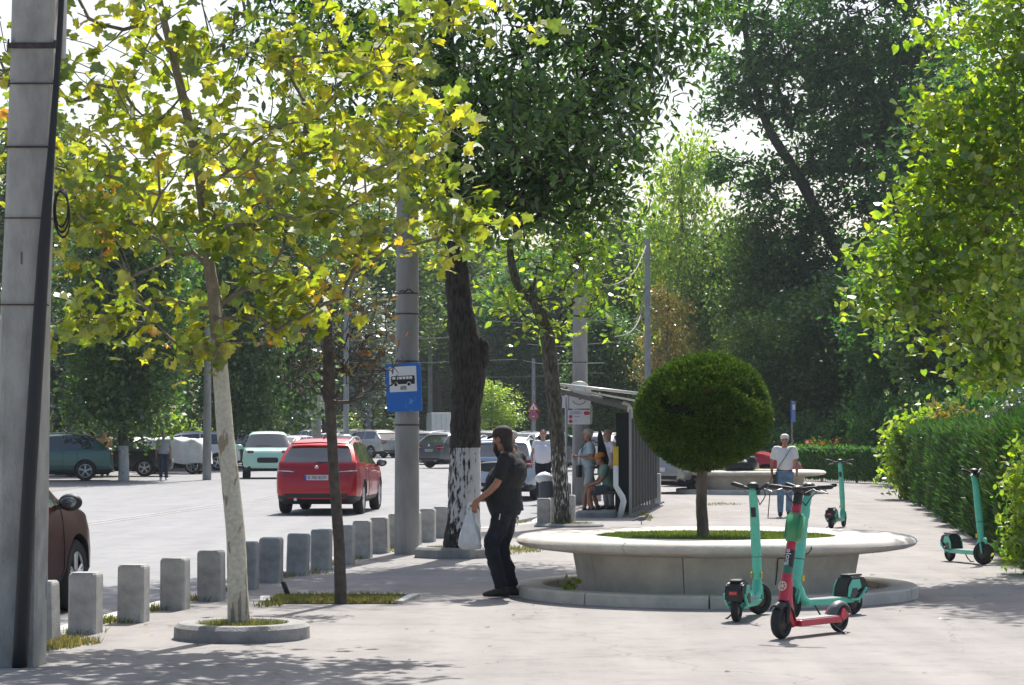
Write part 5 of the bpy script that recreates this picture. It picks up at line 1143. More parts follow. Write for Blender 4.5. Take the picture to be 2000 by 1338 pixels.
    def seam(pts, side, parent=root, r=.005):
        out = []
        for a, b in pts:
            sg = 1 if side == 'left' else -1
            h = bvh.ray_cast(Vector((a, 3 * sg, b)), Vector((0, -sg, 0)))
            if h[0] is not None: out.append(h[0] + Vector((0, sg * .001, 0)))
        return out
    zt_ = k['belt'][0]; hw = W_ / 2
    for sy in (1, -1):
        if kind == 'suv': decal('taillight', [(sy * hw * .44, 1.01), (sy * hw * .86, 1.05), (sy * hw * .90, .84), (sy * hw * .70, .82), (sy * hw * .46, .90)], m_tail)
        else: decal('taillight', [(sy * hw * .56, zt_ * .90), (sy * hw * .86, zt_ * .95), (sy * hw * .88, zt_ * .76), (sy * hw * .60, zt_ * .76)], m_tail)
        if kind != 'mini': decal('headlight', [(sy * hw * .42, .70), (sy * hw * .80, .78), (sy * hw * .82, .66), (sy * hw * .46, .62)], m_head, 'front')
    decal('rear_bumper_trim', [(-hw * .75, .46), (hw * .75, .46), (hw * .70, .36), (-hw * .70, .36)], m_trim)
    if kind == 'mini':
        rr = lambda cx, cz, w_, h_, r_: [(cx + a, cz + b) for a, b in rrect(w_, h_, r_, 3)]
        decal('grille', rr(0, .60, .62, .17, .06), M('grille_black', (.012, .014, .014), .6), 'front', .012)
        for sy in (1, -1):
            decal('headlight', rr(sy * .50, .86, .25, .14, .04), white_paint, 'front', .012)
            decal('lamp_glass', rr(sy * .50, .86, .19, .09, .03), black_plastic, 'front', .02)
        w0 = B(); pts = [(-.35, 1.06), (-.1, 1.07), (.12, 1.05)]; tube(w0, [(k['L'] * .5 - .20, y, z) for y, z in pts], .012, 6); obj('wiper', w0, black_plastic, root)
    else:
        decal('grille', [(-hw * .34, .72), (hw * .34, .72), (hw * .30, .54), (-hw * .30, .54)], m_trim, 'front')
        decal('lower_intake', [(-hw * .6, .46), (hw * .6, .46), (hw * .5, .36), (-hw * .5, .36)], m_trim, 'front')
    pz = .80 if kind == 'suv' else .62
    pl = decal('number_plate', [(-.26, pz - .055), (.26, pz - .055), (.26, pz + .055), (-.26, pz + .055)], m_plate, 'rear', .014)
    # door seams, handles, mirrors
    for sd, sg in (('left', 1), ('right', -1)):
        bm = B(); 
        for ux in ((k['pil'][0] + k['pil'][1]) / 2 + .005, k['sg'][1] + .015, k['ax'][0] + .055):
            p = seam([((ux - .5) * L_ + (.06 * (1 - t_ / 8) if ux < .3 else 0), k['zb'] + .14 + (zt_ - k['zb'] - .16) * t_ / 8) for t_ in range(9)], sd)
            if len(p) > 2: tube(bm, p, .005, 4)
        obj('door_seam', bm, m_seam, root)
        if kind != 'mini':
            for ux in (k['pil'][0] - .05, k['sg'][1] - .17):
                h = bvh.ray_cast(Vector(((ux - .5) * L_, 3 * sg, zt_ - .13)), Vector((0, -sg, 0)))
                if h[0] is not None:
                    bm = B(); tube(bm, [h[0] + Vector((-.09, sg * .008, 0)), h[0] + Vector((0, sg * .03, 0)), h[0] + Vector((.09, sg * .008, 0))], .012, 6, cap='round'); obj('door_handle', bm, M('handle_chrome', (.4, .4, .4), .3, .7), root)
        xm = (k['sg'][1] - .5) * L_ - .08; zm = k['belt'][1] + .11
        bm = B(); ball(bm, (xm, sg * (hw + .10), zm), (.075, .12, .085), 14, 10); tube(bm, [(xm, sg * (hw - .12), zm - .06), (xm, sg * (hw + .02), zm - .04)], .03, 6)
        mq = obj('mirror', bm, m_trim if kind != 'mini' else pnt, root, True)
        bm = B(); ball(bm, (xm - .062, sg * (hw + .10), zm), (.016, .082, .052), 12, 8); obj('mirror_glass', bm, M('mirror_glass', (.22, .25, .26), .05, .8), mq, True)
    if kind == 'suv':
        for sg in (1, -1):
            bm = B(); tube(bm, [((u - .5) * L_, sg * W_ * .335, smooth_c(k['top'], u) - .012 + (.035 if .2 < u < .55 else 0)) for u in (.16, .2, .3, .42, .52, .57)], .016, 6, sub=3); obj('roof_rail', bm, alloy, root, True)
        bm = B(); tube(bm, [((.125 - .5) * L_, y, 1.565 - .05 * abs(y)) for y in (-.62, -.3, 0, .3, .62)], [(.05, .018)] * 5, 8, cap='round', up=Vector((1, 0, 0))); obj('spoiler', bm, pnt, root, True)
        bm = B(); tube(bm, [((.25 - .5) * L_, 0, 1.63), ((.235 - .5) * L_, 0, 1.71)], [.035, .008], 8); obj('antenna', bm, pnt, root)
        bm = B(); tube(bm, [(-L_ * .5 + .155, .02, 1.125), (-L_ * .5 + .19, -.20, 1.13), (-L_ * .5 + .2, -.32, 1.125)], .012, 6, sub=3); obj('rear_wiper', bm, black_plastic, root)
    root['_bvh'] = 0
    del root['_bvh']
    return root, decal
CT = {}; CU = set()
CT['suv'], dec_suv = make_car('suv', 'parked_car', 'car', P_GREEN)
CT['hatch'], dec_hat = make_car('hatch', 'parked_car', 'car', P_WHITE)
CT['sedan'], dec_sed = make_car('sedan', 'parked_car', 'car', P_WHITE)
CT['mini'], dec_min = make_car('mini', 'small_city_car', 'car', P_MINT)
def car(kind, x, y, dx, dy, pnt, label, group='cars parked or driving in the background', name=None, z=None):
    o = CT[kind] if kind not in CU else copy_tree(CT[kind]); CU.add(kind)
    if name: o.name = name
    o.location = (x, y, (rise(y) - ROAD + .003) if z is None else z); o.rotation_euler = (0, 0, math.atan2(dy, dx)); tag(o, label, 'car', group)
    for ch in o.children:
        if ch.name.split('.')[0] in ('body', 'spoiler', 'antenna') or (ch.name.startswith('mirror') and pnt in (P_RED,)):
            for sl in ch.material_slots:
                if sl.material and sl.material.name.startswith('paint_'): sl.link = 'OBJECT'; sl.material = pnt
    return o
# red SUV driving away
d_ = Vector((.066, 1)).normalized(); rc = Vector((-4.24, 50.9)) + d_ * 2.32
red = car('suv', rc.x, rc.y, d_.x, d_.y, P_RED, 'shiny red SUV driving away on the road, seen from behind past the small dark trunk', name='driving_car', group=None)
def plate_txt(root, s, L_, z, off):
    q = [c for c in root.children if c.name.startswith('number_plate')][0]; xm = min(v.co.x for v in q.data.vertices)
    mt = Matrix.Translation((xm - .004, -.025, z)) @ Matrix.Rotation(R(-90), 4, 'Z') @ Matrix.Rotation(R(90), 4, 'X')
    text('plate_lettering', s, .105, black_plastic, q, mt, .001, squash=.82)
    bm = B(); box(bm, (xm - .004, .237, z), (.003, .045, .108)); obj('plate_band', bm, m_pblue, q)
plate_txt(red, 'B 700 BOM', 4.65, .80, 0)
bm = B(); zz = .93
for sy in (1, -1): tube(bm, [(-2.325 + .02, sy * .50, .93), (-2.325 + .045, sy * .75, .945), (-2.325 + .12, sy * .87, .95)], .009, 6)
obj('chrome_strip', bm, alloy, red, True)
bm = B(); disc(bm, (-2.325 + .045, 0, 1.02), (1, 0, .5), .045, .02, 20); obj('badge', bm, alloy, red, True)
bm = B()
for sy in (.45, -.45): tube(bm, [(-2.36, sy, .33), (-2.2, sy, .33)], .035, 10)
obj('exhaust', bm, alloy, red)
# maroon car at the left, near
mw = at(148, 1192, ROAD); d_ = Vector((.125, 1)).normalized(); rt = Vector((d_.y, -d_.x)); fx = (.815 - .5) * 4.65
ctr = Vector((mw.x, mw.y)) - d_ * fx - rt * (.94 - .05)
car('suv', ctr.x, ctr.y, d_.x, d_.y, P_MAROON, 'dark maroon car half hidden behind the front concrete pole, its wing mirror showing', name='maroon_car', group=None)
# far-side parked cars
def carpx(kind, px_end, py, dx, dy, pnt, label, end='rear', side=0, **kw):
    """px_end: photo column of the named end of the car, py its ground row"""
    p = at(px_end, py, ROAD); d = Vector((dx, dy)).normalized(); L_ = KIND[kind]['L']; c = Vector((p.x, p.y)) + d * (L_ / 2 if end == 'rear' else (-L_ / 2 if end == 'front' else 0))
    return car(kind, c.x, c.y, d.x, d.y, pnt, label, **kw)
carpx('suv', 222, 938, -1, -.16, P_GREEN, 'grey-green SUV parked across the road, its rear to the right')
carpx('sedan', 338, 930, -1, -.10, P_BLACK, 'black car with sloping rear beside the covered car', )
carpx('suv', 470, 918, -1, -.1, P_WHITE, 'white car with blue windows parked right of the grey pole, behind the plane trunk')
p = at(517, 935, ROAD); car('mini', p.x, p.y + 1.2, .10, -1, P_MINT, 'tiny mint-green city car facing the camera, left of the red SUV', name='small_city_car', group=None).scale = (1.16, 1.24, 1.12)
p = at(985, 978, ROAD); w2 = car('suv', p.x + .15, p.y + 2.2, .12, 1, P_PALEBLUE, 'pale blue SUV with black tailgate seen behind the man in black', name='driving_car', group=None)
plate_txt(w2, 'BV 55 ', 4.65, .80, 0)
bm = B(); ball(bm, (-2.26, 0, .86), (.10, .78, .15)); obj('black_tailgate_band', bm, m_trim, w2, True)
carpx('hatch', 1030, 905, .10, 1, P_WHITE, 'white hatchback ahead of the pale blue car, over the shoulder of the man in black')
carpx('suv', 955, 900, .06, 1, P_GREY, 'dark SUV just left of the cap of the man in black')
carpx('hatch', 893, 890, -.25, -1, P_WHITE, 'small white car touching the left edge of the big trunk, beside the lorry')
carpx('sedan', 728, 884, .30, 1, P_WHITE, 'white saloon seen from behind, between the red SUV and the sign pole')
carpx('sedan', 700, 892, .12, 1, P_WHITE, 'white saloon driving ahead of the red SUV')
carpx('suv', 782, 882, .2, 1, P_GREY, 'dark SUV just left of the sign pole')
carpx('hatch', 828, 882, .2, 1, P_SILVER, 'silver car just right of the sign pole')
carpx('hatch', 1170, 900, .15, 1, P_WHITE, 'white car seen between the waiting men at the shelter')
carpx('sedan', 1110, 906, .3, 1, P_DGREEN, 'dark green car right of the leaning tree')
# silver car behind the shelter, red car further right
p = at(1283, 963, 0); car('hatch', p.x + 1.25, p.y + 1.2, .62, .78, P_BEIGE, 'champagne car behind the shelter and the far planter, rear to the left', z=rise(68) + .003, group=None)
p = Vector((430 / F * 71, 71)); car('hatch', p.x, p.y, 1, -.35, P_RED, 'red car parked behind the far planter, left of the walking man', z=rise(71) + .003, group=None)
# rows of far parked cars
FAR = [(505, 868, 'sedan', P_WHITE), (545, 864, 'hatch', P_WHITE), (585, 868, 'sedan', P_SILVER), (640, 864, 'hatch', P_WHITE), (690, 862, 'suv', P_SILVER), (470, 872, 'suv', P_DGREEN), (440, 870, 'hatch', P_WHITE), (610, 862, 'suv', P_WHITE), (760, 866, 'hatch', P_GREY), (800, 864, 'sedan', P_SILVER), (850, 868, 'suv', P_GREY), (830, 862, 'hatch', P_WHITE), (720, 864, 'suv', P_SILVER), (905, 872, 'suv', P_GREY), (350, 872, 'hatch', P_WHITE), (1075, 880, 'suv', P_GREY), (1120, 876, 'hatch', P_SILVER), (1200, 884, 'suv', P_WHITE), (270, 874, 'sedan', P_SILVER)]
CN = {P_WHITE: 'white', P_SILVER: 'silver', P_GREY: 'dark grey', P_DGREEN: 'dark green'}
KN = {'sedan': 'saloon', 'hatch': 'hatchback', 'suv': 'SUV'}
NEARBY = {505: 'above the roof of the mint car', 545: 'right above the windscreen of the mint car', 585: 'just over the left of the red SUV roof', 640: 'over the middle of the red SUV roof', 690: 'right behind the lamp poles beyond the red SUV', 470: 'between the plane trunk and the mint car', 440: 'left of the pale plane trunk', 610: 'below the right end of the billboard', 760: 'left of the sign pole in the far row', 800: 'behind the sign pole in the far row', 850: 'left of the white lorry', 830: 'right of the sign pole in the far row', 720: 'below the blue bus sign in the far row', 905: 'behind the big dark trunk', 350: 'behind the covered vehicle', 1075: 'behind the woman in white', 1120: 'behind the post of the stop panel', 1200: 'behind the shelter end', 270: 'behind the black sloping car'}
for px, py, kd, pn in FAR:
    Y = {868: 118, 864: 140, 872: 108, 862: 155, 866: 150, 870: 112, 880: 100, 876: 110, 884: 95, 874: 104}[py]
    car(kd, (px - 1000) / F * Y, Y, rnd.choice([.9, -.9, .5]), 1, pn, CN[pn] + ' ' + KN[kd] + ' in the far rows, ' + NEARBY[px])
# white lorry
p = at(862, 886, ROAD); Y = p.y; s = Y / F
t = thing('box_truck', 'white box lorry seen from behind, just left of the big dark trunk', 'lorry', (p.x, p.y, p.z), .1)
W_ = 38 * s; Hh = 80 * s
bm = B(); box(bm, (0, 2.5, .9 + (Hh - .9) / 2), (W_, 5.0, Hh - .9), bev=.03); obj('cargo_box', bm, M('box_white', (.66, .69, .70), .5, var=.05), t)
bm = B(); box(bm, (0, -.012, .9 + (Hh - .9) / 2), (.03, .02, Hh - 1.1)); 
for x in (-.25, .25): box(bm, (x * W_, -.012, .9 + (Hh - .9) / 2), (.03, .03, Hh - 1.2))
obj('door_bars', bm, steel, t)
bm = B(); box(bm, (0, .1, .68), (W_ * .98, .3, .36)); box(bm, (0, 2.5, .75), (W_ * .5, 4.8, .2)); obj('chassis', bm, m_trim, t)
bm = B(); box(bm, (0, 6.0, 1.5), (W_ * .9, 1.7, 2.0), bev=.2); obj('cab', bm, P_WHITE, t)
for sx in (-1, 1):
    bm = B(); box(bm, (sx * W_ * .42, -.06, .70), (.25, .03, .14)); obj('taillight', bm, m_tail, t)
    for y in (1.0, 5.7): bm = B(); disc(bm, (sx * W_ * .40, y, .42), (1, 0, 0), .42, .3, 24, .04); obj('wheel', bm, rubber, t, True)
# vehicle under a white cover
p = at(354, 925, ROAD); s = p.y / F
t = thing('covered_car', 'car hidden under a loose white cover, its alloy wheels showing below', 'covered car', (p.x, p.y, p.z), -.05)
bm = B(); rows = []
prof = [(-1.55, .95, 1.15), (-1.5, 1.25, 1.25), (-1.2, 1.42, 1.35), (-.5, 1.48, 1.4), (.2, 1.44, 1.42), (.45, 1.40, 1.45), (.75, 1.42, 1.45), (1.02, 1.30, 1.4), (1.12, .9, 1.3)]
PX = np.interp(np.linspace(0, 8, 60), range(9), [a for a, _, _ in prof]); PZ = np.interp(np.linspace(0, 8, 60), range(9), [b for _, b, _ in prof])
for x, zt in zip(PX, PZ):
    r = []
    for k_ in range(33):
        a = math.pi * k_ / 32; ca, sa = math.cos(a), math.sin(a); y = .95 * math.copysign(abs(ca) ** .35, ca); z = .42 + (zt - .42) * abs(sa) ** .3 if 0 < k_ < 32 else .42
        j = .035 * math.sin(x * 9 + z * 5 + y * 3) + .025 * math.sin(z * 11 + x * 4)
        r.append(bm.verts.new((x + j * .3, y + j, z + .03 * math.sin(x * 7 + y * 4))))
    rows.append(r)
for a, b in zip(rows, rows[1:]):
    for j in range(32): bm.faces.new((a[j], a[j + 1], b[j + 1], b[j]))
bm.faces.new(rows[0][::-1]); bm.faces.new(rows[-1])
obj('cover', bm, M('cover_cloth', (.60, .60, .59), .8, var=.1, scale=3, bump=.3, bscale=10), t, True)
for x in (-1.0, .62):
    for sy in (-1, 1):
        bm = B(); lathe(bm, [(.22, -.1), (.32, -.1), (.33, 0), (.32, .1), (.22, .1)], 28, closed=True); xf(bm, bm.verts, Matrix.Rotation(R(90), 4, 'X')); q = obj('wheel', bm, rubber, t, True, (x, sy * .72, .33))
        bm = B(); torus(bm, (0, sy * .09, 0), (0, 1, 0), .22, .018, 24, 6)
        for i in range(7): a = i * .898; tube(bm, [(.03 * math.cos(a), sy * .09, .03 * math.sin(a)), (.21 * math.cos(a), sy * .09, .21 * math.sin(a))], .015, 5)
        obj('rim', bm, alloy, q, True)
bm = B(); box(bm, (-.2, 0, .36), (2.2, 1.2, .2)); obj('underbody', bm, dark, t)
# ================================================================ PEOPLE   (local: x right, y forward, z up)
def V3(p): return Vector(p)
def hand(bm, wr, dirv, palm_n, s=1.0, curl=.5, side=1):
    """palm, five fingers; dirv along the hand, palm_n out of the palm"""
    d = V3(dirv).normalized(); n = V3(palm_n); n = (n - d * n.dot(d)).normalized(); a = d.cross(n) * side; wr = V3(wr)
    tube(bm, [wr - d * .02 * s, wr + d * .03 * s, wr + d * .085 * s], [(.026 * s, .019 * s), (.036 * s, .017 * s), (.04 * s, .014 * s)], 12, cap='round', up=a)
    for i, (o, l) in enumerate([(-.03, .062), (-.0105, .074), (.010, .078), (.029, .07)]):
        b = wr + d * .088 * s + a * o * s; c1 = curl; p1 = b + (d * math.cos(c1) + n * math.sin(c1)) * l * .5 * s; p2 = p1 + (d * math.cos(c1 * 2.2) + n * math.sin(c1 * 2.2)) * l * .35 * s; p3 = p2 + (d * math.cos(c1 * 3) + n * math.sin(c1 * 3)) * l * .25 * s
        tube(bm, [b - d * .01, p1, p2, p3], [.0095 * s, .009 * s, .008 * s, .0065 * s], 8, cap='round')
    b = wr + d * .03 * s + a * .032 * s; p1 = b + (d * .7 + a * .7 + n * .35) * .03 * s; p2 = p1 + (d * .85 + a * .3 + n * .5) * .028 * s
    tube(bm, [b, p1, p2], [.013 * s, .011 * s, .008 * s], 8, cap='round')
def head(bm, c, fwd, up, s=1.0, nose=True):
    f = V3(fwd).normalized(); u = V3(up); u = (u - f * u.dot(f)).normalized(); r = f.cross(u); rot = Matrix((r, f, u)).transposed(); c = V3(c)
    ball(bm, c + u * .025 * s, (.077 * s, .095 * s, .095 * s), 20, 14, rot); ball(bm, c + f * .02 * s - u * .045 * s, (.058 * s, .068 * s, .070 * s), 16, 12, rot); ball(bm, c + f * .05 * s - u * .085 * s, (.034 * s, .03 * s, .026 * s), 12, 8, rot)
    tube(bm, [c + f * .092 * s + u * .018 * s, c + f * .112 * s - u * .018 * s], [.009 * s, .015 * s], 8, cap='round')
    tube(bm, [c + f * .082 * s - u * .047 * s - r * .022 * s, c + f * .092 * s - u * .047 * s, c + f * .082 * s - u * .047 * s + r * .022 * s], .007 * s, 8, cap='round')
    tube(bm, [c + f * .082 * s + u * .036 * s - r * .04 * s, c + f * .093 * s + u * .034 * s, c + f * .082 * s + u * .036 * s + r * .04 * s], .009 * s, 8, cap='round')
    for k in (-1, 1): ball(bm, c + r * k * .079 * s - f * .005 * s, (.012 * s, .022 * s, .033 * s), 10, 8, rot)
    return f, u, r
def person(label, loc, rz, J, col, spec):
    t = thing('person', label, 'person', loc, rz); J = {k: V3(v) for k, v in J.items()}; vx = spec.get('voxel', .011)
    bm = B(); fat = spec.get('fat', 1.0)
    pv, wa, ch, nk, hd_ = J['pelvis'], J['waist'], J['chest'], J['neck'], J['head']
    tube(bm, [pv, wa, ch, (ch + nk) / 2 + Vector((0, 0, .02))], [(.125 * fat, .075 * fat), (.12 * fat, .075 * fat), (.14, .085), (.09, .06)], 18, cap='round', up=Vector((1, 0, 0)), sub=3)
    tube(bm, [ch.lerp(nk, .7), nk, nk.lerp(hd_, .75)], [.062, .054, .052], 12, cap='round')
    f, u, r = head(bm, hd_, spec.get('face', (0, 1, 0)), spec.get('up', (0, 0, 1)))
    for s in ('L', 'R'):
        tube(bm, [J['hip' + s], J['knee' + s], J['ankle' + s]], [.078, .056, .038], 12, cap='round', sub=3)
        tube(bm, [J['shoulder' + s], J['elbow' + s], J['wrist' + s]], [.048, .038, .026], 12, cap='round', sub=3)
        d = (J['wrist' + s] - J['elbow' + s]).normalized() if 'hd' + s not in J else J['hd' + s]
        hand(bm, J['wrist' + s], d, J.get('pn' + s, Vector((1 if s == 'L' else -1, 0, 0))), 1, spec.get('curl' + s, .45), 1 if s == 'L' else -1)
        tube(bm, [J['ankle' + s] + Vector((0, 0, -.02)), J['toe' + s]], [.035, .025], 10, cap='round')
    fuse('body', bm, col['skin'], t, vx if vx < .01 else .009, 2)
    bm = B()
    for k in (-1, 1): ball(bm, hd_ + f * .083 + u * .018 + r * k * .032, (.012, .008, .008), 8, 6)
    obj('eyes', bm, M('eye_dark', (.02, .015, .012), .2), t, True)
    # hair
    if col.get('hair'):
        bm = B(); rot = Matrix((r, f, u)).transposed(); hl = spec.get('hair', 0)
        ball(bm, hd_ + u * .036 - f * .016, (.087, .096, .100), 18, 12, rot); 
        if hl: tube(bm, [hd_ - f * .05, hd_ - f * .07 - u * hl * .6, hd_ - f * .06 - u * hl], [(.078, .05), (.07, .04), (.04, .025)], 12, cap='round', up=r, sub=3)
        if spec.get('beard'): tube(bm, [hd_ + f * .045 - u * .05 - r * .0, hd_ + f * .075 - u * .10, hd_ + f * .07 - u * .17], [(.062, .05), (.05, .035), (.02, .015)], 12, cap='round', up=r, sub=3)
        for v in bm.verts: v.co += Vector((rnd.uniform(-.004, .004), rnd.uniform(-.004, .004), rnd.uniform(-.005, .005)))
        # keep the face clear
        if not spec.get('beard'):
            for v in bm.verts:
                q = v.co - hd_
                if q.dot(f) > .05 and q.dot(u) < .05: v.co -= f * (q.dot(f) - .03)
        fuse('hair', bm, col['hair'], t, .008, 1)
    if col.get('cap'):
        bm = B(); rot = Matrix((r, f, u)).transposed(); lathe(bm, [(.098, -.01), (.099, .015), (.094, .045), (.075, .075), (.04, .092), (.001, .096)], 24)
        xf(bm, bm.verts, Matrix.Translation(hd_ + u * .045 - f * .012) @ rot.to_4x4() @ Matrix.Diagonal((.93, 1.08, 1, 1)))
        if spec.get('brim', 1): tube(bm, [hd_ + u * .048 + f * .07, hd_ + u * .045 + f * .125, hd_ + u * .036 + f * .155], [(.07, .008), (.065, .007), (.035, .006)], 14, cap='round', up=r, sub=2)
        obj('cap', bm, col['cap'], t, True)
    # shirt
    sf = spec.get('shirt_fat', 1.0); hem = spec.get('hem', 0.0)
    bm = B(); be = spec.get('belly', 0.0); shw = spec.get('shw', .19)
    lo = pv.lerp(wa, .1 + hem)
    tube(bm, [lo, wa + Vector((0, be * .7, 0)), wa.lerp(ch, .5) + Vector((0, be, 0)), ch, ch.lerp(nk, .55), nk + Vector((0, 0, -.025))], [(.165 * sf, .125 * sf + be * .5), (.165 * sf, .125 * sf + be), (.17 * sf, .13 * sf + be * .8), (shw * .95 * sf, .135 * sf), (.145, .10), (.075, .07)], 20, cap='flat', up=Vector((1, 0, 0)), sub=4)
    for s in ('L', 'R'):
        se = J['shoulder' + s].lerp(J['elbow' + s], spec.get('sleeve', .72))
        tube(bm, [ch.lerp(nk, .35).lerp(J['shoulder' + s], .5), J['shoulder' + s], J['shoulder' + s].lerp(se, .5), se], [.085, .075, .072, .070 * spec.get('slw', 1)], 14, cap='flat', sub=3)
    fuse('shirt', bm, col['shirt'], t, vx, 3, spec.get('wr', .012), .10)
    # trousers or shorts
    bm = B(); sh = spec.get('shorts', None)
    tube(bm, [pv + Vector((0, 0, -.06)), pv, pv.lerp(wa, .75)], [(.15 * fat, .115 * fat), (.165 * fat, .125 * fat), (.150 * fat, .112 * fat)], 20, cap='flat', up=Vector((1, 0, 0)), sub=3)
    for s in ('L', 'R'):
        H_, K_, A_ = J['hip' + s], J['knee' + s], J['ankle' + s]; lw = spec.get('leg', 1.0)
        if sh: tube(bm, [H_ + Vector((0, 0, .03)), H_.lerp(K_, .5), H_.lerp(K_, sh)], [.10 * lw, .095 * lw, .098 * lw], 14, cap='flat', sub=3)
        else: tube(bm, [H_ + Vector((0, 0, .03)), H_.lerp(K_, .5), K_, K_.lerp(A_, .5), A_ + Vector((0, 0, .0))], [.105 * lw, .090 * lw, .074 * lw, .068 * lw, .060 * lw], 14, cap='flat', sub=3)
    fuse('shorts' if sh else 'trousers', bm, col['trousers'], t, vx, 3, spec.get('wrt', .02), .09)
    for s in ('L', 'R'):
        A_, T_ = J['ankle' + s], J['toe' + s]; bm = B(); hl_ = A_ + (A_ - T_).normalized() * .05; 
        fl = T_.z; tube(bm, [Vector((hl_.x, hl_.y, fl + .008)), Vector(((A_.x + T_.x) / 2, (A_.y + T_.y) / 2, fl + .012)), Vector((T_.x, T_.y, fl + .0))], [(.038, .042), (.044, .045), (.036, .028)], 12, cap='round', sub=3)
        tube(bm, [A_ + Vector((0, 0, .03)), A_ + Vector((0, 0, -.04))], [.048, .05], 12, cap='round')
        for v in bm.verts: v.co.z = max(v.co.z, min(J['ankleL'].z, J['ankleR'].z) - .09 if abs(J['ankleL'].z - J['ankleR'].z) < .05 else A_.z - .095)
        fuse('shoe', bm, col['shoe'], t, .009, 1)
    return t
STAND = dict(pelvis=(0, 0, .93), waist=(0, 0, 1.06), chest=(0, 0, 1.30), neck=(0, 0, 1.47), head=(0, .02, 1.60), shoulderL=(-.185, 0, 1.40), shoulderR=(.185, 0, 1.40), elbowL=(-.24, -.02, 1.13), elbowR=(.24, -.02, 1.13), wristL=(-.25, .06, .90), wristR=(.25, .06, .90),
             hipL=(-.09, 0, .90), hipR=(.09, 0, .90), kneeL=(-.10, .01, .49), kneeR=(.10, .01, .49), ankleL=(-.10, -.02, .09), ankleR=(.10, -.02, .09), toeL=(-.12, .13, .035), toeR=(.12, .13, .035))
def pose(**kw): d = dict(STAND); d.update(kw); return d
def fab(n, c, **k): return M('cloth_' + n, c, .9, bump=.3, bscale=120, **k)
m_blackshirt = fab('black_shirt', (.014, .015, .018), var=.3, scale=6); m_blacktr = fab('black_trousers', (.010, .013, .022), var=.35, scale=7); m_wshirt = fab('white', (.72, .72, .72)); m_jeans = fab('jeans', (.18, .30, .42), col2=(.10, .17, .26), scale=8)
h_dark = M('hair_brown', (.035, .025, .02), .8, bump=.8, bscale=80); h_white = M('hair_white', (.5, .48, .45), .8, bump=.8, bscale=80); m_shoe = M('black_shoe', (.012, .012, .013), .5)
# man in black, stooping, facing left with a white carrier bag
b = at(978, 1165); b.z = 0
J = dict(pelvis=(0, -.07, .89), waist=(0, -.06, 1.03), chest=(0, -.12, 1.27), neck=(0, -.10, 1.45), head=(0, -.015, 1.575), shoulderL=(-.17, -.07, 1.38), shoulderR=(.17, -.17, 1.39), elbowL=(-.20, .02, 1.13), elbowR=(.22, -.10, 1.12), wristL=(-.12, .235, .955), wristR=(.19, .02, .90),
         hdL=(.0, .35, -.94), pnL=(.9, -.2, .1), hipL=(-.09, -.05, .87), hipR=(.09, -.07, .87), kneeL=(-.10, .08, .51), kneeR=(.10, .0, .49), ankleL=(-.10, -.02, .10), ankleR=(.10, -.10, .10), toeL=(-.11, .14, .035), toeR=(.12, .04, .035))
man = person('stooping man all in black with dark cap, holding a white bag by the big trunk', b, R(90) - .12, J, dict(skin=skin_r, hair=h_dark, cap=M('cap_brown', (.035, .022, .018), .8), shirt=m_blackshirt, trousers=m_blacktr, shoe=m_shoe), dict(voxel=.008, belly=.05, shirt_fat=1.13, hair=.17, beard=1, brim=1, face=(.5, 1, -.15), curlL=.95, leg=1.05, hem=-.55, wr=.018, wrt=.035, sleeve=.8, shw=.21, fat=1.05))
bm = B(); tube(bm, [(-.20, -.02, .84), (-.205, -.01, .78)], .006, 6); tube(bm, [(-.08, -.17, .80), (-.08, -.18, .72)], .006, 6); obj('drawcord', bm, M('cord_white', (.6, .6, .6), .6), man)
# the carrier bag
bt_ = man.matrix_basis @ Vector((-.12, .29, .875))
t = thing('carrier_bag', 'full white plastic carrier bag hanging from the hand of the man in black', 'bag', bt_)
bm = B(); n = 28; rows = []
for z, ra, rb in [(.03, .022, .014), (-.02, .018, .016), (-.06, .035, .03), (-.12, .062, .05), (-.20, .088, .065), (-.28, .105, .078), (-.36, .115, .085), (-.42, .118, .085), (-.455, .10, .07), (-.465, .05, .04)]:
    rows.append([bm.verts.new(((ra + .010 * math.sin(5 * a + z * 20) * (ra / .1) + .006 * math.sin(11 * a + z * 31)) * math.cos(a), (rb + .009 * math.sin(4 * a + z * 25)) * math.sin(a), z + .008 * math.sin(3 * a))) for a in [2 * math.pi * k / n for k in range(n)]])
for a, b_ in zip(rows, rows[1:]):
    for k in range(n): bm.faces.new((a[k], a[(k + 1) % n], b_[(k + 1) % n], b_[k]))
bm.faces.new(rows[-1][::-1]); bm.faces.new(rows[0])
t.scale = (.95, .95, .84)
obj('sack', bm, M('bag_plastic', (.66, .68, .70), .35, var=.12, scale=9, bump=.9, bscale=18), t, True)
bm = B()
for sx in (-1, 1): tube(bm, [(sx * .012, 0, -.05), (sx * .03, .005, .0), (sx * .02, 0, .06), (0, 0, .075)], [(.012, .004), (.014, .004), (.012, .004), (.012, .004)], 8, sub=3)
obj('handle', bm, M('bag_plastic', (.66, .68, .70), .35), t, True)
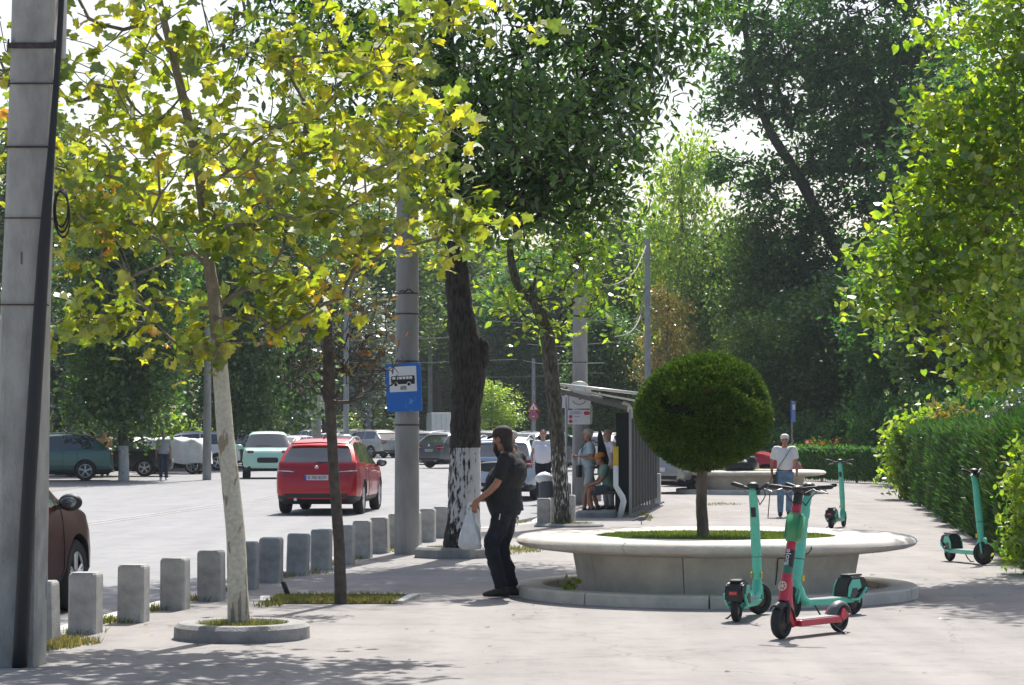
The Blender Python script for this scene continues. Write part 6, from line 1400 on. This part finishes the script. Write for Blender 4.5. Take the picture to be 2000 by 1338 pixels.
# old man walking towards the camera
b = at(1532, 1009); b.z = rise(b.y)
J = pose(head=(.0, .03, 1.585), neck=(0, .0, 1.46), elbowL=(-.25, -.04, 1.14), wristL=(-.24, .10, .93), elbowR=(.26, -.05, 1.13), wristR=(.27, .04, .90), kneeR=(.10, .10, .49), ankleR=(.11, .12, .09), toeR=(.13, .26, .04), kneeL=(-.09, -.0, .48), ankleL=(-.10, -.14, .10), toeL=(-.11, -.01, .035), hdR=(.05, .25, -.9))
om = person('elderly man in white cap, white shirt and jeans walking up with a cane', b, R(180), J, dict(skin=skin_r, hair=h_white, cap=M('cap_white', (.68, .68, .66), .8), shirt=m_wshirt, trousers=m_jeans, shoe=m_shoe), dict(voxel=.012, brim=0, hem=.5, sleeve=.75, belly=.02)); om.scale = (.955, .955, .955)
bm = B(); tube(bm, [(-.15, .06, 1.45), (-.10, .135, 1.40), (.05, .16, 1.18), (.17, .15, 1.0), (.20, .08, .92)], [(.02, .006)] * 5, 8, up=Vector((0, 1, 0)), sub=4); box(bm, (.225, .06, .78), (.05, .16, .22), None, .01); obj('shoulder_bag', bm, m_trim, om, True).data.set_sharp_from_angle(angle=R(40))
bm = B(); lathe(bm, [(.150, .955), (.153, .96), (.153, .99), (.15, .995)], 24); xf(bm, bm.verts, Matrix.Diagonal((1.04, .82, 1, 1))); obj('belt', bm, M('belt_dark', (.03, .025, .02), .5), om, True)
cw = om.matrix_basis @ Vector((.30, .13, .80)); cf = at(1500, 1010)
bm = B(); tube(bm, [Vector((cf.x, cf.y + .1, 0)) , cw], .010, 8); tube(bm, [cw + Vector((0, .05, .01)), cw + Vector((0, .0, .02)), cw + Vector((0, -.06, .0))], .012, 8, cap='round'); tag(obj('walking_cane', bm, M('cane', (.05, .04, .035), .4), None, True), 'dark thin walking cane held by the elderly man', 'cane')
# woman in white
b = Vector((.77, 58.0, rise(58)))
person('stout woman in white top and black trousers standing just left of the leaning tree', b, R(172), pose(elbowL=(-.28, -.02, 1.13), elbowR=(.28, -.02, 1.13), wristL=(-.28, .1, .92), wristR=(.26, .12, .95)), dict(skin=skin, hair=h_dark, shirt=fab('white_top', (.70, .71, .76)), trousers=m_blacktr, shoe=m_shoe), dict(hair=.06, fat=1.25, shirt_fat=1.22, sleeve=.5, belly=.05, leg=1.15))
# man behind the man in black
b = Vector((.17, 47.5, 0))
kh = person('grey-haired man in an olive shirt mostly hidden behind the man in black', b, R(95), pose(elbowR=(.25, .02, 1.15), wristR=(.24, .16, .96), elbowL=(-.24, .05, 1.14), wristL=(-.22, .22, .98)), dict(skin=skin, hair=h_white, shirt=fab('olive', (.15, .15, .12)), trousers=fab('grey_trousers', (.2, .2, .2)), shoe=m_shoe), dict(sleeve=.8)); kh.location = (.02, 45.5, -.02)
# man with cap, guitar-like backpack, shoulder bag, pale blue clothes, facing left
b = at(1150, 1003); b.z = .02
bpk = person('man in beige cap, pale blue shirt and shorts waiting at the bus stop', b, R(96), pose(elbowL=(-.23, -.03, 1.14), wristL=(-.16, .20, 1.16), elbowR=(.23, -.02, 1.14), wristR=(.18, .2, 1.15), pnL=(0, 0, 1), kneeL=(-.10, .03, .49), kneeR=(.10, -.08, .49), ankleR=(.1, -.20, .10), toeR=(.11, -.06, .035)), dict(skin=skin_r, hair=h_white, cap=M('cap_beige', (.42, .37, .29), .85), shirt=fab('pale_blue', (.42, .53, .60)), trousers=fab('pale_shorts', (.40, .47, .52)), shoe=m_shoe), dict(shorts=.85, belly=.05, sleeve=.7, shirt_fat=1.08, hem=.0))
t = thing('backpack', 'tall narrow dark green-black backpack on the back of the man in the beige cap', 'bag', bpk.location); t.rotation_euler.z = R(96)
bm = B(); tube(bm, [(0, -.27, .92), (0, -.29, 1.08), (.0, -.27, 1.3), (0, -.24, 1.5), (0, -.23, 1.66)], [(.14, .10), (.17, .13), (.12, .09), (.08, .06), (.05, .04)], 16, cap='round', up=Vector((1, 0, 0)), sub=4); fuse('pack', bm, M('pack_green', (.018, .026, .022), .8, var=.3), t, .015, 2, .02)
bm = B(); [tube(bm, [(x, -.2, 1.42), (x, -.05, 1.5), (x, .12, 1.4), (x, .15, 1.2), (x * 1.2, -.1, 1.0)], [(.02, .006)] * 5, 6, sub=4) for x in (-.13, .13)]; obj('strap', bm, m_trim, t)
t = thing('shoulder_bag', 'small black shoulder bag hanging at the hip of the man in the beige cap', 'bag', bpk.location); t.rotation_euler.z = R(96)
bm = B(); box(bm, (-.10, .22, .86), (.14, .10, .26), Matrix.Rotation(.3, 3, 'Z'), .03); obj('pouch', bm, m_trim, t); bm = B(); tube(bm, [(-.10, .20, .98), (-.10, .19, 1.2), (-.05, .1, 1.45), (.05, -.03, 1.48)], [(.014, .005)] * 4, 6, sub=4); obj('strap', bm, m_trim, t)
# person in white shirt behind, standing
b = Vector((1188 - 1000, 0, 0)); b = Vector((188 / F * 50.5, 50.5, .02))
person('person in a white shirt and grey trousers standing behind the tall backpack', b, R(120), pose(), dict(skin=skin, hair=M('hair_blond', (.30, .22, .13), .8), shirt=fab('white_lilac', (.62, .60, .68)), trousers=fab('grey_trousers', (.2, .2, .2)), shoe=m_shoe), dict(sleeve=.6))
# seated person
b = Vector((192 / F * 47.9, 47.9, 0))
S_ = dict(pelvis=(0, 0, .50), waist=(0, .03, .62), chest=(0, .10, .86), neck=(0, .16, 1.02), head=(0, .22, 1.13), shoulderL=(-.18, .13, .96), shoulderR=(.18, .13, .96), elbowL=(-.22, .22, .70), elbowR=(.22, .22, .70), wristL=(-.12, .42, .62), wristR=(.12, .42, .62), hipL=(-.09, .03, .50), hipR=(.09, .03, .50), kneeL=(-.11, .44, .50), kneeR=(.11, .46, .50), ankleL=(-.11, .38, .10), ankleR=(.12, .52, .10), toeL=(-.12, .53, .035), toeR=(.13, .67, .035))
person('person in orange cap and green T-shirt sitting hunched on the shelter bench', b, R(96), S_, dict(skin=skin_r, hair=h_dark, cap=M('cap_orange', (.62, .22, .02), .7), shirt=fab('green', (.16, .30, .24)), trousers=fab('grey_shorts', (.10, .12, .15)), shoe=m_shoe), dict(shorts=.8, sleeve=.6, face=(0, 1, -.2)))
# far pedestrian at the car park
b = at(320, 938, ROAD)
person('man in grey T-shirt and dark jeans walking in front of the covered car', b, R(185), pose(kneeR=(.08, .08, .49), ankleR=(.08, .1, .1), toeR=(.09, .24, .035)), dict(skin=skin_r, hair=h_dark, shirt=fab('grey', (.34, .35, .37)), trousers=fab('navy', (.02, .03, .06)), shoe=m_wshirt), dict(sleeve=.6, shirt_fat=1.1))
for px, cc, lb in ((180, (.55, .40, .10), 'person in a yellow cap behind the grey-green car'), (206, (.25, .03, .03), 'person with dark red hair behind the grey-green car')):
    b = Vector(((px - 1000) / F * 88, 88, rise(88) - .1)); person(lb, b, R(180), pose(), dict(skin=skin_r, hair=h_dark if px > 190 else None, cap=M('cap_%d' % px, cc, .8) if px < 190 else None, shirt=fab('tan', (.45, .22, .08)), trousers=m_blacktr, shoe=m_shoe), dict(voxel=.02))
# ================================================================ SCOOTERS
m_mint = M('scooter_mint', (.11, .55, .40), .42, coat=.2, col2=(.10, .40, .30), scale=26, detail=8, lo=.30, hi=.46); m_sred = M('scooter_red', (.50, .02, .05), .42, coat=.2, col2=(.30, .03, .04), scale=30, detail=8, lo=.30, hi=.46); m_sgreen = M('scooter_green', (.035, .27, .10), .35, coat=.3)
m_tread = M('grip_tape', (.11, .115, .115), .9, bump=.6, bscale=200); m_tread2 = M('grey_deck', (.30, .31, .31), .85, bump=.4, bscale=150)
m_refl = M('red_reflector', (.5, .02, .02), .2, coat=1)
def wheel(root, x, z, r, w_=.055, yaw=0, y=0):
    bm = B(); wv = w_ / 2; lathe(bm, [(r * .6, -wv * .8), (r * .88, -wv), (r * .98, -wv * .5), (r, 0), (r * .98, wv * .5), (r * .88, wv), (r * .6, wv * .8)], 32, closed=True); xf(bm, bm.verts, Matrix.Rotation(R(90), 4, 'X')); xf(bm, bm.verts, Matrix.Rotation(yaw, 4, 'Z'))
    q = obj('wheel', bm, rubber, root, True, (x, y, z))
    bm = B(); disc(bm, (0, 0, 0), (0, 1, 0), r * .62, w_ * .6, 24, .008); xf(bm, bm.verts, Matrix.Rotation(yaw, 4, 'Z')); obj('hub', bm, M('hub_dark', (.035, .035, .038), .45, .4), q, True)
    return q
def handlebar(root, top, hw, yaw, rise_, grip=m_trim, seed=0):
    """bar with grips, brake levers and a display at the top of the stem"""
    Mz = Matrix.Translation(top) @ Matrix.Rotation(yaw, 4, 'Z')
    bm = B(); pts = [(-.02, -hw, rise_), (.02, -hw * .45, .012), (.03, 0, 0), (.02, hw * .45, .012), (-.02, hw, rise_)]; tube(bm, pts, .014, 10, sub=4); xf(bm, bm.verts, Mz); q = obj('handlebar', bm, m_trim, root, True)
    for s in (-1, 1):
        bm = B(); tube(bm, [(.002, s * hw * .62, rise_ * .4 + .006), (-.02, s * hw, rise_), (-.024, s * (hw + .012), rise_)], [.019, .021, .019], 10, cap='round'); xf(bm, bm.verts, Mz); obj('grip', bm, m_trim, q, True)
        bm = B(); tube(bm, [(.03, s * hw * .52, .0), (.075, s * hw * .66, -.012), (.08, s * hw * .95, -.03)], [.010, .008, .006], 6, sub=3); xf(bm, bm.verts, Mz); obj('brake_lever', bm, M('lever_grey', (.25, .25, .26), .35, .6), q, True)
    return q, Mz
def mint_scooter(label, loc, heading, yaw=0.0, group='mint green rental scooters', lean=0.0):
    """local +x is forward; origin on the ground below the middle of the deck"""
    t = thing('electric_scooter', label, 'scooter', loc, math.atan2(heading[1], heading[0]), group); t.rotation_euler.x = lean
    fx, rx = .47, -.43
    wheel(t, fx, .145, .145, .06, yaw); wheel(t, rx, .115, .115, .06)
    bm = B(); prism(bm, [(.33, -.06), (.36, 0), (.33, .06), (.05, .085), (-.36, .08), (-.38, 0), (-.36, -.08), (.05, -.085)], .115, .165); es = list(bm.edges); bmesh.ops.bevel(bm, geom=es, offset=.014, segments=2, affect='EDGES'); obj('deck', bm, m_mint, t)
    bm = B(); prism(bm, [(.27, -.045), (.27, .045), (.04, .068), (-.24, .065), (-.24, -.065), (.04, -.068)], .166, .169); obj('deck_mat', bm, m_tread2, t)
    # stem: raked tube with a kink near the top
    bm = B(); S = [(.31, 0, .13), (.405, 0, .24), (.375, 0, .42), (.32, 0, .72), (.25, 0, 1.02), (.215, 0, 1.10)]
    tube(bm, [(.26, 0, .14), (.36, 0, .20), (.40, 0, .30)], [(.05, .035), (.05, .04), (.045, .038)], 14, cap='round', sub=3)
    tube(bm, [(.425, 0, .20), (.395, 0, .40), (.365, 0, .56), (.33, 0, .74), (.29, 0, .93), (.245, 0, 1.07), (.22, 0, 1.12)], [.036, .043, .046, .045, .041, .038, .036], 16, cap='round', sub=4); obj('stem', bm, m_mint, t, True)
    bm = B(); disc(bm, (.372, 0, .53), (-.12, 0, 1), .0468, .006, 20); obj('stem_joint', bm, m_trim, t, True)
    bm = B(); box(bm, (.255, 0, .93), (.03, .045, .09), Matrix.Rotation(-.2, 3, 'Y'), .008); obj('lock_box', bm, m_trim, t)
    bm = B(); box(bm, (.375, .047, .36), (.03, .008, .05), Matrix.Rotation(-.1, 3, 'Y')); obj('yellow_sticker', bm, M('sticker_yellow', (.7, .5, .03), .5), t); bm = B(); box(bm, (.375, -.047, .36), (.03, .008, .05), Matrix.Rotation(-.1, 3, 'Y')); obj('yellow_sticker', bm, M('sticker_yellow', (.7, .5, .03), .5), t)
    # fork and front fender
    bm = B(); c, s = math.cos(yaw), math.sin(yaw)
    for sy in (-.045, .045): tube(bm, [(fx - s * sy, c * sy, .145), (.435 - s * sy, c * sy, .25), (.42, 0, .31)], [.012, .015, .018], 8)
    for i in range(9):
        pass
    fr = [(fx + .165 * math.cos(R(a)), 0, .145 + .165 * math.sin(R(a))) for a in range(60, 176, 12)]; tube(bm, fr, [(.006, .036)] * len(fr), 8, up=None); obj('fork', bm, m_mint, t, True)
    # rear battery housing over the wheel
    bm = B(); prof = [(-.24, .15), (-.25, .25), (-.30, .345), (-.42, .35), (-.52, .33), (-.56, .26), (-.545, .18), (-.47, .20), (-.40, .235), (-.33, .20), (-.31, .15)]
    prism(bm, prof, -.078, .078, Matrix.Rotation(R(90), 4, 'X')); es = [e for e in bm.edges]; bmesh.ops.bevel(bm, geom=es, offset=.012, segments=2, affect='EDGES'); hs = obj('rear_housing', bm, m_trim, t)
    bm = B()
    for sy in (-1, 1):
        p_ = [(-.235, .17), (-.255, .26), (-.30, .318), (-.41, .322), (-.44, .25), (-.34, .205), (-.31, .16)]
        prism(bm, p_, .079, .088, Matrix.Rotation(R(90), 4, 'X')) if sy < 0 else prism(bm, p_, -.088, -.079, Matrix.Rotation(R(90), 4, 'X'))
    obj('side_cover', bm, m_mint, t)
    for sy in (-1, 1):
        bm = B(); prism(bm, [(-.27, .16), (-.30, .245), (-.37, .245), (-.38, .2), (-.33, .16)], .0885 if sy < 0 else -.0925, .0925 if sy < 0 else -.0885, Matrix.Rotation(R(90), 4, 'X')); obj('grey_cover_panel', bm, M('panel_grey', (.06, .065, .07), .5), t)
    bm = B()
    for sy in (-1, 1): tube(bm, [(-.28, sy * .082, .145), (-.40, sy * .088, .15), (-.50, sy * .09, .235)], [(.016, .012)] * 3, 8, cap='round', sub=3); tube(bm, [(-.40, sy * .085, .15), (rx, sy * .06, .115)], .014, 6)
    obj('rear_arm', bm, m_mint, t, True)
    bm = B(); box(bm, (-.568, 0, .255), (.012, .07, .028), None, .004); obj('tail_lamp', bm, m_refl, t)
    bm = B(); box(bm, (-.40, 0, .356), (.2, .10, .02), None, .006); obj('housing_lid', bm, black_plastic, t)
    bm = B(); tube(bm, [(-.12, .05, .12), (-.14, .10, .05), (-.15, .15, .005), (-.11, .17, .005)], .008, 6); tube(bm, [(.22, .05, .12), (.23, .12, .04), (.24, .15, .005)], .008, 6); obj('kickstand', bm, black_plastic, t)
    q, Mz = handlebar(t, Vector((.215, 0, 1.135)), .22, yaw, .045)
    bm = B(); ball(bm, (.01, 0, .035), (.06, .055, .032), 14, 8); box(bm, (.05, 0, -.02), (.05, .06, .06), None, .01); xf(bm, bm.verts, Mz); obj('display', bm, black_plastic, q, True)
    bm = B()
    for sy in (-1, 1): tube(bm, [(.04, sy * .11, .0), (.10, sy * .06, -.06), (.09, 0, -.14)], .005, 5, sub=3)
    xf(bm, bm.verts, Mz); obj('cable', bm, black_plastic, q)
    return t
def mid(rear, front, hd_len=.9):
    return (rear + front) / 2
pr = at(1437, 1213); hd = Vector((.30, .90)); hd.normalize()
mint_scooter('mint green scooter seen from behind, black battery box and red tail lamp towards the camera', (pr.x + hd.x * .43, pr.y + hd.y * .43, 0), hd, yaw=-.6)
pr = at(1664, 1198); hd = Vector((-.60, -.62)).normalized()
mint_scooter('mint green scooter standing half behind the red one, its battery box to the right', (pr.x + hd.x * .43, pr.y + hd.y * .43, 0), hd, yaw=.25)
pr = at(1853, 1095); hd = Vector((.20, -.66)).normalized()
mint_scooter('mint green scooter alone beside the clipped hedge', (pr.x + hd.x * .43, pr.y + hd.y * .43, 0), hd, yaw=.55)
pr = at(1622, 1032); hd = Vector((.34, .85)).normalized()
mint_scooter('mint green scooter beyond the right end of the big planter, seen from behind', (pr.x + hd.x * .43, pr.y + hd.y * .43, 0), hd, yaw=.1)
p = Vector((697 / F * 80, 80, rise(80))); mint_scooter('far mint green scooter leaning steeply against the shrub at the hedge end', p, (-.1, -1), lean=R(-38))
# red scooter
pf = at(1524, 1246); hd = Vector((-.60, -.72)).normalized(); c = Vector((pf.x, pf.y)) - hd * .46
t = thing('electric_scooter', 'red scooter with a bright green pouch on its stem, nearest to the camera', 'scooter', (c.x, c.y, 0), math.atan2(hd.y, hd.x))
yw = .12
wheel(t, .46, .135, .135, .075, yw); wheel(t, -.40, .115, .115, .06)
bm = B(); box(bm, (-.02, 0, .115), (.62, .16, .055), None, .014); obj('deck', bm, m_sred, t)
bm = B(); box(bm, (-.02, 0, .1455), (.56, .135, .006), None, .002); obj('deck_mat', bm, m_tread2, t)
bm = B(); prism(bm, [(-.30, .135), (-.34, .10), (-.43, .14), (-.36, .20)], -.085, -.060, Matrix.Rotation(R(90), 4, 'X')); prism(bm, [(-.30, .135), (-.34, .10), (-.43, .14), (-.36, .20)], .060, .085, Matrix.Rotation(R(90), 4, 'X')); obj('rear_fork', bm, m_sred, t)
bm = B(); fr = [(-.40 + .14 * math.cos(R(a)), 0, .115 + .14 * math.sin(R(a))) for a in range(-5, 171, 11)]; tube(bm, fr, [(.012, .05)] * len(fr), 12, cap='round', up=Vector((0, 1, 0))) ; bm.free()
bm = B(); rows = []
for a in range(5, 172, 9):
    r = .145 ; row = []
    for k in range(9):
        th = math.pi * k / 8; w_ = .052; y = w_ * math.cos(th); rr = r - .035 * (1 - math.sin(th)) ** 1.0
        row.append(bm.verts.new((-.40 + rr * math.cos(R(a)), y, .115 + rr * math.sin(R(a)))))
    rows.append(row)
for a, b in zip(rows, rows[1:]):
    for k in range(8): bm.faces.new((a[k], a[k + 1], b[k + 1], b[k]))
o = obj('rear_fender', bm, M('fender_grey', (.10, .105, .11), .45), t, True); sm = o.modifiers.new('s', 'SOLIDIFY'); sm.thickness = .005
bm = B(); tube(bm, [(.30, 0, .12), (.335, 0, .17), (.375, 0, .30), (.36, 0, .45)], [(.045, .035), (.055, .038), (.055, .04), (.04, .038)], 14, cap='round', sub=4); obj('neck', bm, m_sred, t, True)
def stem(z): return .445 - (z - .24) * .27
segs = [('stem', .30, .51, .043, m_sred), ('stem_green', .51, .565, .040, M('stem_dark_green', (.03, .16, .10), .4)), ('stem_black', .565, .70, .040, m_trim), ('stem_red', .70, 1.06, .039, m_sred), ('stem_top', 1.06, 1.17, .038, m_trim)]
for nm, z0, z1, r, m_ in segs:
    bm = B(); tube(bm, [(stem(z0), 0, z0), (stem((z0 + z1) / 2), 0, (z0 + z1) / 2), (stem(z1), 0, z1)], r, 18); obj(nm, bm, m_, t, True).data.set_sharp_from_angle(angle=R(50))
# pouch
bm = B(); mt = Matrix.Translation((stem(.885) + .005, .035, .885)) @ Matrix.Rotation(math.atan(-.27), 4, 'Y')
prism(bm, [(-.035, -.07), (-.02, -.085), (.055, -.085), (.07, -.06), (.07, .05), (.055, .065), (-.03, .06)], -.125, .105, mt); es = list(bm.edges); bmesh.ops.bevel(bm, geom=es, offset=.02, segments=3, affect='EDGES'); obj('pouch', bm, m_sgreen, t, True)
# fork, fender in front
bm = B()
for sy in (-.055, .055): tube(bm, [(.46, sy, .135), (.435, sy * .9, .25), (.42, 0, .33)], [.016, .022, .03], 8, cap='round')
obj('fork', bm, m_trim, t, True)
bm = B(); rows = []
for a in range(50, 190, 10):
    row = []
    for k in range(9):
        th = math.pi * k / 8; rr = .165 - .04 * (1 - math.sin(th)); row.append(bm.verts.new((.46 + rr * math.cos(R(a)), .052 * math.cos(th), .135 + rr * math.sin(R(a)))))
    rows.append(row)
for a, b in zip(rows, rows[1:]):
    for k in range(8): bm.faces.new((a[k], a[k + 1], b[k + 1], b[k]))
o = obj('front_fender', bm, m_trim, t, True); sm = o.modifiers.new('s', 'SOLIDIFY'); sm.thickness = .005
# wheel sticker and lettering, on the front of the stem (+x side)
bm = B(); cz_ = .42; mt = Matrix.Translation((stem(cz_) + .046, .0, cz_)) @ Matrix.Rotation(math.atan(-.27), 4, 'Y') @ Matrix.Rotation(R(90), 4, 'Y')
for rr_, r_ in ((.034, .005),): torus(bm, (0, 0, 0), (0, 0, 1), rr_, r_, 24, 6)
for i in range(6): a = i * 1.0472; tube(bm, [(0, 0, 0), (.032 * math.cos(a), .032 * math.sin(a), 0)], .004, 5)
disc(bm, (0, 0, 0), (0, 0, 1), .011, .008, 12); xf(bm, bm.verts, mt); obj('wheel_emblem', bm, M('emblem_cream', (.6, .62, .5), .5), t)
z_ = .655; text('lettering', 'uoje', .068, white_paint, t, Matrix.Translation((stem(z_) + .041, 0, z_)) @ Matrix.Rotation(math.atan(-.27), 4, 'Y') @ Matrix.Rotation(R(90), 4, 'Z') @ Matrix.Rotation(R(90), 4, 'X') @ Matrix.Rotation(R(90), 4, 'Z'), .001)
bm = B(); ball(bm, (stem(.59) + .036, 0, .59), (.008, .024, .024), 12, 8); obj('round_sticker', bm, M('sticker_pale', (.5, .55, .5), .5, col2=(.1, .25, .2), scale=60), t, True)
q, Mz = handlebar(t, Vector((stem(1.17) - .005, 0, 1.185)), .25, yw + .1, .02)
bm = B(); ball(bm, (.03, 0, .0), (.07, .05, .035), 14, 8); xf(bm, bm.verts, Mz); obj('display', bm, black_plastic, q, True)
bm = B()
for sy in (-1, 1): tube(bm, [(.04, sy * .13, .0), (.11, sy * .06, -.05), (.06, 0, -.15)], .005, 5, sub=3)
xf(bm, bm.verts, Mz); obj('cable', bm, black_plastic, q)
bm = B(); tube(bm, [(-.16, .06, .10), (-.20, .12, .04), (-.23, .16, .005), (-.24, .17, .004)], .009, 6); obj('kickstand', bm, black_plastic, t)
# ================================================================ HAZE
bm = B(); box(bm, (0, 240, 16.4), (700, 620, 36.8))
hz_ = bpy.data.materials.new('haze_air'); hz_.use_nodes = True; t_ = hz_.node_tree; t_.nodes.clear()
pv_ = t_.nodes.new('ShaderNodeVolumePrincipled'); pv_.inputs['Color'].default_value = (.80, .90, 1, 1); pv_.inputs['Density'].default_value = 0.0002; pv_.inputs['Anisotropy'].default_value = 0.35
o_ = t_.nodes.new('ShaderNodeOutputMaterial'); t_.links.new(pv_.outputs[0], o_.inputs['Volume'])
tag(obj('haze', bm, hz_), 'thin pale summer haze over the street', 'haze', kind='stuff')
sc.cycles.volume_bounces = 0; sc.cycles.volume_max_steps = 64
